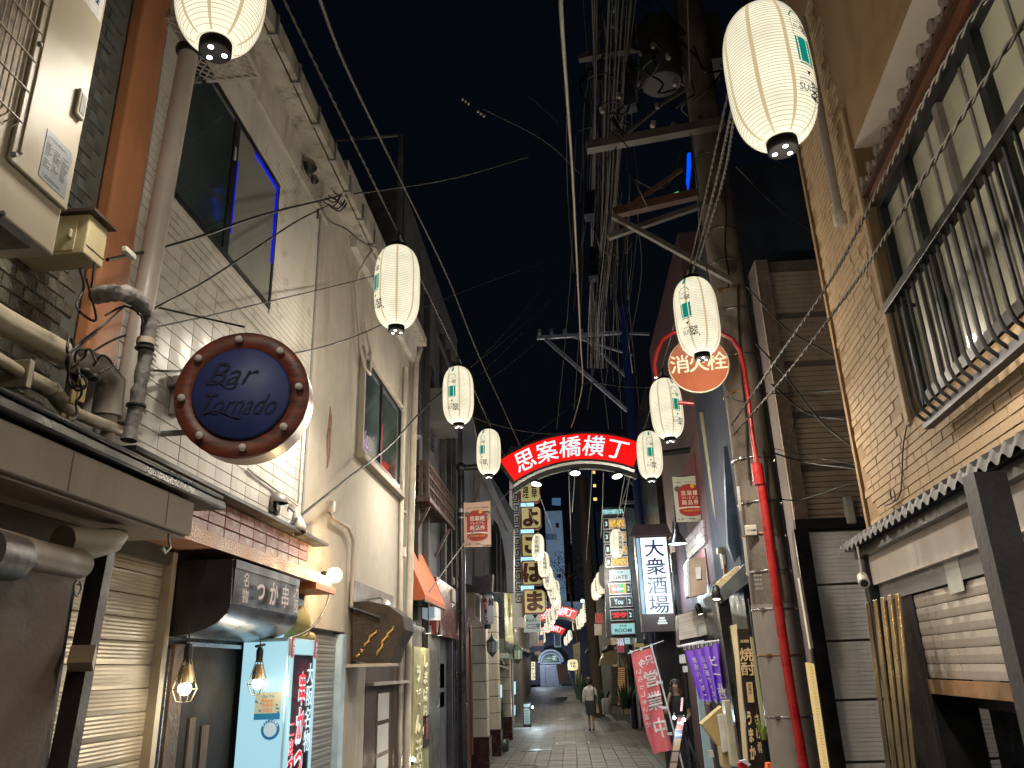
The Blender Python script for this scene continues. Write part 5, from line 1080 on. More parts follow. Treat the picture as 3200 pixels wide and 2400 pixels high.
w1 = [(1536, 1850), (1533, 1700), (1537, 1650), (1545, 1625), (1556, 1640), (1570, 1690), (1580, 1760), (1584, 1850)]
poly_px(w1, 16.88, .1, 'arched_window', mat('dark_arch_glass', (.02, .02, .025), .15), ub)
for x in (1550, 1562): poly_px([(x, 1665), (x + 3, 1668), (x + 6, 1850), (x + 2, 1850)], 16.85, .02, 'window_bar', mat('grey_bar', (.18, .18, .2), .5), ub)
# black hood, ac, white tall lantern
hd = thing('small_air_conditioner', ipx(1475, 1900, 15.2), 'small cream air conditioner under a black metal hood next to the tall white lantern', 'air conditioner')
poly_px([(1453, 1851), (1482, 1849), (1482, 1935), (1450, 1930)], 15.2, .3, 'casing', mat('yellow_grey_steel', (.33, .28, .19), .5), hd)
poly_px([(1482, 1850), (1502, 1864), (1500, 1941), (1482, 1936)], 15.19, .3, 'side_panel', mat('white_steel', (.45, .46, .48), .4), hd)
poly_px([(1486, 1860), (1497, 1868), (1496, 1930), (1486, 1924)], 15.17, .02, 'grille', mat('grey_grille', (.2, .19, .17), .5), hd)
b = MB(); b.poly([ipx(1450, 1822, 15.1), ipx(1492, 1834, 15.1), ipx(1520, 1858, 15.1), ipx(1517, 1863, 15.1), ipx(1482, 1848, 15.1), ipx(1450, 1849, 15.1)], (0, .35, 0)); b.build('hood', M_black, hd)
tl = thing('tall_lantern', ipx(1522, 1905, 15.0), 'tall white shop lantern with red and black characters below a grey cloth hood', 'lantern')
c = ipx(1523, 1905, 15.0); hw = (ipx(1543, 1905, 15) - c).x; hh = (ipx(1523, 1858, 15) - c).z
b = MB(); b.lathe([(hw * .45, -hh), (hw * .85, -hh * .92), (hw, -hh * .75), (hw * 1.02, 0), (hw, hh * .75), (hw * .85, hh * .92), (hw * .45, hh)], c, seg=28); b.build('paper_shade', mat('white_lantern_vinyl', (.62, .63, .68), .45, var=.03), tl)
b = MB(); b.lathe([(hw * .5, -.04), (hw * .5, .04)], c - Vector((0, 0, hh + .03)), seg=16); b.build('base_ring', M_black, tl)
class CF(Frame):
    def __init__(s, c, R): s.c = c; s.R = R; s.n = Vector((0, 0, 0))
    def P(s, a, b, c=0): th = -math.pi / 2 + a / s.R; return s.c + Vector((math.cos(th) * (s.R + .004 + c), math.sin(th) * (s.R + .004 + c), b))
cf = CF(c, hw * 1.02); b = MB(); column(b, cf, '裏座', -hw * .3, hh * .75, hh * .36, c=.002, off=.05); b.build('red_characters', mat('red_ink', (.5, .02, .02), .5, bump=0), tl)
b = MB(); column(b, cf, 'まこつ', -hw * .2, hh * .0, hh * .30, c=.002, off=.05); column(b, cf, '縁', hw * .85, hh * .7, hh * .5, c=.002, off=.04); b.build('black_characters', M_ink, tl)
poly_px([(1475, 1797), (1500, 1802), (1540, 1793), (1537, 1849), (1474, 1850)], 15.6, .3, 'grey_hood', mat('grey_canvas', (.12, .11, .13), .7), None, label='grey canvas hood sagging above the tall white lantern', cat='hood')
# gas style wall lamps
def gas_lamp(px, py, yy, s, lab):
    c = ipx(px, py, yy); t = thing('gas_lamp', c, lab, 'lamp'); k = s
    q = MB(); q.lathe([(.05 * k, -.17 * k), (.11 * k, -.12 * k), (.13 * k, .12 * k)], c, seg=8, smooth=False); q.build('glass_body', mat('clear_lamp_glass', (.5, .6, .57), .25, var=.05), t)
    q = MB(); q.lathe([(.15 * k, .12 * k), (.12 * k, .17 * k), (.05 * k, .21 * k), (.02 * k, .28 * k), (.005, .34 * k)], c, seg=12); q.build('cap', mat('verdigris', (.15, .24, .20), .5, metal=.3), t)
    q = MB()
    for j in range(8): a = j * math.pi / 4; q.tube([c + Vector((math.cos(a) * .115 * k, math.sin(a) * .115 * k, -.12 * k)), c + Vector((math.cos(a) * .135 * k, math.sin(a) * .135 * k, .12 * k))], .007 * k, 4)
    q.lathe([(.11 * k, -.13 * k), (.05 * k, -.19 * k), (.01 * k, -.24 * k)], c, seg=10); q.build('ribs', MATS['verdigris'], t)
gas_lamp(1538, 2022, 17.2, .85, 'green wall lantern lamp with faceted glass in front of the cream pillars')
gas_lamp(1618, 2045, 22.5, 1.0, 'second green gas style lamp past the show window')
c = ipx(1572, 2085, 20.5); b = MB(); b.bar(c + Vector((-.12, 0, .05)), c + Vector((.14, 0, -.03)), .1, .04); b.tube([c + Vector((-.1, 0, .05)), c + Vector((-.1, 0, .16)), c + Vector((-.02, 0, .18)), c + Vector((.03, 0, .05))], .012, 6); b.build('spot_lamp', mat('grey_spot', (.3, .3, .3), .4), label='grey arm mounted spotlight between the second and third cream pillars', cat='lamp')
# potted reeds
def plant(px, py, yy, n, h, sp, lab, m, leafw=.012, pot=True, cat='plant'):
    c = ipx(px, py, yy); t = thing('potted_plant' if pot else 'shrub', c, lab, cat)
    if pot: q = MB(); q.lathe([(.10, 0), (.14, .02), (.15, .28), (.13, .28)], c, seg=18); q.build('pot', mat('glazed_pot', (.05, .07, .07), .3), t); c = c + Vector((0, 0, .28))
    q = MB()
    for k in range(n):
        a = rnd.random() * 6.28; rr = rnd.random() * sp; hh_ = h * rnd.uniform(.5, 1); p0 = c + Vector((math.cos(a) * rr * .3, math.sin(a) * rr * .3, 0)); p1 = c + Vector((math.cos(a) * rr, math.sin(a) * rr, hh_)); w = Vector((-math.sin(a), math.cos(a), 0)) * leafw; m_ = p0.lerp(p1, .55) + Vector((0, 0, .08 * h))
        q.add([p0 - w, p0 + w, m_ + w, m_ - w, p1], [(0, 1, 2, 3), (3, 2, 4)])
    q.build('leaves', m, t); return t
M_leaf = mat('dark_leaf', (.015, .032, .016), .5, var=.4)
plant(1572, 2350, 20.6, 14, 1.3, .18, 'tall reeds in a dark pot between two cream pillars', M_leaf, .01)
# ------------------------------------------------ Chinese restaurant
cr = thing('chinese_restaurant', (-2, 24.6, 0), 'white restaurant front edged with a black meander pattern', 'building')
FY = 24.3; f = FF(FY); mx0 = f.at(1606, 1700)[0]; mx1 = f.at(1624, 1700)[0]
poly_px([(1592, 1440), (1640, 1440), (1640, 1905), (1640, 1960), (1596, 1960), (1592, 1860)], FY, .5, 'wall', mat('white_pale_panel', (.78, .79, .8), .5, var=.04), cr)
cell = (f.at(1612, 1535)[1] - f.at(1612, 1895)[1]) / 10.2; zt = f.at(1612, 1535)[1]; wd = mx1 - mx0; th = wd * .15
for k in range(10):
    z1 = zt - k * cell; z0 = z1 - cell * .92; q = MB(); F_ = lambda a0, a1, b0, b1: q.fb(f, mx0 + wd * a0, mx0 + wd * a1, z0 + (z1 - z0) * b0, z0 + (z1 - z0) * b1, .003, .012)
    F_(0, 1, .88, 1); F_(0, .16, .4, .88); F_(0, 1.0, .0, .12) if k % 1 == 0 else 0; F_(.84, 1, .12, .7); F_(.32, .84, .58, .7); F_(.32, .48, .3, .58); F_(.32, .66, .25, .34); F_(0, .16, .12, .3)
    q.build('meander', M_ink, cr)
M_yel = emit('sign_yellow', (.40, .34, .13), .55, base=(.5, .45, .25)); M_rb = mat('sign_red_border', (.20, .02, .02), .5); M_rc = mat('sign_maroon_char', (.10, .012, .012), .5)
SG = [('中華料理', 1622, 1470, 1690, 1569), ('よ', 1626, 1584, 1694, 1652), ('こ', 1628, 1667, 1700, 1738), ('は', 1630, 1752, 1700, 1828), ('ま', 1635, 1842, 1708, 1917)]
names = {'中華料理': 'topmost yellow restaurant box sign with four dark characters', 'よ': 'yellow box sign bearing the first kana, under the four character box', 'こ': 'yellow box sign with the two curved strokes, third down the restaurant front', 'は': 'yellow box sign with three stroke kana, second from the bottom', 'ま': 'lowest yellow box sign of the restaurant'}
fz = FF(23.9)
for s_, u0, v0, u1, v1 in SG:
    a0, z1 = fz.at(u0, v0); a1, z0 = fz.at(u1, v1); W_ = a1 - a0; H_ = z1 - z0; ch = W_ * .16; t = thing('box_sign', fz.P(a0, z0, 0), names[s_], 'sign', 'yellow box signs of the restaurant')
    def oc(i): return [fz.P(*p, 0) for p in ((a0 + i, z0 + i), (a1 - ch, z0 + i), (a1 - i, z0 + ch), (a1 - i, z1 - ch), (a1 - ch, z1 - i), (a0 + i, z1 - i))]
    q = MB(); q.poly(oc(0), (0, .25, 0)); q.build('case', M_rb, t); q = MB(); q.poly([p - Vector((0, .012, 0)) for p in oc(W_ * .055)], (0, .01, 0)); q.build('face', M_yel, t)
    q = MB()
    if len(s_) == 1: put(q, fz, s_, a0 + W_ * .48, (z0 + z1) / 2, H_ * .78, c=.022, off=.05)
    else:
        column(q, fz, '中華', a0 + W_ * .70, z1 - H_ * .12, H_ * .36, pitch=H_ * .4, c=.022, off=.04, w=W_ * .3); column(q, fz, '料理', a0 + W_ * .28, z1 - H_ * .12, H_ * .36, pitch=H_ * .4, c=.022, off=.04, w=W_ * .3)
    q.build('character', M_rc if len(s_) == 1 else M_ink, t)
for k, (v0, v1) in enumerate(((1571, 1582), (1654, 1664), (1741, 1751), (1830, 1842))):
    a0, z1 = fz.at(1627, v0); a1, z0 = fz.at(1668, v1); q = MB(); q.fb(fz, a0, a1, z0, z1, -.2, -.02); q.build('tube_light', emit('cyan_tube', (.45, .85, 1), 1.1), label='short cyan tube light in the ' + ('first', 'second', 'third', 'fourth')[k] + ' gap, from the top, between yellow box signs', cat='light', group='cyan lights between the box signs')
f9 = FF(26.5); a0, z1 = f9.at(1635, 1918); a1, z0 = f9.at(1690, 1974)
t = thing('white_sign', f9.P(a0, z0), 'pale green white square sign with two rows of characters under the yellow boxes', 'sign')
q = MB(); q.fb(f9, a0, a1, z0, z1, -.15, 0); q.build('case', emit('pale_sign_face', (.33, .42, .38), .55, base=(.5, .55, .5)), t)
q = MB(); rowt(q, f9, 'しあんばし', (a0 + a1) / 2 - .05, z0 + (z1 - z0) * .63, .09, c=.008, off=.02); rowt(q, f9, '一二三亭', (a0 + a1) / 2 - .02, z0 + (z1 - z0) * .3, .16, pitch=.14, c=.008, off=.03); q.add([f9.P(a0 + .28, z1, .008), f9.P(a0 + .5, z1, .008), f9.P(a0 + .38, z1 - .17, .008)], [(0, 2, 1)]); q.add([f9.P(a0 + .02, z1, .008), f9.P(a0 + .08, z1, .008), f9.P(a0 + .05, z1 - .08, .008)], [(0, 2, 1)]); q.build('characters', M_ink, t)
# ------------------------------------------------ row of narrow shops beyond, left
def far_house(side, y0, y1, x, h, col, lab, seed):
    r = random.Random(seed); t = thing('far_house', (x, y0, gz(y0)), lab, 'building'); sg_ = -1 if side == 'L' else 1
    q = MB(); q.box(min(x, x + sg_ * 4), max(x, x + sg_ * 4), y0, y1, -.2, h); q.build('wall', mat('far_wall_%d' % seed, col, .75, var=.15, dirt=tuple(c * .4 for c in col)), t)
    d = -sg_
    q = MB(); q.box(min(x, x + d * .5), max(x, x + d * .5), y0 + .2, y1 - .2, 2.5 + gz(y0), 2.62 + gz(y0)); q.build('canopy', M_dark, t)
    q = MB(); q.box(min(x, x + d * .03), max(x, x + d * .03), y0 + .5, y0 + 1.5, gz(y0), 2.1 + gz(y0)); q.build('door', mat('far_door_%d' % (seed % 3), [(.08, .04, .02), (.04, .05, .06), (.15, .13, .1)][seed % 3], .5), t)
    for k in range(int((h - 3.2) / 1.8)):
        for m_ in range(max(1, int((y1 - y0) / 2.2))):
            yy = y0 + .6 + m_ * 2.1; zz = 3.4 + k * 1.9
            q = MB(); q.box(min(x, x + d * .04), max(x, x + d * .04), yy, yy + 1.1, zz, zz + 1.0); w_ = q.build('window', M_galv, t)
            q = MB(); q.box(min(x + d * .04, x + d * .05), max(x + d * .04, x + d * .05), yy + .06, yy + 1.04, zz + .06, zz + .94); q.build('pane', M_glassb, w_)
    q = MB(); q.tube([(x + d * .08, y0 + .12, 0), (x + d * .08, y0 + .12, h - .2)], .045, 8); q.build('down_pipe', M_galv, t)
    return t
for i, (y0, y1, x, h, c, lb) in enumerate(((26.2, 31, -2.25, 5.2, (.16, .18, .18), 'grey two storey shop just past the meander patterned restaurant'), (31, 36.5, -2.3, 5.6, (.10, .11, .12), 'darker narrow shop in the restaurant side row before the second arch'), (36.5, 44, -2.45, 4.8, (.2, .17, .15), 'brownish house in the restaurant side row at the second arch'), (44, 54, -2.7, 5.0, (.13, .13, .15), 'last dark house of the restaurant side row before the end house'))):
    far_house('L', y0, y1, x, h, c, lb, i)
# glowing vertical signs etc. in the restaurant side row
for k, (u0, v0, u1, v1, yy, col, st, nm, lab) in enumerate(((1660, 2068, 1672, 2125, 34, (1, .88, .5), 1.0, 'sign_lamp', 'glowing warm vertical shop lamp on the restaurant side houses'),
    (1606, 2130, 1611, 2170, 23.2, (.6, .9, 1), 1.0, 'strip_lamp', 'thin cyan lit strip at the edge of the third cream pillar'),
    (1563, 2140, 1568, 2180, 20.0, (.6, .9, 1), .9, 'strip_lamp', 'thin cyan lit glass at the edge of the second cream pillar'),
    (1606, 2205, 1610, 2235, 23.3, (.6, .9, 1), .7, 'strip_lamp', 'short lower cyan strip beside the third cream pillar'))):
    poly_px([(u0, v0), (u1, v0), (u1, v1), (u0, v1)], yy, .08, nm, emit('glow_%d' % k, col, st), None, label=lab, cat='light')
f7 = FF(33.95); q = MB(); column(q, f7, 'スナック', f7.at(1666, 2090)[0], f7.at(1666, 2072)[1], .15, c=.01, off=.02); q.build('lettering', M_ink, bpy.data.objects['sign_lamp'])
# a lit floor sign by the left row
t = thing('floor_sign', ipx(1648, 2275, 24.8) * 1, 'lit menu stand with a dazzling spotlight at its upper edge on the paving', 'sign'); fy_ = GR.at(1648, 2275); f8 = FF(fy_[1])
a0, zb = f8.at(1636, 2275); a1, zt2 = f8.at(1658, 2196)
q = MB(); q.fb(f8, a0, a1, .02, zt2, -.1, 0); q.build('case', M_black, t); 
q = MB(); q.fb(f8, a0 + .03, a1 - .04, .12, .62, .001, .006); q.build('lower_panel', emit('menu_panel', (.35, .5, .48), .6), t)
q = MB(); q.fb(f8, a0 + .03, a1 - .04, .66, zt2 - .04, .001, .006); q.build('upper_panel', emit('menu_panel2', (.35, .55, .6), .7), t)
q = MB()
for k in range(9): q.fb(f8, a0 + .05, a1 - .07, .15 + k * .05, .165 + k * .05, .0065, .008)
q.build('menu_print', M_ink, t)
c = ipx(1664, 2210, fy_[1] - .1); q = MB(); q.ball(c, .035, 10, 6); q.build('spot_bulb', emit('dazzle', (.85, .95, 1), 25), t); point('spot_glow', c + Vector((.1, -.1, .05)), 70, (.75, .9, 1), .05, t)
for (u0, v0, u1, v1, yy, nm, lab, col) in ((1662, 1985, 1700, 2035, 30, 'striped_banner', 'navy and tan striped banner hanging in the restaurant side row', (.02, .02, .09)),):
    f = FF(yy); a0, z1 = f.at(u0, v0); a1, z0 = f.at(u1, v1); t = thing(nm, f.P(a0, z0), lab, 'banner')
    for k in range(3): q = MB(); q.fb(f, a0, a1, z0 + (z1 - z0) * k / 3, z0 + (z1 - z0) * (k + 1) / 3, 0, .03); q.build('stripe', mat('navy_cloth', (.03, .03, .10), .7) if k != 1 else mat('tan_cloth', (.25, .17, .12), .7), t)
hd2 = [((1585, 1990), (1600, 1985), (1648, 2035), (1640, 2050)), ((1660, 2005), (1690, 2030), (1700, 2055), (1665, 2060))]
poly_px([(1655, 1975), (1682, 1975), (1682, 2012), (1655, 2015)], 28, .3, 'louvre_box', mat('white_louvre_box', (.3, .3, .32), .5), None, label='small white louvred box below the pale green sign', cat='box')
poly_px([(1672, 2025), (1686, 2022), (1690, 2048), (1670, 2052)], 31, .1, 'small_sign', mat('cream_small_sign', (.35, .32, .25), .5), None, label='small cream projecting sign near the striped banner', cat='sign')
poly_px([(1660, 2050), (1680, 2046), (1682, 2068), (1660, 2068)], 30.5, .4, 'dark_sign_box', M_black, None, label='black projecting sign box over the warm vertical lamp', cat='sign')
# ------------------------------------------------ end house with white arch
EY = 66; f = FF(EY); eh = thing('end_house', ipx(1745, 2100, EY), 'dark blue house with a white arched doorway closing the lane', 'building')
poly_px([(1560, 1880), (1860, 1880), (1860, 2140), (1560, 2140)], EY + .3, 4, 'wall', mat('navy_wall', (.035, .045, .08), .6, var=.1), eh)
ac_, zc = f.at(1721, 2070); Rw = f.at(1762, 2070)[0] - ac_
def halfring(R0, R1, c0, c1, nm, m, sq=1.0):
    q = MB(); n = 20
    for i in range(n):
        t0 = math.pi * i / n; t1 = math.pi * (i + 1) / n; P = [f.P(ac_ + R_ * math.cos(t_), zc + R_ * sq * math.sin(t_), cc) for cc in (c0, c1) for R_, t_ in ((R0, t0), (R1, t0), (R1, t1), (R0, t1))]; q.hexa(P)
    q.build(nm, m, eh)
M_ew = mat('pale_arch_trim', (.38, .44, .52), .5)
halfring(Rw * .84, Rw, 0, .3, 'arch_trim', M_ew, .95); halfring(Rw * .68, Rw * .80, 0, .15, 'inner_trim', M_ew, .9); halfring(.01, Rw * .66, 0, .05, 'fanlight', emit('green_fanlight', (.01, .10, .06), .5), .88)
q = MB(); q.fb(f, ac_ - Rw * .8, ac_ + Rw * .8, zc - .12, zc - .02, -.1, .25); q.fb(f, ac_ - Rw * .85, ac_ + Rw * .85, zc - .3, zc - .2, -.1, .3); q.build('lintel', M_ew, eh)
q = MB(); rowt(q, f, '一花', ac_ + .1, zc + Rw * .3, .35, c=.07, off=.03, pitch=.4); q.build('lettering', emit('pale_letters', (.7, .9, .9), .9), eh)
q = MB(); q.fb(f, ac_ - Rw * .85, ac_ - Rw * .45, .6, zc - .3, 0, .1); q.fb(f, ac_ - Rw * .42, ac_ + Rw * .72, .6, zc - .3, 0, .08); q.build('door_panel', mat('grey_blue_panel', (.26, .29, .34), .5), eh)
for u0 in (1637, 1730): q = MB(); a0, z1 = f.at(u0 + (0 if u0 < 1700 else 0), 1978); a1, z0 = f.at(u0 + 24, 2022); q.fb(f, a0, a1, z0, z1, -.2, .1); w_ = q.build('window', M_ew, eh); q = MB(); q.fb(f, a0 + .08, a1 - .08, z0 + .1, z1 - .1, .1, .12); q.build('pane', emit('blue_pane', (.04, .06, .10), .5), w_)
q = MB(); P = [ipx(1738, 2078, 50), ipx(1766, 2074, 50), ipx(1776, 2135, 50), ipx(1748, 2140, 50)]; q.poly(P, (0, .03, 0)); q.build('paper_banner', mat('pale_brown_banner', (.28, .22, .20), .7), label='pale tilted banner standing before the end house', cat='banner')
point('end_glow', (f.at(1700, 2110)[0], EY - 2.5, 2.3), 200, (.7, .82, 1), .2, eh)
# ================================================================== near right building (ochre, set at a slight angle)
ob = thing('ochre_building', FR.P(3, 0), 'ochre sided building with barred window, tile eave and half open shutter', 'building')
M_och = mat('ochre_siding', (.34, .24, .14), .75, var=.07, bump=.3, bscale=80, dirt=(.2, .13, .07), dscale=1.1, damt=.5)
M_och2 = mat('ochre_render', (.26, .165, .08), .8, var=.1, bump=.25, dirt=(.14, .09, .05), dscale=1.3, damt=.6)
aE = FR.at(2550, 775)[0]; aE = (aE + FR.at(2704, 1600)[0]) / 2
aR = (FR.at(2665, 457)[0] + FR.at(2836, 1302)[0]) / 2
zS = FR.at(2665, 457)[1]; zSill = FR.at(2836, 1302)[1]; D = .34
print('ochre', aE, aR, zS, zSill)
b = MB()
b.fb(FR, aR, aE, 2.62, 8.5, -.5, -.008); b.fb(FR, -2, aR, 2.62, zSill - .03, -.5, -.008); b.fb(FR, -2, aR, zS, 8.5, -.5, -.008); b.build('wall', M_och2, ob)
b = MB(); b.fb(FR, -2, aR, zSill - .03, zS, -D - .2, -D - .05); b.build('recess_wall', M_och2, ob)
b = MB(); b.fb(FR, -2, aR - .002, zS - .004, zS - .001, -D, -.01); b.build('white_soffit', mat('soffit_white', (.60, .53, .45), .7, var=.04), ob)
b = MB(); b.fb(FR, aR, aR + .02, zSill, zS, -D, -.009); b.build('reveal', M_och2, ob)
b = MB(); b.fb(FR, aR - .004, aR + .05, zSill - .05, zS + .3, -.008, .012); b.build('corner_bead', M_och, ob, bevel=.004)
# ashlar siding blocks
q = MB(); me_s = []
for w, h in ((.19, .047), (.12, .047), (.26, .047), (.15, .047)):
    q = MB(); e = .003; d = .0055
    P = [FR.u * a + FR.v * z + FR.n * c for a, z, c in ((0, 0, 0), (w, 0, 0), (w, h, 0), (0, h, 0), (e, e, d), (w - e, e * .6, d), (w - e, h - e, d * .8), (e, h - e, d * .92))]
    q.add(P, [(4, 5, 6, 7), (0, 1, 5, 4), (1, 2, 6, 5), (2, 3, 7, 6), (3, 0, 4, 7)]); me_s.append((w, q.mesh('siding_block', M_och), h))
cells = []; z = 2.64; r = 0
while z < 6.2:
    a = -1.0 + rnd.random() * .2
    while a < aE - .05:
        i = rnd.randrange(4); w = me_s[i][0]
        ok = (z < zSill - .08) or (a > aR + .05)
        if ok and a + w < aE and a > .8: cells.append((a, z, i))
        a += w + .002
        if rnd.random() < .12: a += .01
    z += .0485; r += 1
cells.sort(key=lambda c: (c[1] - 2.9) ** 2 + ((c[0] - 3.2) * .8) ** 2)
far = MB()
for k, (a, z, i) in enumerate(cells):
    c = -.008 + rnd.uniform(-.001, .0015)
    if k < 300: inst('siding_block', me_s[i][1], ob, FR.P(a, z, c))
    else:
        w = me_s[i][0]; e = .004; P = [FR.P(a + x, z + y, c + d) for x, y, d in ((e, e, .0055), (w - e, e, .0055), (w - e, .043, .004), (e, .043, .005), (0, 0, 0), (w, 0, 0), (w, .047, 0), (0, .047, 0))]
        far.add(P, [(0, 1, 2, 3), (4, 5, 1, 0), (5, 6, 2, 1), (6, 7, 3, 2), (7, 4, 0, 3)])
far.build('siding_field', M_och, ob, kind='stuff')
b = MB(); b.fb(FR, aE - .05, aE, 2.62, 7.5, -.008, .012); b.build('corner_trim', M_och2, ob)
# recessed window with frosted panes
DW = .08; frw = Frame(FR.P(0, 0, -DW), FR.u, FR.n)
wa1 = 4.13; wz0 = zSill + .02; wz1 = 4.30
b = MB(); b.fb(FR, -1.5, wa1 - .001, wz0, wz1 + .06, -D, -DW - .031); b.build('bay_case', M_blackm, ob)
wo = MB(); wo.fb(frw, -1.5, wa1, wz0, wz0 + .06, -.03, .03); wo.fb(frw, -1.5, wa1, wz1, wz1 + .06, -.03, .03); wo.fb(frw, wa1 - .05, wa1, wz0, wz1, -.03, .035); wo = wo.build('window', M_blackm, ob)
M_curt = mat('curtained_glass', (.34, .33, .25), .35, var=.12, scale=1.5, bump=.05, bscale=8, coat=.5)
pa = wa1 - .05; k = 0
while pa > -1.2:
    w = .42
    b = MB(); b.fb(frw, pa - w, pa, wz0 + .06, wz1, -.02, -.012); b.build('pane', M_curt, wo)
    b = MB(); b.fb(frw, pa - w - .035, pa - w + .02, wz0 + .06, wz1, -.02, .02 if k % 2 else .03); b.build('mullion', mat('grey_mullion', (.12, .11, .10), .4) if k % 2 else M_blackm, wo)
    b = MB(); b.fb(frw, pa - w * .55 - .01, pa - w * .55 + .012, wz0 + .06, wz1, -.012, -.004); b.build('stile', mat('grey_mullion', (.12, .11, .10), .4), wo)
    pa -= w + .03; k += 1
# brown lintel, tiles
b = MB(); b.fb(FR, -2, wa1 + .05, wz1 + .065, wz1 + .13, -D - .02, -DW + .05); b.build('lintel', wood('reddish_lintel', (.14, .05, .02), (.06, .02, .01), .5, 'y'), ob)
b = MB(); b.fb(FR, -2, wa1 + .05, wz1 + .13, wz1 + .16, -D - .02, -DW + .08); b.build('eave_board', M_woodb, ob)
MK2 = mat('grey_roof_tile', (.17, .14, .12), .45, var=.25, bump=.3)
def tile2():
    q = MB(); q.grid(lambda u, v: FR.u * (-.075 + .15 * u) + FR.n * (-.0 - .34 * (1 - v)) + FR.v * (.03 * math.sin(u * math.pi * 1.2) + .17 * (1 - v)), 6, 2)
    q.grid(lambda u, v: FR.u * (-.075 + .15 * u) + FR.n * .0 + FR.v * (.03 * math.sin(u * math.pi * 1.2) - .035 * v), 6, 1); q.tube([FR.u * .0 + FR.v * .012 - FR.n * .02, FR.u * .0 + FR.v * .012 + FR.n * .014], .032, 10); return q.mesh('roof_tile', MK2)
T2 = tile2(); zt2 = 4.49; at2 = 4.19
for k in range(20): inst('roof_tile', T2, ob, FR.P(at2 - .08 - k * .152, zt2, .0))
# balcony rail
br = thing('window_guard', FR.P(aR, zSill), 'black balcony guard of curved bars in front of the curtained window', 'railing')
CR = .13; frg = Frame(FR.P(0, 0, CR), FR.u, FR.n); g0 = frg.at(2776, 961); g1 = frg.at(2841, 1302)
b = MB(); b.fb(frg, -1, g0[0], g0[1] - .035, g0[1] + .012, -.025, .03); b.build('top_rail', M_black, br, bevel=.004)
b = MB(); b.fb(FR, -1, g0[0] + .02, g1[1] - .075, g1[1] - .035, CR - .09, CR - .045); b.build('bottom_rail', mat('grey_sill', (.07, .068, .075), .5), br)
q = MB(); zr = g0[1] - .03; zb_ = g1[1] - .06
pts = [FR.v * (zr - zb_), FR.v * .10, FR.v * .05 - FR.n * .012, FR.v * .02 - FR.n * .04, FR.v * .0 - FR.n * .07]
q.tube(pts, .0085, 6); me_b = q.mesh('bar', mat('matt_black_iron', (.006, .006, .007), .8, var=.2)); k = 0
while g0[0] - .03 - k * .085 > 1.5: inst('bar', me_b, br, FR.P(g0[0] - .03 - k * .085, zb_, CR)); k += 1
b = MB(); b.tube([FR.P(g0[0] - .02, g0[1], CR), FR.P(g0[0] - .02, g0[1] - .01, -.01)], .01, 6); b.build('bracket', M_black, br)
b = MB(); c0_ = FR.P(*FR.at(2838, 1310, .01), .01); pts = [c0_, FR.P(*FR.at(2822, 1400, .01), .01), FR.P(*FR.at(2818, 1500, .01), .01), FR.P(*FR.at(2808, 1555, .01), .01), FR.P(*FR.at(2770, 1580, .02), .02)]
cable(pts, .004, 'thin black wire dropping from the guard down the ochre siding'); c = FR.P(*FR.at(2790, 1548, .02), .02)
cable([c + FR.u * math.cos(k * .8) * .035 * (1 + .1 * (k % 3)) + FR.v * math.sin(k * .8) * .035 for k in range(26)], .0035, 'small coil of black wire above the corrugated eave', n=3)
# lower corrugated eave
ce = .17; fe = Frame(FR.P(0, 0, ce), FR.u, FR.n); e0 = fe.at(2622, 1712); e1 = fe.at(3160, 1335)
print('eave', e0, e1)
le = thing('lower_eave', FR.P(*e0, ce), 'dark corrugated eave with upturned tips over the white signboard', 'eave')
q = MB(); q.grid(lambda u, v: FR.u * (-.055 + .11 * u) + FR.n * (-.36 * (1 - v)) + FR.v * (.014 * math.cos(u * 2 * math.pi) + .16 * (1 - v)), 8, 2); q.grid(lambda u, v: FR.u * (-.055 + .11 * u) + FR.v * (.014 * math.cos(u * 2 * math.pi) - .045 * v) + FR.n * .014 * v, 8, 1)
me_c = q.mesh('sheet', mat('lead_grey_sheet', (.026, .022, .022), .5, var=.6, scale=4, bump=.3)); k = 0
ez = e0[1]
while e0[0] - k * .11 > .8: inst('sheet', me_c, le, FR.P(e0[0] - .05 - k * .11, ez, ce)); k += 1
b = MB(); b.fb(FR, .6, e0[0] - .15, ez - .10, ez - .045, ce - .1, ce - .05); b.build('beam', M_black, le)
b = MB(); b.fb(FR, .6, e0[0] - .06, ez - .04, ez - .02, -.4, ce - .02); b.build('soffit_board', M_black, le)
# shop front below
sf = thing('corner_shop_front', FR.P(3, 0), 'grey shop front with blank white signboard and rusty half raised shutter', 'shop')
cS = .06; fs2 = Frame(FR.P(0, 0, cS), FR.u, FR.n); b0 = fs2.at(2729, 1829); b1 = fs2.at(2707, 1719)
b = MB(); b.fb(FR, .8, b0[0], b0[1], b1[1] + .03, -.0, cS); b.build('signboard', mat('blank_cream_board', (.82, .73, .66), .5, var=.04, dirt=(.45, .36, .3), dscale=.8), sf)
b = MB(); b.fb(FR, b0[0], b0[0] + .1, 0, ez - .05, -.1, cS + .03); b.build('corner_post', M_black, sf)
b = MB(); ZS1 = FR.at(2866, 1876, 0)[1] + .035; b.fb(FR, .8, b0[0], ZS1, b0[1] - .002, -.1, .03); b.build('grey_panel', mat('grey_board', (.2, .195, .185), .55, var=.12), sf)
n0 = FR.at(2945, 1745, .032); n1 = FR.at(3012, 1832, .032); b = MB(); b.fb(FR, n1[0], n0[0], n1[1] - .02, n0[1] + .02, .031, .033); b.build('pinned_notice', mat('blank_notice', (.42, .42, .38), .7, dirt=(.3, .28, .22), dscale=6), sf)
z_s1 = FR.at(2866, 1876, .0)[1]; z_s0 = FR.at(2921, 2154, 0)[1]; a_s1 = FR.at(2866, 1876, 0)[0]; a_s0 = FR.at(3130, 1815, 0)[0]
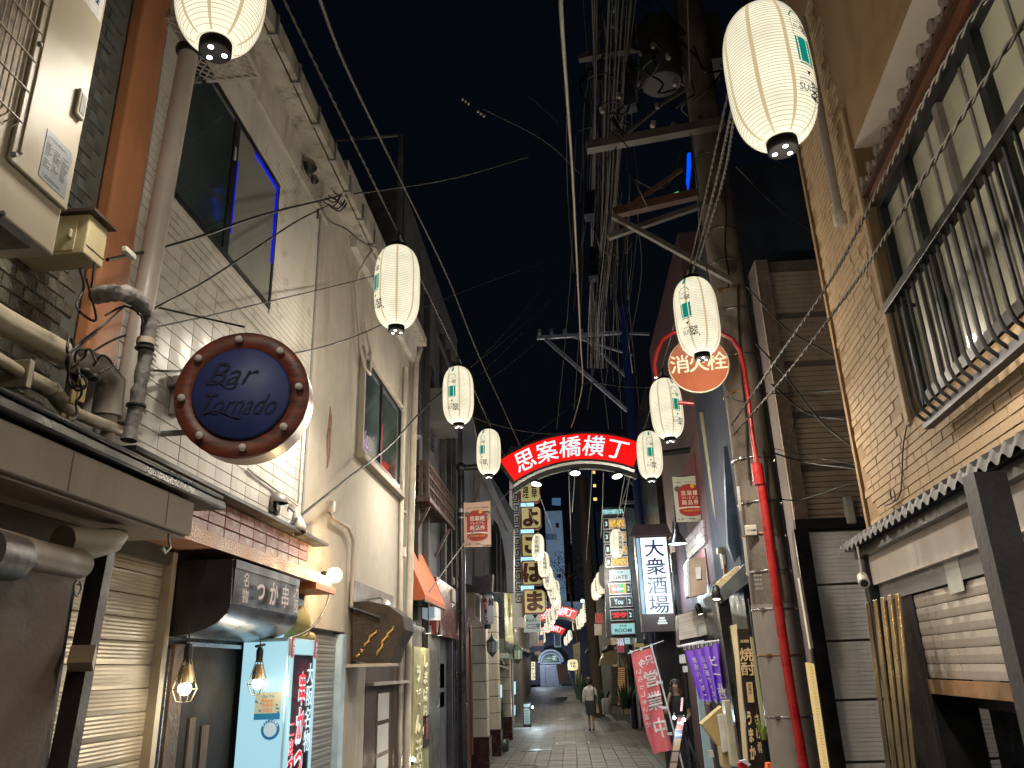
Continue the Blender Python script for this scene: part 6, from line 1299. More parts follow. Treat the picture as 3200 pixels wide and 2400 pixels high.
shutter(sf, FR, .6, a_s1, z_s0 + .05, z_s1 + .03, .072, mat('rusty_shutter', (.45, .39, .34), .35, metal=.2, var=.12, bump=.15, dirt=(.22, .17, .13), dscale=4), 1, c=0)
b = MB(); b.fb(FR, .6, a_s1, z_s0 - .02, z_s0 + .05, .0, .03); b.build('bottom_bar', mat('rusty_bar', (.25, .13, .05), .6, var=.5, dirt=(.35, .3, .25), dscale=8), sf)
b = MB(); b.fb(FR, .6, a_s1 + .02, 0, z_s0 - .03, -.4, -.25); b.build('dark_opening', mat('smoked_opening', (.012, .016, .02), .2), sf)
b = MB(); b.fb(FR, a_s1 + .01, b0[0], 0, ZS1, -.2, .02); b.build('door_jamb', M_black, sf)
b = MB(); b.fb(FR, .6, a_s1, z_s0 - .09, z_s0 - .03, -.2, -.14); b.build('door_head', M_black, sf)
pv0 = FR.P(*FR.at(3108, 1560, .26), .26); b = MB(); b.bar(FR.P(FR.at(3150, 1800, .26)[0], 0, .26), FR.P(FR.at(3150, 1800, .26)[0], ez - .1, .26), .11, .09); b.build('front_post', mat('grey_black_timber', (.035, .035, .04), .5), sf)
# stacked shutter slats leaning on the jamb
st = thing('stacked_slats', FR.P(a_s1 + .3, 0), 'bundle of upright metal shutter slats with amber sheen leaning by the corner shop', 'slats')
M_sl = mat('worn_brass_slat', (.52, .40, .22), .24, metal=.9, var=.35, scale=2, bump=.03, dirt=(.05, .045, .04), dscale=1.2, damt=.8)
fst = Frame(FR.P(0, 0, .14), FR.u, FR.n); 
for k in range(9):
    t = k / 8; a = fst.at(2712 + 92 * t, 1885 - 30 * t)[0]; zt = fst.at(2712 + 92 * t, 1885 - 30 * t)[1]
    b = MB(); b.bar(FR.P(a, zt, .14 + .02 * (k % 2)), FR.P(a - .0, -.0, .26 + .01 * k), .013, .05); b.build('slat', M_sl, st, bevel=.004)
# small cctv
cc = FR.P(*FR.at(2698, 1813, .2), .2); t = thing('security_camera', cc, 'small white security camera on the post under the corrugated eave', 'camera')
b = MB(); d = Vector((-.25, -.85, -.45)).normalized(); b.lathe([(.02, -.06), (.03, -.05), (.032, .045), (.028, .05)], cc, d, 16); b.build('body', mat('white_plastic', (.5, .48, .42)), t)
b = MB(); b.lathe([(.022, .051), (.001, .052)], cc, d, 14); b.build('lens', M_black, t)
b = MB(); b.tube([cc + Vector((0, 0, .03)), cc + Vector((-.0, .0, .2))], .006, 6); b.build('aerial', MATS['white_plastic'], t)
# ribs of the vertical pipe on the ochre wall and its cable head
vp = thing('service_riser', FR.P(*FR.at(2560, 400, .06), .06), 'lilac grey cable riser pipe on the ochre wall ending in a weather head', 'pipe')
b = MB(); p_ = [FR.P(*FR.at(u, v, .06), .06) for u, v in ((2505, 60), (2545, 250), (2620, 660))]; b.tube(p_, .028, 12); b.build('pipe', M_pvcg, vp)
b = MB(); c = p_[-1]; b.tube([c, c - Vector((0, 0, .02)), c - Vector((0, 0, .09)), c - Vector((0, 0, .11))], [.03, .04, .042, .03], 12); b.build('head', mat('cream_head', (.5, .46, .38), .5), vp)
# ================================================================== ribbed tower and grey panel behind, facing the lane's near end
tw = thing('ribbed_annex', (2.4, 7.5, 0), 'narrow annex with brown ribbed upper wall and grey ribbed lower panel behind the utility pole', 'building')
TY = 7.5; f = FF(TY)
a0, zt = f.at(2352, 818); a1 = a0 + 1.4; zm = f.at(2490, 1640)[1]; xl2 = f.at(2500, 1700)[0]; xb = f.at(2612, 2370)[0]
a0 = f.at(2420, 1230)[0]
print('annex', a0, zt, zm, xl2, xb)
b = MB(); b.box(a0, a0 + 2.2, TY + .03, TY + 3, 0, zt); b.build('wall', mat('annex_core', (.12, .10, .09), .8), tw)
M_rib1 = mat('brown_ribbed_siding', (.36, .28, .21), .7, var=.1, dirt=(.12, .1, .08), dscale=1.5); M_rib2 = mat('grey_ribbed_siding', (.80, .78, .77), .55, var=.06, dirt=(.17, .15, .14), dscale=1)
def ribbed(nm, x0, x1, z0, z1, p, m):
    q = MB(); z = z0; k = 0
    while z < z1 - p:
        d_ = .017 if p > .04 else .007; q.add([(x0, TY + .003 + d_, z), (x1, TY + .003 + d_, z), (x1, TY + .003, z + p * .12), (x0, TY + .003, z + p * .12), (x0, TY + .003, z + p * .92), (x1, TY + .003, z + p * .92), (x1, TY + .003 + d_, z + p), (x0, TY + .003 + d_, z + p)], [(0, 1, 2, 3), (3, 2, 5, 4), (4, 5, 6, 7)]); z += p; k += 1
    return q.build(nm, m, tw, kind='stuff')
for k in range(5):
    z0 = zm + .03 + (zt - zm - .1) * k / 5; ribbed('ribbed_panel', a0 + .14, a0 + 1.6, z0, zm + (zt - zm - .1) * (k + 1) / 5, .052, M_rib1)
b = MB(); b.box(a0, a0 + .13, TY - .03, TY + .02, zm, zt); b.build('stone_edge', mat('mottled_stone_edge', (.30, .22, .17), .8, var=.35, scale=20, bump=.5, dirt=(.1, .08, .06), dscale=4), tw)
zk = 0.55
for k in range(5):
    h = (zm - .06 - zk) / 5; ribbed('ribbed_panel', xl2 + .09, xl2 + 1.5, zk + h * k + .006, zk + h * (k + 1), .036, M_rib2)
b = MB(); b.box(xl2 - .03, xl2 + 1.5, TY - .06, TY + .02, zm - .05, zm + .04); b.box(xl2 - .05, xl2 + .08, TY - .05, TY + .02, 0, zm - .05); b.box(xl2 + .08, xl2 + 1.5, TY - .03, TY + .02, 0, zk); b.build('black_surround', M_black, tw)
b = MB(); c = ipx(2652, 1585, TY - .05); b.box(c.x - .045, c.x + .045, c.y - .03, c.y + .04, c.z - .16, c.z + .1); b.build('meter_cover', mat('pale_cover', (.4, .39, .36), .5), label='rounded pale cover box low on the brown ribbed wall', cat='box', bevel=.02)
# lit menu board beside the pole
t = thing('menu_board', ipx(2560, 2200, 7.2), 'tall glowing yellow menu board squeezed between the utility pole and the grey annex', 'sign')
P = [ipx(2526, 2070, 7.35), ipx(2544, 2075, 7.35), ipx(2592, 2405, 7.35), ipx(2574, 2405, 7.35)]
q = MB(); q.poly(P, (0, .1, 0)); q.build('panel', emit('menu_yellow', (.85, .60, .24), .75), t)
u_ = (P[1] - P[0]).normalized(); v_ = (P[0] - P[3]).normalized(); fr = Frame(P[3], u_, (0, -1, 0), v_); L_ = (P[0] - P[3]).length; q = MB()
for k in range(34): q.fb(fr, .012, .012 + rnd.uniform(.006, .02), .03 + k * L_ / 36, .033 + k * L_ / 36, .003, .005)
q.build('menu_text', M_ink, t)
q = MB(); q.poly([ipx(2498, 1805, 7.3), ipx(2506, 1808, 7.3), ipx(2542, 2025, 7.3), ipx(2534, 2028, 7.3)], (0, .06, 0)); q.build('white_trim', mat('cream_trim', (.55, .5, .42), .5), label='cream strip of trim leaning beside the utility pole', cat='trim')
# ================================================================== utility pole with red hydrant sign
PX, PY, PR = 1.675, 6.8, .172
up = thing('utility_pole', (PX, PY, 0), 'massive concrete utility pole with bands, crossarms and transformer', 'utility pole')
M_pole = mat('weathered_concrete', (.12, .10, .08), .85, var=.3, scale=5, bump=.6, bscale=30, dirt=(.035, .03, .025), dscale=3, damt=.8)
b = MB(); b.lathe([(PR, 0), (PR, 2.45), (PR - .03, 11)], (PX, PY, 0), seg=32, cap=True); b.build('shaft', M_pole, up)
zwr = ipx(2450, 1885, PY - PR)[2]
b = MB(); z = 0
pr = []
while z < zwr: pr += [(PR + .004, z), (PR + .008, z + .008)]; z += .016
b.lathe(pr, (PX, PY, 0), seg=36, cap=False); b.build('anti_poster_sheet', mat('grey_studded_sheet', (.20, .175, .155), .6, var=.1, dirt=(.1, .08, .07), dscale=2), up)
for k, z in enumerate((.5, .95, 1.45, 1.9, 2.25, 2.55, 2.85, 3.12, 3.5, 4.1, 4.45, 4.9, 5.1, 5.4, 5.75, 6.1, 6.6)):
    b = MB(); b.lathe([(PR + .009, -.006), (PR + .012, 0), (PR + .009, .006)], (PX, PY, z), seg=32, cap=False); b.box(PX - .14, PX - .10, PY - PR + .02, PY - PR + .06, z - .01, z + .01); b.build('steel_band', M_steel if k % 3 else mat('copper_band', (.25, .12, .05), .5, metal=.6), up)
c = ipx(2348, 1657, PY - PR - .02); b = MB(); b.box(c.x - .045, c.x + .045, c.y - .0, c.y + .03, c.z - .04, c.z + .045); b.build('number_plate', mat('pole_plate', (.5, .46, .40), .5), up, bevel=.004)
fnp = Frame(c, (1, 0, 0), (0, -1, 0)); b = MB(); put(b, fnp, '17.7.88', 0, 0, .016, c=.003, off=.02, w=.07); b.build('plate_number', M_ink, up)
c = ipx(2372, 1830, PY - PR - .015); fpn = Frame(c, (1, 0, 0), (0, -1, 0)); b = MB()
for i_ in range(3): column(b, fpn, '無断貼紙', -.022 + i_ * .022, .09, .02, pitch=.034, c=0, off=.01)
b.build('stencil_text', mat('stencil_white', (.45, .42, .38), .6), up)
for u0, v0, u1, v1 in ((2306, 1520, 2314, 1598), (2325, 1680, 2338, 1800)): b = MB(); b.bar(ipx(u0, v0, PY - .2), ipx(u1, v1, PY - .2), .02, .012); b.build('u_guard', mat('zinc_guard', (.4, .38, .35), .5, metal=.4), up)
# crossarms and transformer
def arm(u0, v0, u1, v1, yy, w, nm='crossarm', m=M_galv, par=up): b = MB(); b.bar(ipx(u0, v0, yy), ipx(u1, v1, yy), w, w * .9); return b.build(nm, m, par)
M_arm = mat('dim_galvanised', (.10, .09, .08), .6, metal=.2, var=.2)
arm(1832, 462, 2262, 384, PY - .22, .10, m=M_arm); arm(1808, 182, 2110, 128, PY + .3, .08, m=M_arm); arm(1900, 742, 2250, 622, PY - .2, .055, m=M_arm); arm(1915, 668, 2180, 606, PY - .2, .09, m=mat('rusty_arm', (.09, .045, .025), .7))
arm(1960, 650, 2130, 530, PY - .25, .04, 'brace', MATS['rusty_arm']); arm(1915, 675, 2290, 880, PY - .3, .05, 'brace', M_arm); arm(1930, 440, 2100, 300, PY + .1, .03, 'brace', M_arm); arm(2010, 200, 2150, 270, PY + .1, .03, 'brace', M_arm); arm(2060, 330, 2190, 250, PY, .03, 'brace', M_arm)
c = ipx(2070, 265, PY + .1); b = MB(); b.lathe([(.20, 0), (.22, .03), (.22, .75), (.20, .8)], c, seg=28); b.build('transformer_tank', mat('grey_tank', (.045, .043, .04), .7), up)
b = MB(); b.box(c.x - .1, c.x + .25, c.y + .3, c.y + .7, c.z + .5, c.z + 1.2); b.box(c.x + .25, c.x + .7, c.y, c.y + .35, c.z + .3, c.z + .9); b.build('switch_box', mat('grey_tank', (.16, .15, .14)), up)
for i, (u, v) in enumerate(((2108, 268), (2198, 285), (2030, 130), (2044, 90), (2150, 60), (2046, 120))): b = MB(); c = ipx(u, v, PY); b.lathe([(.02, 0), (.035, .02), (.02, .04), (.035, .06), (.02, .08)], c, (.3, 0, 1), 10); b.build('insulator', mat('porcelain', (.35, .33, .3), .3), up)
for (u0, v0, u1, v1, yy, nm) in ((1958, 120 + 80, 1990, 340, PY - .4, 'splice_case'), (1836, 605, 1856, 680, PY + 1.2, 'splice_case'), (1846, 780, 1872, 872, PY + 2, 'splice_case')):
    b = MB(); c0 = ipx((u0 + u1) / 2, v0, yy); c1 = ipx((u0 + u1) / 2 - 4, v1, yy - .5); b.bar(c0, c1, .11, .09); b.build(nm, mat('glossy_black_case', (.06, .065, .08), .2, metal=.5, var=.5, scale=20), up)
# blue and green neon glimpsed behind
t = thing('neon_sign', ipx(2150, 535, 13), 'vertical blue neon sign glimpsed between the pole and its arms', 'sign')
q = MB(); q.add([ipx(u, v, 13) for u, v in ((2149, 478), (2158, 476), (2160, 520), (2156, 560), (2152, 592), (2146, 560), (2148, 520))], [(0, 1, 2, 3, 4, 5, 6)]); q.poly([ipx(u, v, 13) for u, v in ((2149, 478), (2158, 476), (2160, 520), (2156, 560), (2152, 592), (2146, 560), (2148, 520))], (0, .1, 0)); q.build('tube', emit('neon_blue', (.0, .08, 1), 1.1), t)
q = MB(); q.tube([ipx(2105, 626, 13), ipx(2112, 621, 13), ipx(2120, 626, 13)], .02, 6); q.tube([ipx(2104, 608, 13), ipx(2120, 601, 13)], .02, 6); q.build('green_neon', emit('neon_green', (.15, 1, .25), .8), label='small green neon curls below the blue neon sign', cat='sign')
# hydrant sign
hs = thing('hydrant_sign', (1.75, 6.45, 0), 'round faded red fire hydrant sign hanging from a bent red pipe', 'sign')
HY = 6.35; M_redp = mat('red_pipe_paint', (.27, .010, .010), .3, var=.12, scale=10, dirt=(.12, .02, .02), dscale=5)
q = MB(); k0 = [ipx(u, v, HY) for u, v in ((2514, 2405), (2470, 2150), (2440, 1950), (2385, 1560), (2370, 1465))]; q.tube([Vector((k0[0].x, HY, 0)), k0[0]] + k0[1:], .036, 16); q.build('lower_pipe', M_redp, hs)
q = MB(); q.tube([ipx(2374, 1515, HY), ipx(2364, 1450, HY)], .046, 16); q.build('collar', M_redp, hs)
q = MB(); kk = [(2366, 1455), (2350, 1350), (2338, 1240), (2325, 1150), (2312, 1095), (2288, 1060), (2252, 1040), (2210, 1033), (2150, 1030), (2100, 1040), (2070, 1062), (2052, 1100), (2044, 1140), (2050, 1180)]
q.tube([ipx(u, v, HY) for u, v in kk], .019, 12); q.build('gooseneck', M_redp, hs)
c = ipx(2183, 1140, HY - .02); Rd = .255; n_ = Vector((-.12, -1, .0)).normalized(); M_disc = mat('faded_red_disc', (.33, .10, .05), .45, var=.08, scale=3, dirt=(.25, .07, .04), dscale=2)
q = MB(); q.lathe([(Rd - .01, -.012), (Rd, 0), (Rd - .012, .008), (Rd - .014, .004), (.001, .0045)], c, n_, 56, cap=False); q.build('disc', M_disc, hs)
q = MB(); q.lathe([(Rd - .002, -.004), (Rd + .002, 0), (Rd - .004, .010), (Rd - .008, .010)], c, n_, 56, cap=False); q.build('rim', mat('disc_rim_cream', (.6, .55, .42), .4), hs)
fd = Frame(c, n_.cross(Vector((0, 0, 1))) * -1, n_); fd = Frame(c, (1, -.12, 0), n_)
q = MB(); rowt(q, fd, '消火栓', 0, .015, .16, pitch=.155, c=.011, off=.03); put(q, fd, 'FIRE HYDRANT', 0, .15, .03, c=.011, off=.03, w=.24); q.build('lettering', mat('disc_letter_cream', (.68, .62, .48), .45), hs)
q = MB(); q.tube([ipx(2120, 1258, HY), ipx(2168, 1262, HY)], .018, 8); q.build('lower_stub', M_redp, hs)
cable([ipx(2262, 1205, HY), ipx(2290, 1245, HY), ipx(2335, 1258, HY)], .004, parent=hs, tw=.004, n=6, name='chain')
# ================================================================== bar side row, middle distance
rb = thing('pink_building', (2.4, 13, 0), 'pinkish building with tiled band behind the arch post', 'building')
b = MB(); b.box(2.12, 6, 11.4, 16.5, 0, 8.5); b.build('wall', mat('pink_wall', (.13, .07, .075), .7, var=.12, dirt=(.12, .08, .08)), rb)
b = MB(); b.box(2.1, 2.118, 12.2, 13.6, 4.2, 5.0); b.box(2.1, 2.118, 12.2, 13.6, 2.95, 3.5); b.build('red_panel', mat('dull_red_panel', (.17, .03, .03), .6), rb)
M_pt = mat('pinkish_white_tile', (.42, .36, .38), .35, var=.1)
for k in range(9):
    for j_ in range(3): b = MB(); b.box(2.085, 2.118, 12.0 + k * .22, 12.21 + k * .22, 3.55 + j_ * .12, 3.66 + j_ * .12); b.build('tile', M_pt, rb)
b = MB(); b.box(2.05, 5, 7.8, 11.3, 0, 7.2); b.build('wall', mat('blue_night_wall', (.022, .032, .055), .8, var=.2), thing('blue_building', (2.5, 9.5, 0), 'blue grey building between the ribbed annex and the pinkish one', 'building'))
poly_px([(2262, 1395), (2290, 1395), (2320, 1720), (2296, 1760), (2275, 1700)], 9.5, .1, 'corrugated_sheet', mat('blue_corrugated', (.05, .08, .13), .4, metal=.4), None, label='strip of bluish corrugated sheet behind the utility pole', cat='sheet')
for k in range(18): q = MB(); a = ipx(2282 + k * .9, 1560 + k * 10, 9.47); c_ = ipx(2304 + k * .9, 1570 + k * 10, 9.47); q.bar(a, c_, .012); q.build('corrugation', MATS['blue_corrugated'], bpy.data.objects['corrugated_sheet'])
vv = thing('olive_pipe', ipx(2235, 1550, 10.8), 'olive drain pipe beside the black arch post', 'pipe'); q = MB(); q.tube([ipx(2196, 1290, 10.8), ipx(2212, 1400, 10.8), ipx(2240, 1590, 10.8), ipx(2262, 1700, 10.8)], .05, 12); q.build('pipe', mat('olive_pipe_paint', (.22, .20, .12), .5), vv); q = MB(); c = ipx(2247, 1606, 10.8); q.tube([c, c - Vector((0, 0, .04))], .06, 12); q.build('clamp', M_galv, vv)
vb = thing('valve_box', ipx(2275, 1735, 10.4), 'grey green service box and duct below the olive pipe', 'box')
poly_px([(2252, 1712), (2290, 1698), (2302, 1765), (2262, 1775)], 10.4, .15, 'case', mat('grey_green_box', (.25, .26, .20), .5), vb); poly_px([(2242, 1712), (2256, 1708), (2258, 1728), (2244, 1730)], 10.35, .1, 'knob', mat('grey_green_box', (.25, .26, .20)), vb)
poly_px([(2262, 1768), (2276, 1768), (2280, 1815), (2266, 1815)], 10.4, .1, 'duct', mat('brown_duct', (.16, .10, .06), .5), vb); poly_px([(2256, 1735), (2263, 1733), (2267, 1760), (2260, 1762)], 10.3, .02, 'label_plate', mat('pale_plate', (.5, .5, .5), .5), vb)
a2 = thing('air_conditioner', ipx(2180, 1800, 11.5), 'cream air conditioner outdoor unit hung beside the tall white bar sign', 'air conditioner')
poly_px([(2154, 1745), (2204, 1742), (2210, 1852), (2158, 1866)], 11.5, .3, 'casing', mat('dull_cream_steel', (.33, .26, .21), .5), a2); poly_px([(2145, 1756), (2153, 1745), (2157, 1866), (2150, 1862)], 11.5, .3, 'side_panel', mat('pale_blue_steel', (.36, .42, .48), .4), a2); poly_px([(2173, 1772), (2190, 1771), (2192, 1808), (2176, 1810)], 11.48, .01, 'sticker', mat('pale_plate', (.5, .5, .5)), a2)
# kawara roof of the sake shop and lamps
kr = thing('tiled_porch', ipx(2290, 1850, 9.0), 'small tiled porch roof with pale tile ends beside the utility pole', 'roof')
q = MB()
for k in range(6):
    c = ipx(2250 + k * 11, 1832 - k * 9, 9.2); w = MB(); w.lathe([(.055, 0), (.06, .02), (.05, .16)], c, (.25, .9, .12), 12); w.build('tile_end', mat('pale_clay', (.40, .34, .20), .5), kr)
poly_px([(2240, 1850), (2330, 1760), (2340, 1820), (2255, 1885)], 9.1, 1.0, 'roof_bed', mat('kawara_clay', (.075, .08, .085)), kr)
def spotlamp(px, py, yy, lab, aimv, w=0, col=(1, .9, .7)):
    c = ipx(px, py, yy); t = thing('spot_lamp', c, lab, 'lamp'); d = Vector(aimv).normalized(); q = MB(); q.lathe([(.03, -.1), (.045, -.08), (.05, .06), (.045, .06), (.03, .02)], c, d, 14); q.build('body', M_black, t); q = MB(); q.lathe([(.042, .05), (.001, .052)], c, d, 12); q.build('lens', emit('warm_spot_lens', (1, .88, .6), 6), t)
    if w: spot('spot_glow', c + d * .08, c + d, w, col, 110, .03, .5, t)
spotlamp(2238, 1858, 9.0, 'black spotlight at the end of the tiled porch roof', (-.1, -.3, -1), 12)
spotlamp(2185, 1908, 12, 'small brown spotlight over the ribbed louvre', (.2, -.2, -1), 6)
# ribbed louvre box, noren
lv = thing('louvre_box', ipx(2180, 1945, 12.2), 'dark ribbed louvre box over the purple curtain', 'box')
poly_px([(2120, 1922), (2232, 1885), (2245, 2005), (2124, 2020)], 12.2, .4, 'box', M_black, lv)
for k in range(11):
    t_ = k / 11; q = MB(); q.bar(ipx(2121 + t_ * 2, 1926 + t_ * 78, 12.17), ipx(2233 + t_ * 8, 1892 + t_ * 90, 12.17), .022, .03); q.build('slat', mat('grey_louvre_slat', (.5, .46, .43), .5), lv)
poly_px([(2180, 1952), (2222, 1942), (2226, 1978), (2183, 1990)], 12.1, .04, 'cover_plate', mat('grey_cover', (.25, .26, .25), .5), lv)
nr = thing('noren_curtain', ipx(2200, 2100, 11.2), 'purple split curtain with white strokes hanging from a white rod', 'curtain')
A_ = ipx(2140, 2031, 11.2); B_ = ipx(2249, 2013, 11.2); C_ = ipx(2268, 2194, 11.2); D_ = ipx(2186, 2184, 11.2)
M_pur = mat('purple_cloth', (.22, .09, .70), .7, var=.08, bump=.1)
for s_, (t0, t1) in enumerate(((0, .33), (.335, .66), (.665, 1))):
    q = MB(); q.grid(lambda u, v: (A_.lerp(B_, t0 + (t1 - t0) * u)).lerp(D_.lerp(C_, t0 + (t1 - t0) * u), v) + Vector((0, .035 * math.sin((t0 + (t1 - t0) * u) * 26) * (.3 + v), -.02 * math.sin(u * 3 + s_))), 12, 10); q.build('panel', M_pur, nr)
q = MB(); R0 = ipx(2118, 2026, 11.22); R1 = ipx(2262, 2004, 11.22); q.tube([R0 + Vector((0, 0, .02)), R1 + Vector((0, 0, .02))], .014, 8); q.tube([ipx(2120, 2020, 11.4), ipx(2200, 2003, 11.4)], .012, 8); q.build('rod', mat('white_rod', (.6, .6, .65), .3), nr)
q = MB()
for k in range(9): c = A_.lerp(B_, k / 8); q.tube([c + Vector((math.cos(j * .9) * .012, 0, .03 + math.sin(j * .9) * .035)) for j in range(8)], .004, 4)
q.build('loops', MATS['white_rod'], nr)
fn = Frame(D_, (C_ - D_).normalized(), (0, -1, 0), (A_ - D_).normalized()); q = MB(); Hn = (A_ - D_).length; Wn = (C_ - D_).length
column(q, fn, 'ビール', Wn * .98, Hn * .93, .13, pitch=.17, c=.05, off=.03, w=.11); column(q, fn, '西', Wn * .93, Hn * .28, .14, c=.05, off=.03, w=.1); column(q, fn, '日本酒ウイスキー', Wn * .6, Hn * .9, .075, pitch=.088, c=.05, off=.02, w=.05); column(q, fn, '焼酎ハイボール', Wn * .25, Hn * .86, .075, pitch=.088, c=.05, off=.02, w=.05); q.build('characters', mat('white_dye', (.65, .62, .7), .7), nr)
t = thing('dark_shop', (2.4, 10, 0), 'black walled bar under the louvre box with stacked cartons', 'shop'); b = MB(); b.box(1.98, 2.05, 9.3, 12.6, 0, 2.9); b.build('wall', M_black, t)
poly_px([(2172, 2110), (2186, 2108), (2232, 2400), (2204, 2400)], 11.6, .05, 'door_edge_glow', emit('cyan_door_glow', (.32, .42, .40), .5), t)  # cyan light along the door edge painted as emission
q = MB(); q.poly([ipx(u, v, 10.4) for u, v in ((2193, 2263), (2257, 2207), (2285, 2330), (2262, 2352))], (0, .25, 0)); q.build('carton', mat('cardboard', (.42, .31, .13), .8, var=.08), label='tilted flattened cardboard carton against the black bar wall', cat='carton')
poly_px([(2252, 2335), (2290, 2345), (2285, 2400), (2262, 2400)], 10.2, .25, 'paper_bag', mat('kraft_bag', (.36, .27, .14), .8), None, label='kraft paper bag on the ground below the cartons', cat='bag')
poly_px([(2246, 2235), (2262, 2232), (2278, 2345), (2262, 2352)], 10.1, .1, 'white_board', mat('white_board', (.5, .5, .48), .6), None, label='narrow white board stood upright next to the cartons', cat='board')
poly_px([(2264, 2190), (2296, 2188), (2312, 2395), (2290, 2395)], 9.9, .2, 'pale_cabinet', mat('pale_cabinet', (.40, .37, .28), .5), None, label='pale cream cabinet behind the black porch post', cat='cabinet')
poly_px([(2256, 2128), (2278, 2126), (2284, 2186), (2262, 2188)], 11.35, .25, 'wall_heater', mat('white_heater', (.48, .48, .47), .4), None, label='rounded white wall box above the pale cabinet', cat='box')
poly_px([(2214, 2346), (2228, 2344), (2232, 2366), (2217, 2368)], 10.5, .05, 'socket_box', mat('white_heater', (.48, .48, .47)), None, label='tiny white socket box low on the black bar wall', cat='box')
poly_px([(2124, 2046), (2140, 2045), (2144, 2072), (2126, 2073)], 11.8, .08, 'meter', mat('grey_white_meter', (.42, .44, .44), .5), None, label='upper small pale meter beside the purple curtain', cat='meter')
poly_px([(2134, 2082), (2148, 2080), (2150, 2100), (2137, 2101)], 11.8, .08, 'meter', mat('grey_white_meter', (.42, .44, .44)), None, label='lower small pale meter under the first one beside the curtain', cat='meter')
# sake shop entrance: posts, carved board, plants
ps = thing('porch_posts', (2.0, 9, 0), 'black porch frame around the carved gold lettered board', 'posts')
for (u0, v0, u1, v1, w, yy) in ((2256, 1870, 2338, 2420, .13, 9.3), (2345, 1870, 2425, 2420, .05, 8.2)):
    q = MB(); q.bar(ipx(u1, v1, yy), ipx(u0, v0, yy), w, w); q.build('post', M_black, ps)
cbp = thing('carved_board', ipx(2340, 2180, 8.8), 'dark upright board with gold carved characters beside the utility pole', 'sign')
P = [ipx(2306, 1965, 8.8), ipx(2340, 1965, 8.8), ipx(2395, 2420, 8.8), ipx(2345, 2420, 8.8)]; q = MB(); q.poly(P, (0, .06, 0)); q.build('board', wood('near_black_wood', (.03, .022, .015), (.015, .01, .008), .35, 'z'), cbp)
u_ = Vector((1, 0, 0)); v_ = ((P[0] + P[1]) / 2 - (P[2] + P[3]) / 2).normalized(); fc = Frame((P[2] + P[3]) / 2, u_, (0, -1, 0), v_); L_ = ((P[0] + P[1]) / 2 - (P[2] + P[3]) / 2).length
q = MB(); column(q, fc, '焼酎', -.0, L_ * .86, .13, pitch=.14, c=.01, off=.05, thick=.01); column(q, fc, 'うまか', -.035, L_ * .42, .13, pitch=.16, c=.01, off=.05, w=.06); column(q, fc, 'さけ肴', .04, L_ * .40, .10, pitch=.13, c=.01, off=.04, w=.05); rowt(q, fc, '居酒屋', 0, L_ * .91, .03, c=.01, off=.03); q.build('gold_characters', mat('pale_gold', (.68, .50, .28), .4, metal=.2), cbp)
fcx = MB(); fcx.fb(fc, -.03, .03, L_ * .48, L_ * .62, .008, .014); fcx.build('paper_note', emit('paper_note_glow', (.75, .48, .2), .5), cbp); q = MB(); column(q, fc, '営業中', 0, L_ * .61, .035, c=.016, off=.03); q.build('note_print', M_ink, cbp)  # light on the paper note put in as emission
poly_px([(2284, 1955), (2302, 1950), (2330, 2150), (2338, 2400), (2330, 2400), (2300, 2060)], 9.15, .08, 'pale_column', emit('cream_column_glow', (.62, .44, .2), .2, base=(.5, .42, .28)), None, label='cream strip, warm light painted as glow, between black post and carved board', cat='column')  # warm light on the wall put in as a faint emission
poly_px([(2346, 1990), (2356, 1990), (2402, 2300), (2385, 2280)], 8.95, .06, 'olive_glow_strip', emit('olive_strip_glow', (.42, .35, .16), .5), None, label='olive strip with light painted as glow, behind the thin black post', cat='strip')  # light falling on the strip put in as emission
plant(2388, 2312, 8.0, 12, .2, .1, 'bright pale green leaves by the pole foot', mat('pale_leaf', (.20, .26, .07), .5, var=.3), .018, False)
q = MB(); q.poly([ipx(u, v, 8.0) for u, v in ((2398, 2385), (2412, 2385), (2414, 2405), (2398, 2405))], (0, .1, 0)); q.build('orange_box', mat('bright_orange', (.7, .12, .02), .5), label='tiny orange item at the foot of the porch', cat='box')
poly_px([(2306, 2385), (2330, 2376), (2340, 2405), (2310, 2405)], 8.3, .05, 'red_sign', mat('red_sign_board', (.45, .02, .03), .4), None, label='small red signboard with a white edge at the porch foot', cat='sign')
poly_px([(2312, 2378), (2330, 2374), (2348, 2390), (2340, 2394)], 8.25, .05, 'sign_lid', mat('pale_sign_edge', (.5, .52, .55), .4), bpy.data.objects['red_sign'])
# ------------------------------------------------ tall white bar sign
TS = 15.5; f = FF(TS); a0, z1 = f.at(2000, 1682); a1, z0 = f.at(2104, 1916)
ts = thing('tall_box_sign', f.P(a1, z0), 'tall bright white lightbox sign with four navy characters and a brown tiled cap', 'sign')
q = MB(); q.box(a0 - .10, a1 + .03, TS, TS + .35, z0 - .32, z1 + .04); q.build('case', mat('dark_brown_case', (.05, .035, .03), .5), ts)
q = MB(); q.poly([f.P(a0 - .2, z1 + .04, .05), f.P(a1 + .12, z1 + .04, .05), f.P(a1 + .04, z1 + .26, .02), f.P(a0 - .1, z1 + .26, .02)], (0, .4, 0)); q.build('cap', mat('brown_cap', (.06, .035, .035), .5), ts)
q = MB(); q.fb(f, a0, a1, z0, z1, .001, .012); q.build('face', emit('white_face_lit', (.84, .97, 1), 1.6), ts)
q = MB(); q.fb(f, a0 - .08, a0 - .02, z0, z1, .001, .01); q.build('side_glow', emit('blue_side_glow', (.35, .62, .85), .8), ts)
q = MB(); column(q, f, '大衆酒場', (a0 + a1) / 2, z1 - .05, (z1 - z0) * .225, pitch=(z1 - z0) * .245, c=.016, off=.03, w=(a1 - a0) * .80); q.build('characters', emit('navy_char', (.01, .02, .14), .5), ts)
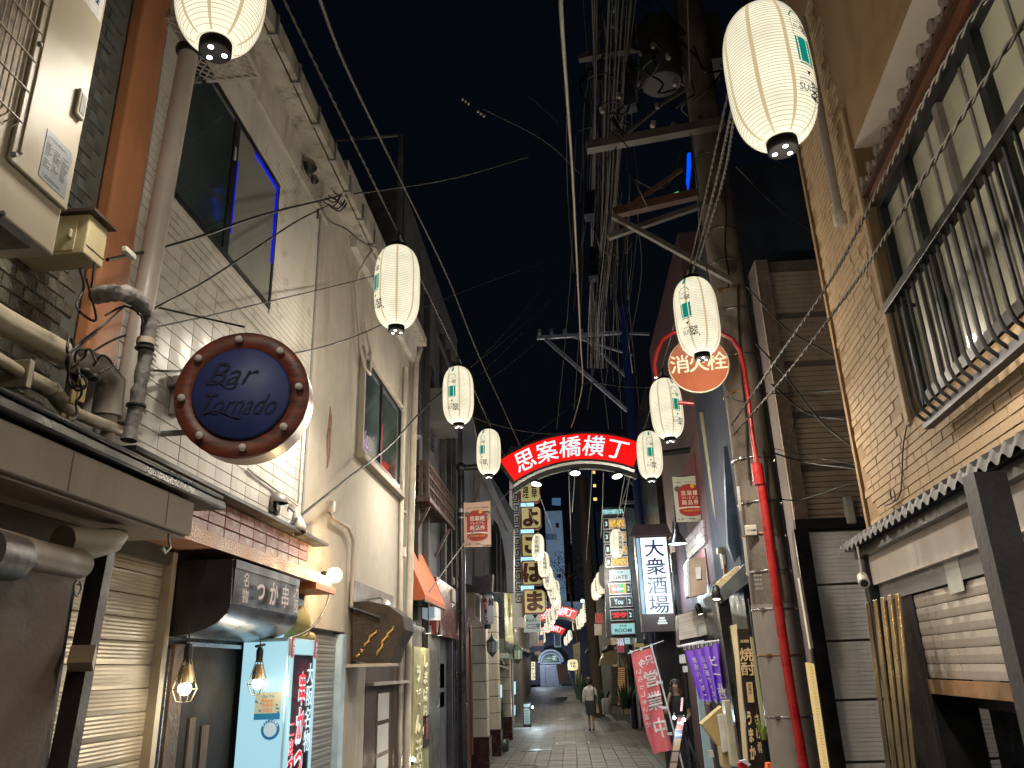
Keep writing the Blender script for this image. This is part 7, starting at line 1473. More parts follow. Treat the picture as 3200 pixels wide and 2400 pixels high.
q = MB(); cx_ = (a0 + a1) / 2 + .03; zc_ = z0 - .14
for k in range(3): q.fb(f, cx_ - .09 + .02 * k, cx_ + .09 - .02 * k, zc_ - .05 + .045 * k, zc_ - .015 + .045 * k, .001, .012)
q.build('emblem', emit('emblem_white', (.85, .92, .9), .9), ts)
q = MB(); q.fb(f, a1 + .08, a1 + .5, z0 - .25, z1 - .3, -.3, 0); q.build('bracket_box', M_black, ts)
q = MB(); q.tube([(a1 + .2, TS + .2, z0 - .3), (a1 + .2, TS + .2, .0)], .07, 12); q.build('mast', M_black, ts)
point('sign_glow', ((a0 + a1) / 2, TS - .5, (z0 + z1) / 2 - .3), 55, (.72, .88, 1), .3, ts)
# pendant lamp
c = ipx(2118, 1700, 12.6); t = thing('pendant_lamp', c, 'black bell shaped street lamp beside the tall white sign', 'lamp')
q = MB(); q.lathe([(.02, .42), (.035, .3), (.05, .18), (.13, .05), (.15, 0)], c, seg=22, cap=False); q.build('shade', M_black, t); q = MB(); q.lathe([(.145, .004), (.001, .0)], c, seg=22); q.build('diffuser', emit('bell_lamp_glow', (.85, .95, .9), 3), t)
q = MB(); q.tube([c + Vector((0, 0, .4)), c + Vector((.0, 0, .6)), c + Vector((.5, .1, .6))], .014, 8); q.build('arm', M_black, t); point('lamp_glow', c - Vector((0, 0, .1)), 18, (.85, .95, 1), .08, t)
# black ribbed wall behind
rw = thing('black_ribbed_building', (2.2, 17, 0), 'tall black ribbed steel facade beside the tall white sign', 'building'); b = MB(); b.box(2.0, 6, 16.6, 21, 0, 7.8); b.build('wall', M_black, rw)
for k in range(22): q = MB(); x = 1.70 + k * .045; q.box(x, x + .02, 16.5, 16.56, 0, 3.1); q.build('rib', mat('charcoal_rib', (.045, .045, .055), .5), rw)
b = MB(); b.box(1.68, 2.9, 16.56, 16.6, 0, 3.1); b.build('panel', mat('charcoal_panel', (.022, .022, .028), .5), rw)
# stack of bar signs
SY = 20; f = FF(SY); stk = thing('bar_sign_tower', f.P(1.3, 2), 'tall black rack of bar sign boxes with lit panels', 'sign')
x0 = f.at(1880, 1700)[0]; x1 = f.at(1992, 1700)[0]
q = MB(); q.poly([ipx(1882, 1585, SY + .05), ipx(1975, 1585, SY + .05), ipx(1996, 1992, SY + .05), ipx(1895, 1992, SY + .05)], (0, .25, 0)); q.build('rack', mat('dark_steel_rack', (.03, .035, .045), .5, metal=.3), stk)
q = MB(); q.poly([ipx(1958, 1588, SY - .05), ipx(1985, 1588, SY - .05), ipx(2012, 2010, SY - .05), ipx(1990, 2010, SY - .05)], (0, .2, 0)); q.build('mast', mat('blue_black_mast', (.035, .05, .07), .4, metal=.4), stk)
def signbox(u0, v0, u1, v1, col, st, txt, tcol, lab, num=None, th=.6, numleft=False, tst=1.0, yy=SY, wfrac=.75):
    fq = FF(yy); a0, z1 = fq.at(u0, v0); a1, z0 = fq.at(u1, v1); W_ = a1 - a0; H_ = z1 - z0; t = thing('bar_sign', fq.P(a0, z0), lab, 'sign')
    q = MB(); q.fb(fq, a0, a1, z0, z1, -.06, 0); q.build('case', mat('silver_case', (.35, .38, .42), .35, metal=.5), t)
    n0 = W_ * .22 if num else 0
    fa0 = a0 + .02 + (n0 if numleft else 0); fa1 = a1 - .02 - (0 if numleft else n0)
    q = MB(); q.fb(fq, fa0, fa1, z0 + .02, z1 - .02, .001, .006); q.build('face', emit('sign_face_%02x%02x%02x' % tuple(int(min(1, c) * 255) for c in col), col, st), t)
    if num:
        na0 = a0 + .01 if numleft else fa1 + .01; na1 = fa0 - .01 if numleft else a1 - .01
        q = MB(); q.fb(fq, na0, na1, z0 + .02, z1 - .02, .001, .006); q.build('number_plate', emit('num_black', (.01, .02, .025), .5), t)
        q = MB(); put(q, fq, num, (na0 + na1) / 2, (z0 + z1) / 2, H_ * .42, c=.01, off=.03, w=W_ * .11); q.build('number', emit('num_cyan', (.6, .9, .95), .9), t)
    for i, (s_, dz, hh, cl) in enumerate(txt):
        q = MB(); jp = any(ord(ch) > 256 for ch in s_)
        if jp: rowt(q, fq, s_, (fa0 + fa1) / 2, z0 + H_ * dz, H_ * hh, pitch=(fa1 - fa0) * wfrac / len(s_), c=.010, off=.03)
        else: put(q, fq, s_, (fa0 + fa1) / 2, z0 + H_ * dz, H_ * hh, c=.010, off=.02, w=(fa1 - fa0) * (wfrac if i == 0 else wfrac * .45))
        q.build('lettering', emit('st_%02x%02x%02x' % tuple(int(c * 255) for c in cl), cl, tst), t)
    return t
OR = (.50, .30, .18); YL = (1, .62, .05)
for k, (u0, v0, u1, v1) in enumerate(((1884, 1620, 1956, 1652), (1886, 1662, 1959, 1692), (1889, 1700, 1962, 1732), (1892, 1740, 1964, 1770))):
    signbox(u0, v0, u1, v1, OR, .8, [('紗久衣', .5, .62, YL)], None, ('top', 'second', 'third', 'fourth')[k] + ' orange bar sign with yellow characters in the rack', '3' if k < 2 else '1', numleft=True)
signbox(1904, 1782, 1972, 1814, (.42, .72, .75), .85, [('GATE', .33, .34, (.35, .02, .05)), ('THE', .8, .14, (.02, .1, .15))], None, 'pale cyan sign reading GATE in the rack', None, tst=.5)
rbx = signbox(1902, 1823, 1974, 1856, (.75, .3, .12), .8, [('Rainbow', .5, .32, (.9, .85, 1))], None, 'rainbow coloured sign in the rack under the pale cyan one', '2')
fq = FF(SY - .008); 
for k, cl in enumerate(((.9, .15, .1), (.9, .45, .05), (.6, .2, .6), (.2, .6, .5), (.1, .7, .25), (.7, .7, .05))):
    a_0 = fq.at(1904, 1840)[0]; a_1 = fq.at(1957, 1840)[0]; w_ = (a_1 - a_0) / 6; z_1 = fq.at(1904, 1826)[1]; z_0 = fq.at(1904, 1853)[1]; q = MB(); q.fb(fq, a_0 + k * w_, a_0 + k * w_ + w_, z_0, z_1, 0, .001 + .0002 * k); q.build('colour_band', emit('rb_%d' % k, cl, .7), rbx)
signbox(1904, 1864, 1978, 1896, (.008, .02, .03), .6, [('You', .5, .5, (.7, .95, 1))], None, 'black sign with white script letters in the rack', '2', wfrac=.55)
signbox(1906, 1906, 1981, 1938, (.02, .01, .015), .6, [('ラブレパーク', .5, .48, (1, .03, .05))], None, 'black sign with red neon kana in the rack', '2')
signbox(1909, 1949, 1986, 1981, (.30, .68, .68), .8, [('ROOM', .35, .33, (.01, .07, .08)), ('THE', .76, .16, (.01, .07, .08))], None, 'pale cyan sign reading THE ROOM, lowest in the rack', None, tst=.5)
q = MB(); fh_ = FF(SY - .02); rowt(q, fh_, '思案十番街ビル', fh_.at(1916, 1599)[0], fh_.at(1916, 1599)[1], .12, pitch=.075, c=.0, off=.03); q.build('header_letters', emit('header_cyan', (.4, .85, .85), .9), stk)
point('rack_glow', ((x0 + x1) / 2 - .1, SY - .6, 3.6), 12, (.7, .9, 1), .3, stk)
# signs under the rack
signbox(1925, 1986, 1952, 2040, (.38, .06, .09), .7, [('福', .62, .42, (.6, .7, .8))], None, 'small red and white projecting sign with a luck character', None, yy=23, wfrac=.8)
signbox(1948, 1984, 1972, 2014, (.40, .62, .66), .9, [('一', .5, .3, (.02, .05, .06))], None, 'small pale lit sign on the lane side of the black post', None, yy=22.5, tst=.4, wfrac=.6)
signbox(1980, 1982, 2000, 2014, (.40, .62, .60), .9, [('て', .5, .5, (.02, .05, .06))], None, 'small pale lit sign on the wall side of the black post', None, yy=22.5, tst=.4, wfrac=.6)
poly_px([(1982, 2006), (2012, 2008), (2012, 2022), (1982, 2022)], 22.3, .05, 'yellow_sign', emit('dim_yellow_sign', (.45, .38, .14), .5), None, label='small dim yellow sign behind the tall post', cat='sign')
# black lamp post by the flag
b0_ = GR.at(1984, 2277); q = MB(); q.tube([(b0_[0], b0_[1], 0), (b0_[0], b0_[1], 3.1)], [.12, .11], 14); q.build('black_post', M_black, label='thick black post standing at the paving edge behind the pink flag', cat='post')
# far right shops
for i, (y0, y1, x, h, c, lb) in enumerate(((21, 26.5, 2.4, 6.5, (.10, .10, .11), 'dark shop behind the rack of bar signs'), (28, 34, 2.25, 5.0, (.13, .11, .09), 'brown shop with the curved steel awning in the bar side row'), (34, 42, 2.0, 4.8, (.26, .20, .13), 'cream brown building in the bar side row past the second pole'), (42, 54, 1.4, 5.2, (.12, .12, .12), 'last dark building of the bar side row'))):
    far_house('R', y0, y1, x, h, c, lb, i + 10)
cs2 = thing('curved_awning', ipx(1900, 2055, 27), 'curved dull steel awning over the lit slatted door in the bar side row', 'awning')
q = MB(); P = [(1874, 2080), (1878, 2058), (1888, 2042), (1905, 2034), (1930, 2032), (1928, 2075)]; q.poly([ipx(u, v, 27) for u, v in P], (0, 1.2, 0)); q.build('shell', mat('dull_bronze_shell', (.20, .16, .10), .35, metal=.5), cs2)
ls = thing('slatted_door', ipx(1940, 2150, 26.5), 'slatted shutter door, amber light painted as glow on half its slats', 'door')
poly_px([(1910, 2083), (1958, 2083), (1962, 2215), (1912, 2205)], 26.9, .1, 'frame', M_dark, ls)
for k in range(18): q = MB(); q.bar(ipx(1931, 2088 + k * 6.6, 26.8), ipx(1953, 2088 + k * 6.6, 26.8), .035, .03); q.build('slat', emit('amber_light_slat', (.55, .30, .12), .6), ls)  # orange light on these slats painted as emission
for k in range(18): q = MB(); q.bar(ipx(1912, 2088 + k * 6.4, 26.8), ipx(1928, 2088 + k * 6.4, 26.8), .03, .02); q.build('slat', mat('grey_door_slat', (.16, .14, .12), .5), ls)
poly_px([(1790, 2015), (1812, 2005), (1815, 2150), (1800, 2155)], 36, .4, 'cream_pillar', mat('cream_far_pillar', (.42, .33, .2), .7), None, label='cream lit pillar of the bar side row beyond the round lantern', cat='pillar')
poly_px([(1912, 1960), (1945, 1960), (1945, 2000), (1912, 2000)], 29, .4, 'far_air_conditioner', mat('white_dim_box', (.28, .26, .24), .6), None, label='dim outdoor unit above the curved steel awning', cat='air conditioner')
poly_px([(1860, 1915), (1884, 1918), (1884, 1948), (1860, 1948)], 30, .2, 'red_board', mat('dim_red_board', (.28, .03, .03), .6), None, label='dim red sign board beside the second utility pole', cat='sign')
poly_px([(1858, 1950), (1880, 1950), (1880, 1985), (1858, 1985)], 30, .2, 'pale_board', mat('pale_dim_board', (.30, .27, .25), .6), None, label='pale board under the dim red one', cat='sign')
# round paper lantern, second pole, shrubs
c = ipx(1790, 2078, 31); t = thing('round_lantern', c, 'glowing squat cream lantern with black strokes hanging at the bar side row', 'lantern'); q = MB(); q.lathe([(.08, -.19), (.17, -.16), (.2, 0), (.17, .16), (.08, .19)], c, seg=20); q.build('paper_shade', emit('round_lantern_glow', (1, .85, .5), .95), t)
cf = CF(c, .2); q = MB(); column(q, cf, 'はち', .05, .12, .11, c=.004, off=.03); column(q, cf, 'まる', -.06, .1, .09, c=.004, off=.03); q.build('characters', M_ink, t); point('lantern_light', c + Vector((-.3, -.2, -.2)), 30, (1, .75, .42), .1, t)
q = MB(); p0 = ipx(1868, 2185, 33); q.tube([(p0.x, 33, .1), (p0.x - .1, 33, 9.5)], [.24, .2], 14); q.build('second_utility_pole', mat('dark_brown_pole', (.045, .032, .025), .9, var=.3), label='dark second utility pole rising behind the lane lanterns', cat='utility pole')
plant(1815, 2185, 31, 40, 1.1, .5, 'loose dark shrub at the wall foot before the second utility pole', M_leaf, .03, False)
plant(1955, 2215, 23, 44, .7, .5, 'dark bushy plant at the foot of the thick black post', M_leaf, .03, False)
plant(1885, 2200, 29, 30, .5, .5, 'low dark plant by the slatted door', M_leaf, .03, False)
q = MB(); c = ipx(1896, 2205, 27); q.lathe([(.14, -.25), (.16, .15), (.12, .22)], c, seg=14); q.build('water_butt', mat('grey_white_tub', (.28, .28, .28), .5), label='squat grey tub on the edge of the lane behind the walker', cat='tub')
# green white street light far
c = ipx(1820, 1878, 36); t = thing('street_light', c, 'small cold white street light shining beside the lantern string', 'lamp'); q = MB(); q.ball(c, .07, 10, 6); q.build('bulb', emit('cold_bulb', (.75, 1, .85), 14), t); point('street_glow', c - Vector((.2, .2, .2)), 60, (.75, 1, .9), .1, t); q = MB(); q.tube([c + Vector((.0, .02, .05)), c + Vector((.9, .3, .3))], .03, 6); q.build('arm', M_galv, t)
# ------------------------------------------------ pink flag
nf = thing('nobori_flag', ipx(2070, 2200, 13.2), 'tall leaning pink shop flag with reversed white characters', 'flag'); NY = 13.2
TL = ipx(1972, 2042, NY); TR = ipx(2036, 2024, NY); BR = ipx(2100, 2342, NY); BLc = ipx(2052, 2356, NY)
def nfp(u, v, c=0):
    L = TL.lerp(BLc, v) + Vector((.05 * math.sin(v * 5.5) * v - .06 * math.sin(v * math.pi), 0, 0)); R_ = TR.lerp(BR, v) + Vector((.03 * math.sin(v * 7) * v, 0, 0)); p = L.lerp(R_, u); return p + Vector((0, .035 * math.sin(u * 7 + v * 6) * (.2 + v) - c, 0))
q = MB(); q.grid(lambda u, v: nfp(u, v), 10, 40); q.build('cloth', mat('pink_cloth', (.60, .13, .15), .75, var=.06, bump=.1), nf)
class NF(Frame):
    def __init__(s): s.n = Vector((0, -1, 0))
    def P(s, a, b, c=0): return nfp(a, 1 - b, .006 + c)
nF = NF()
def nput(q, ch, u, v, hu, hv, off=.03, yo=0):
    vs, fs = glyph(ch, 0)
    for dx, dy in ((-.022, -.014), (.022, .014), (.022, -.014), (-.022, .014)): q.add([nF.P(u - (x + dx - .5) * hu, 1 - v + (y + dy - .36) * hv, .006 + dx * .02 + dy * .01) for x, y in vs], fs)
q = MB()
for ch, u, v, hu, hv in (('只', .78, .11, .42, .10), ('今', .42, .13, .36, .09), ('営', .70, .30, .72, .17), ('業', .68, .52, .72, .19), ('中', .72, .78, .70, .20)): nput(q, ch, u, v, hu, hv, .055)
for i, ch in enumerate('いらっしゃいませ'): nput(q, ch, .20, .20 + i * .075, .28, .062, .03)
q.build('characters', mat('white_print', (.62, .58, .58), .7), nf)
q = MB(); q.tube([ipx(2034, 2012, NY), ipx(2105, 2280, NY), ipx(2135, 2400, NY)], .014, 8); q.tube([ipx(1962, 2042, NY), ipx(2074, 2002, NY)], .009, 6)
q.build('pole', mat('white_pole', (.55, .58, .6), .4), nf)
q = MB()
for t_ in (.0, .5, 1): p = TL.lerp(TR, t_); q.box(p.x - .02, p.x + .02, p.y - .01, p.y + .01, p.z, p.z + .05)
for v in (.35, .6, .85): p = nfp(1, v); q.box(p.x - .02, p.x + .06, p.y - .01, p.y + .01, p.z - .02, p.z + .02)
q.build('tabs', MATS['white_pole'], nf)
# A frame menu board with clip lights
am = thing('a_board', ipx(2120, 2330, 12.0), 'tilted A board with food photos and clip lights on its upper edge', 'sign'); AYb = 12.0
P = [ipx(2118, 2236, AYb), ipx(2140, 2238, AYb), ipx(2112, 2420, AYb - .2), ipx(2086, 2420, AYb - .2)]; q = MB(); q.poly(P, (.015, .05, 0)); q.build('panel', M_black, am)
v_ = ((P[0] + P[1]) / 2 - (P[2] + P[3]) / 2); L_ = v_.length; fA = Frame((P[2] + P[3]) / 2 - Vector((0, .03, 0)), (1, 0, 0), (0, -1, 0), v_); Wp = .045
for k, (z0, z1, cl) in enumerate(((.74, .97, (.6, .12, .08)), (.62, .73, (.1, .15, .4)), (.40, .61, (.5, .28, .12)), (.22, .38, (.3, .2, .15)), (.02, .2, (.35, .22, .15)))):
    q = MB(); q.fb(fA, -Wp, Wp, L_ * z0, L_ * z1, .001, .006); q.build('food_photo', emit('photo_%d' % k, cl, .6), am)
q = MB(); rowt(q, fA, 'いち', 0, L_ * .88, .05, c=.01, off=.02, pitch=.04); rowt(q, fA, 'おすすめ', 0, L_ * .67, .03, c=.01, pitch=.02); q.build('lettering', mat('white_print', (.62, .58, .58)), am)
q = MB(); q.bar(P[0] + Vector((.02, .1, 0)), ipx(2195, 2420, AYb + .1), .03); q.bar(P[1] + Vector((.0, .1, 0)), ipx(2160, 2420, AYb + .1), .03); q.build('back_legs', M_black, am)
for i, (u, v) in enumerate(((2107, 2243), (2137, 2249))):
    c = ipx(u, v, AYb - .15); q = MB(); q.ball(c, .022, 10, 6); q.build('clip_bulb', emit('dazzle', (.85, .95, 1), 25), am); q = MB(); q.tube([c, c + Vector((.0, .02, .06)), c + Vector((.03, .1, .05))], .006, 5); q.build('clip_arm', M_galv, am)
point('clip_glow', ipx(2122, 2250, AYb - .4), 14, (.75, .92, 1), .05, am)
q = MB(); q.poly([ipx(2129, 2180, AYb), ipx(2136, 2180, AYb), ipx(2132, 2222, AYb), ipx(2126, 2222, AYb)], (0, .02, 0)); q.build('price_card', mat('pink_card', (.5, .3, .3), .6), am)
ORD = ordn
# ================================================================== people
def skin_fig(name, joints, edges, m, parent, root=0, sub=2):
    me = bpy.data.meshes.new(name); off = wloc(parent)
    me.from_pydata([tuple(Vector(j[0]) - off) for j in joints], edges, []); me.materials.append(m)
    o = bpy.data.objects.new(name, me); COL.objects.link(o); o.parent = parent
    sk = o.modifiers.new('skin', 'SKIN'); sk.use_smooth_shade = True
    lay = me.skin_vertices[0].data if me.skin_vertices else None
    if lay is None:
        bpy.context.view_layer.objects.active = o; bpy.context.view_layer.update(); o.select_set(True)
        with bpy.context.temp_override(object=o, active_object=o): bpy.ops.mesh.customdata_skin_add()
        lay = me.skin_vertices[0].data
    for i, j in enumerate(joints): r = j[1]; lay[i].radius = r if isinstance(r, tuple) else (r, r); lay[i].use_root = (i == root)
    sb_ = o.modifiers.new('sub', 'SUBSURF'); sb_.levels = sub; sb_.render_levels = sub; return o
def loft(rings, seg=20, cap=True):
    q = MB(); vs = []
    for c, rx, ry in rings: vs += [Vector(c) + Vector((math.cos(k * 2 * math.pi / seg) * rx, math.sin(k * 2 * math.pi / seg) * ry, 0)) for k in range(seg)]
    q.add(vs, [(i * seg + k, i * seg + (k + 1) % seg, (i + 1) * seg + (k + 1) % seg, (i + 1) * seg + k) for i in range(len(rings) - 1) for k in range(seg)], True)
    if cap: q.add(vs[:seg], [tuple(range(seg))[::-1]]); q.add(vs[-seg:], [tuple(range(seg))])
    return q
M_skin = mat('skin', (.40, .24, .17), .5, var=.05, bump=.05); M_hair = mat('black_hair', (.015, .011, .01), .5, var=.3, bump=.6, bscale=80)
wx, wy = GR.at(1850, 2284); k = 1.53 / 1.6
def w(x, y, z): return (wx + x * k, wy + y * k, z * k)
pr = thing('person', (wx, wy, 0), 'woman walking away in a white blouse and grey skirt, bag on her shoulder', 'person')
J = [(w(0, 0, .90), (.11, .085)), (w(0, 0, 1.08), (.095, .075)), (w(0, .01, 1.27), (.11, .08)), (w(0, .01, 1.37), (.05, .045)), (w(0, .02, 1.42), (.045, .045)), (w(0, .03, 1.50), (.07, .085)), (w(0, .03, 1.565), (.055, .065)),
     (w(-.15, .0, 1.30), .045), (w(-.20, -.02, 1.06), .036), (w(-.21, .05, .85), .025), (w(-.215, .07, .77), (.02, .03)),
     (w(.15, .0, 1.30), .045), (w(.20, .0, 1.06), .036), (w(.21, .07, .87), .025), (w(.215, .09, .79), (.02, .03)),
     (w(-.08, .02, .84), .08), (w(-.07, .12, .48), .052), (w(-.07, .10, .30), .05), (w(-.065, .02, .10), .03), (w(-.065, .12, .03), (.03, .025)),
     (w(.08, .0, .84), .08), (w(.07, .02, .47), .052), (w(.06, -.10, .30), .05), (w(.055, -.22, .16), .03), (w(.055, -.20, .05), (.03, .025))]
E_ = [(0, 1), (1, 2), (2, 3), (3, 4), (4, 5), (5, 6), (2, 7), (7, 8), (8, 9), (9, 10), (2, 11), (11, 12), (12, 13), (13, 14), (0, 15), (15, 16), (16, 17), (17, 18), (18, 19), (0, 20), (20, 21), (21, 22), (22, 23), (23, 24)]
skin_fig('body', J, E_, M_skin, pr)
M_blouse = mat('white_blouse_cloth', (.82, .82, .84), .8, var=.06, bump=.2, bscale=25)
loft([(w(0, 0, .93), .155 * k, .12 * k), (w(0, 0, 1.06), .145 * k, .11 * k), (w(0, .0, 1.2), .165 * k, .12 * k), (w(0, .0, 1.31), .175 * k, .11 * k), (w(0, .01, 1.37), .09 * k, .07 * k), (w(0, .01, 1.395), .06 * k, .06 * k)]).build('blouse', M_blouse, pr)
for sx in (-1, 1):
    q = MB(); q.tube([w(sx * .13, 0, 1.32), w(sx * .175, -.005, 1.22), w(sx * .205, -.01, 1.06), w(sx * .215, .04, .90)], [.05, .055, .05, .04], 10); q.build('sleeve', M_blouse, pr)
loft([(w(0, 0, .50), .17 * k, .15 * k), (w(0, 0, .56), .165 * k, .145 * k), (w(0, 0, .8), .18 * k, .14 * k), (w(0, 0, .96), .15 * k, .115 * k)]).build('skirt', mat('grey_skirt_cloth', (.07, .07, .08), .85, bump=.2), pr)
q = MB(); q.ball(w(0, .025, 1.545), .10, 14, 10, 1.1); q.ball(w(0, -.03, 1.50), .075, 12, 8); q.build('hair', M_hair, pr)
for c in (w(-.065, .10, .03), w(.055, -.19, .05)): q = MB(); q.ball(c, .045, 10, 6, .6); q.ball(Vector(c) + Vector((0, -.05, .01)), .035, 10, 6, .7); q.build('shoe', M_black, pr)
q = MB(); q.poly([w(.13, -.02, 1.10), w(.22, -.02, 1.10), w(.23, -.02, .92), w(.12, -.02, .92)], (0, -.08, 0)); bagb = q.build('shoulder_bag', mat('dark_leather', (.03, .025, .03), .5), label='dark leather bag hanging from the walking woman\'s shoulder', cat='bag', bevel=.02)
q = MB(); q.tube([w(.15, -.09, 1.10), w(.13, -.09, 1.33), w(.12, .02, 1.36)], .01, 6); q.build('strap', MATS['dark_leather'], bagb)
q = MB(); q.poly([w(.20, .05, .80), w(.25, .05, .80), w(.28, .05, .52), w(.18, .05, .54)], (0, .05, 0)); q.build('carrier_bag', mat('yellow_plastic', (.55, .5, .2), .5, bump=.5), label='pale yellow carrier bag in the walking woman\'s hand', cat='bag', bevel=.01)
# woman on the phone behind the flag
yy = 14.2; c0 = ipx(2112, 2148, yy); px_, pz = c0.x, c0.z - 1.40
def v(x, y, z): return (px_ + x, yy + y, pz + z)
p2 = thing('person', (px_, yy, pz), 'long haired woman in black holding a phone to her ear behind the pink flag', 'person')
b = MB(); b.box(px_ - .35, 2.1, yy - .3, yy + .6, 0, max(.02, pz - .005)); b.build('doorstep', mat('dark_step', (.04, .04, .045), .7), label='low dark step under the woman on the phone', cat='step')
J = [(v(0, 0, .85), (.11, .085)), (v(0, 0, 1.02), (.09, .075)), (v(0, 0, 1.19), (.11, .08)), (v(0, -.0, 1.27), (.048, .048)), (v(-.005, -.01, 1.32), (.045, .045)), (v(-.015, -.02, 1.40), (.062, .075)), (v(-.01, -.01, 1.46), (.05, .06)),
     (v(-.14, -.02, 1.20), .042), (v(-.21, -.09, 1.00), .034), (v(-.16, -.13, 1.20), .026), (v(-.105, -.10, 1.33), (.028, .022)),
     (v(.14, 0, 1.20), .042), (v(.18, 0, .97), .034), (v(.10, -.12, .90), .026), (v(.04, -.15, .90), (.03, .02)),
     (v(-.08, 0, .8), .08), (v(-.08, 0, .42), .055), (v(-.08, 0, .08), .035), (v(-.08, -.09, .03), (.03, .025)), (v(.08, 0, .8), .08), (v(.08, 0, .42), .055), (v(.08, 0, .08), .035), (v(.08, -.09, .03), (.03, .025))]
E_ = [(0, 1), (1, 2), (2, 3), (3, 4), (4, 5), (5, 6), (2, 7), (7, 8), (8, 9), (9, 10), (2, 11), (11, 12), (12, 13), (13, 14), (0, 15), (15, 16), (16, 17), (17, 18), (0, 19), (19, 20), (20, 21), (21, 22)]
skin_fig('body', J, E_, M_skin, p2)
loft([(v(0, 0, .0 + .1), .17, .15), (v(0, 0, .5), .17, .14), (v(0, 0, .82), .165, .125), (v(0, 0, 1.0), .125, .1), (v(0, 0, 1.14), .15, .11), (v(0, 0, 1.23), .15, .09), (v(0, 0, 1.275), .07, .06)]).build('dress', mat('black_dress', (.015, .015, .018), .8), p2)
for pts in (((-.12, 0, 1.22), (-.17, -.04, 1.10)), ((.12, 0, 1.22), (.17, 0, 1.08))): q = MB(); q.tube([v(*p) for p in pts], [.055, .055], 10); q.build('sleeve', MATS['black_dress'], p2)
q = MB(); q.ball(v(.0, .035, 1.435), .092, 14, 10, 1.1); q.tube([v(.03, .04, 1.45), v(.07, .03, 1.32), v(.085, .02, 1.20), v(.09, .03, 1.08)], [.06, .055, .045, .02], 10); q.tube([v(-.05, .04, 1.42), v(-.075, .03, 1.30), v(-.08, .03, 1.16)], [.045, .04, .02], 10); q.build('hair', mat('dark_brown_hair', (.03, .017, .012), .45, var=.3, bump=.6, bscale=80), p2)
for sx in (-.042, .012): q = MB(); q.ball(v(sx, -.085, 1.405), .008, 8, 5); q.build('eye', M_ink, p2)
q = MB(); q.ball(v(-.016, -.095, 1.385), .012, 8, 6, 1.4); q.build('nose', M_skin, p2); q = MB(); q.ball(v(-.016, -.088, 1.355), .014, 8, 5, .4); q.build('mouth', mat('lips', (.3, .06, .06), .4), p2)
q = MB(); q.bar(v(-.105, -.11, 1.28), v(-.085, -.10, 1.42), .05, .01); q.build('phone', M_black, label='black mobile phone held to the long haired woman\'s ear', cat='phone')
# ================================================================== overhead cables
def ip(*l):
    r = []
    for u, v, y in l:
        p = ipx(u, v, y)
        if p.x < -1.83 and y < 9.4: p = P3(u, v, -1.83)
        r.append(p)
    return r
cable(ip((985, -60, 2.3), (1000, 0, 2.6), (1090, 230, 3.6), (1250, 560, 5.2), (1400, 870, 7.4), (1500, 1120, 9.6), (1640, 1430, 13), (1720, 1640, 20), (1745, 1700, 26)), .009, 'long sagging dark wire from the upper edge over the arch to the lane lanterns', M_cablel)
cable(ip((1752, -40, 2.2), (1755, 60, 2.4), (1772, 300, 3.2), (1790, 560, 4.4), (1802, 800, 6), (1815, 1080, 8.5), (1820, 1200, 10), (1800, 1290, 11.5), (1785, 1335, 12.2)), .0085, 'thick tan cable hanging over the middle of the lane, its end loose above the arch', mat('tan_cable', (.16, .135, .09), .6))
cable(ip((1818, 1205, 10), (1850, 1195, 10.5), (1950, 1208, 11), (2060, 1212, 11), (2200, 1222, 9)), .008, 'black wire running sideways over the arch from the thick tan cable')
cable(ip((335, 812, 2.7), (505, 775, 3.2), (640, 735, 3.9), (820, 672, 4.8), (1010, 625, 5.6), (1080, 610, 5.8), (1400, 560, 6.3), (1650, 490, 6.6)), .008, 'black cable bundle from the meter box across the tiled wall and over the lane', n=8)
cable(ip((480, 965, 3.1), (640, 880, 3.6), (800, 775, 4.5), (930, 690, 5.2), (1030, 640, 5.6)), .006, 'wavy black cable rising from the wrapped pipe to the eave corner')
cable(ip((300, 1165, 3.0), (420, 1155, 3.3), (600, 1158, 3.8), (760, 1120, 4.2), (940, 1100, 5), (1100, 1055, 5.8), (1250, 990, 7), (1500, 890, 9), (1750, 800, 12)), .006, 'long thin black cable passing in front of the round bar sign')
cable(ip((270, 1110, 3.0), (400, 1045, 3.2), (640, 990, 4), (850, 940, 5), (1100, 880, 6.5), (1300, 825, 8)), .005, 'thin dark wire crossing the white tiles above the round sign')
cable(ip((905, 1640, 5.2), (960, 1595, 5.4), (1080, 1500, 6.2), (1220, 1390, 7.4), (1330, 1270, 8.6), (1400, 1210, 9.6)), .010, 'black cable rising from the grey lamp housing past the beige building window')
cable(ip((1000, 640, 5.6), (1030, 690, 5.7), (1080, 715, 5.8), (1130, 755, 6), (1180, 775, 6.3)), .006, 'short wire sagging along the beige building eave')
for i, (u, v) in enumerate(((1045, 625), (1060, 632), (1050, 612), (1066, 640))): cable([ipx(u - 20 + 6 * i, v - 14, 5.55), ipx(u + 8, v + 10 * (i % 2), 5.6), ipx(u + 18, v - 8, 5.6), ipx(u - 4, v + 20, 5.6), ipx(u - 34, v + 6, 5.5)], .006, 'wire loop in the eave corner knot, ' + ORD[i] + ' from the wall', grp='wires knotted at the eave corner', n=5)
b = MB(); c = ipx(994, 650, 5.5); b.box(c.x - .008, c.x + .008, c.y - .008, c.y + .008, c.z - .1, c.z + .04); b.ball(c + Vector((0, 0, .05)), .018, 8, 6); b.build('cable_hook', M_cable, label='black cable hook on the grey corner trim', cat='hook')
RC = mat('rope_cable', (.07, .06, .05), .6, var=.3)
cable(ip((3110, -40, 1.9), (2980, 150, 2.2), (2760, 560, 3.1), (2600, 870, 4.2), (2430, 1120, 5.4), (2285, 1330, 6.55)), .0055, 'upper of two twisted cables slanting from the tile eave to the utility pole', RC, tw=.006)
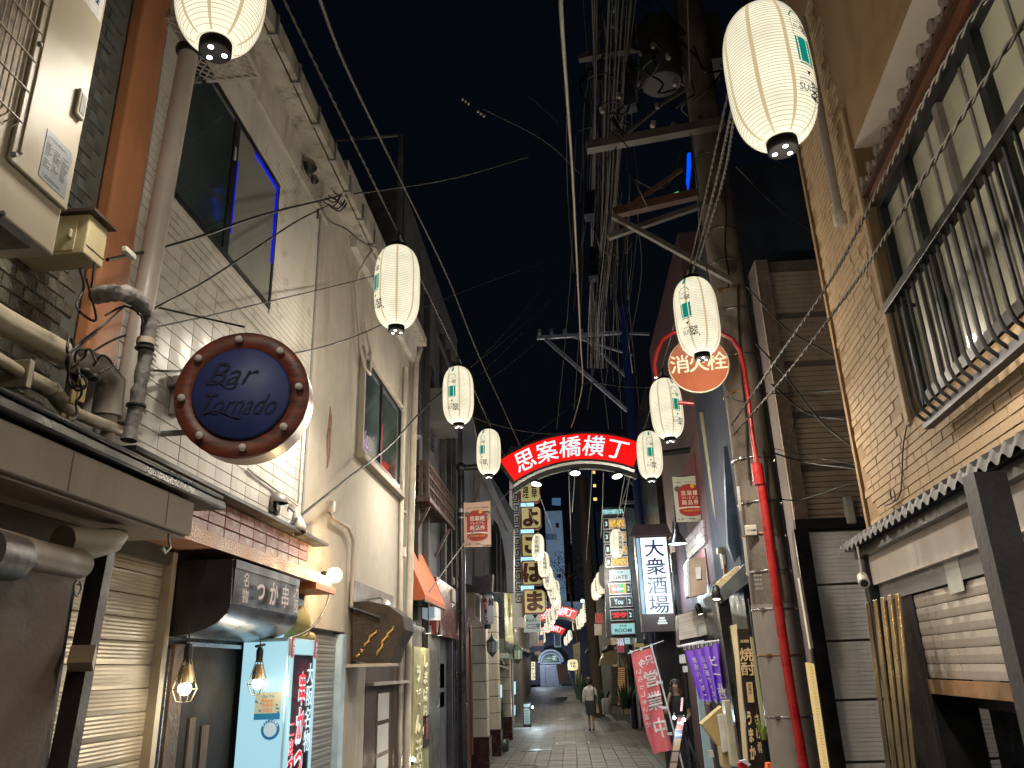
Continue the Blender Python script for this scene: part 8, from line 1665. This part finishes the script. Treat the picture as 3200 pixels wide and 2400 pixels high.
cable(ip((3240, 20, 1.9), (3080, 250, 2.2), (2800, 690, 3.1), (2640, 930, 4.2), (2450, 1180, 5.4), (2290, 1360, 6.55)), .0055, 'lower of two twisted cables slanting from the tile eave to the utility pole', RC, tw=.006)
for i, (a, b_, c) in enumerate((((2200, 480, 5.4), (2255, 760, 6), (2150, 860, 5.9)), ((2290, 330, 3.4), (2240, 560, 4.6), (2165, 850, 5.9)), ((2300, 330, 3.4), (2260, 560, 4.6), (2185, 810, 5.9)))):
    if i: cable([ipx(*a), ipx(*b_), ipx(*c)], .0055, ('', 'lane side', 'wall side')[i] + ' strand of the cable pair behind the tile eave lantern', RC, tw=.006)
# near vertical bundles running down the lane above
bund = [(1850, 1860, 1855, 1840), (1866, 1862, 1850, 1845), (1905, 1890, 1880, 1862), (1915, 1902, 1893, 1870), (1935, 1915, 1895, 1868), (1950, 1925, 1905, 1880), (1962, 1940, 1910, 1872), (1975, 1945, 1915, 1885), (1858, 1858, 1848, 1850), (1925, 1918, 1888, 1858), (2148, 2160, 2185, 2200), (1990, 1950, 1920, 1890)]
bund.sort()
for i, (a, b_, c, d) in enumerate(bund):
    cable(ip((a, -30, 5.5), (b_, 330, 7), (c, 700, 9.5), (d, 1000, 13), (d + rnd.uniform(-6, 6), 1150, 17)), .009 + .006 * (i % 3 == 0), 'dark overhead line of the lane bundle, ' + ORD[i] + ' from the beige building side', M_cablel if i % 2 else M_cable, 'bundle of overhead lines along the lane', n=7)
for i in range(9):
    u = 1800 + i * 24; cable(ip((u, 420 + i * 30, 12), (u - 20 + (i % 3) * 14, 900, 16), (u - 60 + (i % 4) * 30, 1340 - (i % 3) * 60, 22)), .010, 'faint line sagging toward the far masts, ' + ordn[i] + ' from the beige building side', M_cablel, 'faint lines toward the far masts', n=5)
for i, (p, q_) in enumerate((((1830, 790, 16), (1500, 1170, 12)), ((1845, 800, 18), (1460, 1155, 12)), ((1800, 930, 16), (1520, 1190, 12)), ((1720, 860, 14), (1400, 1210, 11)), ((1900, 1150, 18), (1600, 1400, 15)), ((1440, 1290, 11), (1800, 1350, 16)))):
    cable(ip(p, q_), .006, 'thin dark slanting line over the lane, ' + ORD[i] + ' of the six', M_cablel, 'thin slanting lines over the lane', sag=.15)
for i, l in enumerate(sorted((((1980, 560, 7), (2050, 590, 7), (2100, 560, 7), (2130, 470, 7)), ((1890, 700, 7), (1880, 780, 7.5), (1930, 800, 8), (1925, 830, 8)), ((1850, 700, 8), (1870, 760, 8), (1880, 800, 9)), ((1745, 385, 8), (1700, 340, 8), (1650, 300, 8)), ((1960, 700, 7), (1955, 790, 7), (1975, 760, 7)), ((2160, 420, 6.5), (2175, 540, 6.4), (2215, 900, 6.4))), key=lambda l: l[0][1])):
    cable(ip(*l), .007, 'loose service wire loop near the pole arms, ' + ORD[i] + ' from the highest', M_cablel, 'loose service wires near the pole arms', n=6)
TR_ = random.Random(21)
for i in range(46):
    u = TR_.gauss(1905, 42); yy = TR_.uniform(6.5, 9); p = [(u, TR_.uniform(-40, 300), yy)]; n_ = TR_.randrange(3, 6)
    for k in range(n_): p.append((p[-1][0] + TR_.uniform(-28, 24), p[-1][1] + TR_.uniform(90, 260), p[-1][2] + TR_.uniform(.5, 1.6)))
    q = MB(); cable([ipx(*c) for c in p], TR_.uniform(.005, .011), parent=up, m=M_cable if i % 3 else M_cablel, n=5, name='service_cable')
for i in range(34):
    u, v = TR_.uniform(1880, 2180), TR_.uniform(-20, 420); yy = TR_.uniform(6, 7.4); p = [(u, v, yy)]
    for k in range(4): p.append((p[-1][0] + TR_.uniform(-60, 60), p[-1][1] + TR_.uniform(-50, 80), yy + TR_.uniform(-.3, .3)))
    cable([ipx(*c) for c in p], TR_.uniform(.005, .013), parent=up, m=M_cable, n=6, name='jumper_cable')
for i in range(14):
    u, v = TR_.uniform(1880, 2180), TR_.uniform(20, 430); q = MB(); c = ipx(u, v, TR_.uniform(6, 7.2)); q.lathe([(.015, 0), (.028, .02), (.015, .04), (.028, .06), (.015, .08)], c, (TR_.uniform(-.5, .5), .2, 1), 8); q.build('insulator', mat('porcelain', (.35, .33, .3)), up)
cable(ip((1510, 340, 6), (1700, 440, 6.4), (1820, 550, 6.7)), .004, 'very thin wire with white insulators high over the lane', M_cablel)
b = MB()
for i in range(3):
    for dx, dy in ((0, 0), (48, 38)): b.ball(ipx(1446 + i * 9 + dx, 310 + i * 7 + dy, 6), .014, 8, 6)
b.build('strain_insulators', mat('white_porcelain', (.45, .42, .38), .4), label='two clusters of white strain insulators on the thin high wire', cat='insulator')
# wires crossing the ribbed annex and dark lines between pole and ochre house
for i, l in enumerate(sorted((((2330, 890, 7), (2450, 1020, 7.2), (2610, 1115, 6)), ((2340, 1050, 7), (2450, 1170, 7.3), (2560, 1310, 6.8), (2660, 1395, 6)), ((2390, 1230, 7.3), (2500, 1228, 7.3), (2630, 1220, 6)), ((2405, 1398, 7), (2520, 1425, 7), (2680, 1453, 6)), ((2405, 1412, 7), (2520, 1445, 7), (2680, 1466, 6)), ((2420, 1560, 7.2), (2510, 1560, 7.2), (2660, 1510, 6.5)), ((2410, 1200, 7.2), (2520, 1290, 7.2), (2640, 1310, 6)), ((2500, 1285, 7.3), (2475, 1350, 7.3), (2470, 1480, 7.3), (2485, 1600, 7.3)), ((2280, 320, 5), (2400, 480, 6), (2530, 560, 7)), ((2300, 520, 5), (2420, 640, 6.5), (2560, 740, 7))), key=lambda l: l[0][1])):
    cable(ip(*l), (.005, .005, .008, .009, .009, .006, .004, .003, .008, .006)[i], 'black wire between the pole and the ochre house, ' + ORD[i] + ' in height', M_cable, 'wires strung before the ribbed annex')
# cables running down the pole
for i, (u0, u1, v0, v1) in enumerate(((2382, 2440, 1400, 1900), (2420, 2500, 1700, 2395), (2300, 2345, 900, 1500), (2260, 2275, 560, 900))):
    cable([ipx(u0 + (u1 - u0) * t + rnd.uniform(-5, 5), v0 + (v1 - v0) * t, PY - PR - .03 if i < 3 else PY - .2) for t in [k / 6 for k in range(7)]], .008, parent=up, n=5)
# wires down the centre from beyond the arch and steel frame tinted with painted blue light
bf = thing('steel_frame_tower', ipx(1960, 1200, 20), 'lattice pole frame tinted with painted blue light, crossarm far over the lane', 'pylon'); M_blf = mat('neon_tinted_steel', (.35, .38, .5), .5, metal=.2)  # blue neon light put into the steel colour
for (u0, v0, u1, v1, wd) in ((1678, 1056, 1935, 1040, .1), (1935, 1040, 2030, 1044, .07), (1705, 1060, 1968, 1290, .1), (1815, 1042, 1960, 1180, .08), (1760, 1042, 1975, 1110, .06)): arm(u0, v0, u1, v1, 20, wd, 'arm', M_blf, bf)
b = MB(); b.tube([ipx(1948, 960, 20), ipx(1975, 1360, 20), Vector((ipx(1975, 1360, 20).x + .05, 20, 0))], .11, 8); b.build('mast', emit('blue_glow_mast', (.008, .014, .06), .22), bf)  # blue light on the mast painted as a faint emission
for u in (1686, 1724, 1766, 1818, 1845): c = ipx(u, 1046, 20); b = MB(); b.lathe([(.05, 0), (.07, .05), (.05, .1), (.06, .15)], c, seg=10); b.build('insulator', MATS['neon_tinted_steel'], bf)
q = MB(); c = ipx(1985, 1270, 14); q.tube([c, ipx(1995, 1700, 14), Vector((ipx(1995, 1700, 14).x, 14.2, 4.2))], .04, 8)
gp = thing('grey_mast', ipx(2010, 1500, 24), 'pale grey steel pole with crossarms behind the tall white sign', 'pylon')
arm(1992, 1360, 2010, 1700, 24, .25, 'mast', mat('blue_grey_pole', (.13, .16, .20), .5), gp); arm(1945, 1570, 2110, 1568, 23.9, .1, 'crossarm', MATS['blue_grey_pole'], gp); arm(1950, 1480, 2004, 1550, 23.8, .05, 'brace', M_galv, gp); arm(2025, 1500, 2004, 1550, 23.8, .05, 'brace', M_galv, gp)
# lines hanging past the arch
for i, l in enumerate(sorted((((1777, 1470, 13), (1780, 1560, 16), (1785, 1700, 24)), ((1797, 1480, 13), (1788, 1600, 18)), ((1850, 1465, 13), (1845, 1560, 16), (1832, 1750, 24)), ((1886, 1475, 13), (1882, 1600, 17), (1878, 1680, 20)), ((1952, 1490, 13), (1935, 1590, 17), (1925, 1640, 20)), ((1968, 1490, 13), (1950, 1600, 17), (1930, 1690, 21)), ((1605, 1560, 13), (1640, 1490, 13), (1680, 1440, 12.6)), ((1470, 1610, 13), (1530, 1420, 12)), ((1340, 1850, 10), (1480, 1660, 12), (1595, 1530, 12.5))), key=lambda l: l[0][0])):
    cable(ip(*l), .008, 'pale wire hanging by the red arch, ' + ORD[i] + ' counted along it', M_cablel, 'wires around the red arch', n=5)
b = MB(); c = ipx(1612, 1412, 13.2); b.lathe([(.11, -.08), (.12, 0), (.11, .1), (.06, .12)], c, (-.5, -.6, -.5), 16); b.build('floodlight', mat('grey_reflector', (.4, .4, .38)), label='unlit grey floodlight at the near shoulder of the red arch', cat='floodlight')
# ================================================================== distant town
def tower(u0, v0, u1, v1, yy, col, lab, dots=(), nm='tower_block'):
    f = FF(yy); a0, z1 = f.at(u0, v0); a1, z0 = f.at(u1, v1); t = thing(nm, (a0, yy, 0), lab, 'building'); q = MB(); q.box(a0, a1, yy, yy + 8, 0, z1); q.build('wall', mat('town_%d_%d' % (u0, v0), col, .8, var=.15), t)
    for (u, v_, w_, h_, m) in dots: c = f.at(u, v_); q = MB(); s_ = yy / F_PX; q.fb(f, c[0] - w_ * s_ / 2, c[0] + w_ * s_ / 2, c[1] - h_ * s_ / 2, c[1] + h_ * s_ / 2, .0, .08); q.build('window', m, t)
    return t
M_ylit = emit('amber_stair_light', (1, .65, .2), 1.2); M_dkw = mat('dark_far_window', (.01, .012, .015), .3)
tower(1702, 1598, 1772, 1900, 75, (.30, .40, .52), 'pale blue lit far building with small square windows', [(1742, 1642, 10, 14, M_dkw), (1745, 1860 - 60, 10, 10, M_dkw), (1750, 1690 - 90 + 200, 8, 12, M_dkw)])
f = FF(74.8); q = MB(); rowt(q, f, '薬局', f.at(1722, 1680)[0], f.at(1722, 1680)[1], .55, pitch=.6, c=.1, off=.02); q.build('lettering', mat('far_blue_letter', (.06, .12, .22), .6), bpy.data.objects['tower_block'])
fl = thing('added_flood', (3.2, 56, 6), 'invented floodlight added to brighten the pale blue building', 'lamp'); q = MB(); q.box(3.1, 3.3, 56, 56.2, 6, 6.15); q.build('body', M_black, fl); spot('added_flood_beam', (3.2, 56.4, 6.1), (-1.5, 75, 17), 6000, (.7, .85, 1), 70, .2, .6, fl)  # invented lamp, added so the pale blue building stands out
tower(1610, 1500, 1705, 1900, 90, (.05, .06, .08), 'dark far block behind the pale blue one')
tower(1772, 1440, 1880, 2000, 85, (.02, .024, .032), 'tall dark block with amber stair lights', [(1856, 1476, 8, 9, M_ylit), (1858, 1518, 9, 9, M_ylit), (1860, 1560, 11, 9, M_ylit)])
tower(1860, 1600, 1990, 2000, 95, (.04, .06, .09), 'low dark blue block beside the amber stair lights')
tower(1330, 1150, 1480, 1900, 30, (.03, .032, .04), 'dark tall house behind the iron balcony')
q = MB(); q.poly([ipx(u, v, 70) for u, v in ((1725, 1556), (1752, 1556), (1752, 1578), (1725, 1576))], (0, .3, 0)); q.build('blue_tank', emit('blue_tank_glow', (.10, .20, .38), .5), label='small roof box, bluish light painted as glow, far down the lane', cat='tank')  # bluish light on the box painted as emission
# frame on the roof upper left and pole
rf = thing('roof_mast', ipx(1245, 500, 9), 'dim grey mast with a sideways arm above the beige roof', 'mast'); arm(1253, 420, 1246, 760, 9.4, .06, 'mast', M_galv, rf); arm(1030, 440, 1252, 422, 9.4, .035, 'arm', M_galv, rf)
arm(1366, 1050, 1405, 1150, 12, .05, 'roof_pipe', M_galv, None); tag(bpy.data.objects['roof_pipe'], 'short pale pipe leaning over the dark roof behind the third lantern', 'pipe')
# bare tree beyond the arch
tr = thing('tree', ipx(1770, 1800, 44), 'dark leafy tree top in front of the far pale blue building', 'tree'); c0 = ipx(1775, 1800, 44); q = MB(); q.tube([(c0.x + .4, 44, .2), (c0.x + .3, 44, 3), c0], [.14, .1, .04], 8)
for k_ in range(14):
    a = rnd.random() * 6.28; e = c0 + Vector((math.cos(a) * rnd.uniform(.3, 1.3), math.sin(a) * .6, rnd.uniform(-.6, 1.4))); q.tube([c0 - Vector((0, 0, rnd.random())), c0.lerp(e, .5) + Vector((0, 0, .1)), e], [.03, .02, .01], 5)
q.build('trunk', M_woodb, tr); q = MB()
for k_ in range(900):
    a = rnd.random() * 6.28; r_ = rnd.random() ** .6; p = c0 + Vector((math.cos(a) * r_ * 1.25, math.sin(a) * r_ * .7, rnd.uniform(-.9, 1.3))); s_ = rnd.uniform(.03, .07); u = Vector((rnd.uniform(-1, 1), rnd.uniform(-1, 1), rnd.uniform(-1, 1))).normalized(); w2 = u.orthogonal().normalized(); q.add([p - u * s_, p + w2 * s_ * .5, p + u * s_, p - w2 * s_ * .5], [(0, 1, 2, 3)])
q.build('crown', M_leaf, tr)
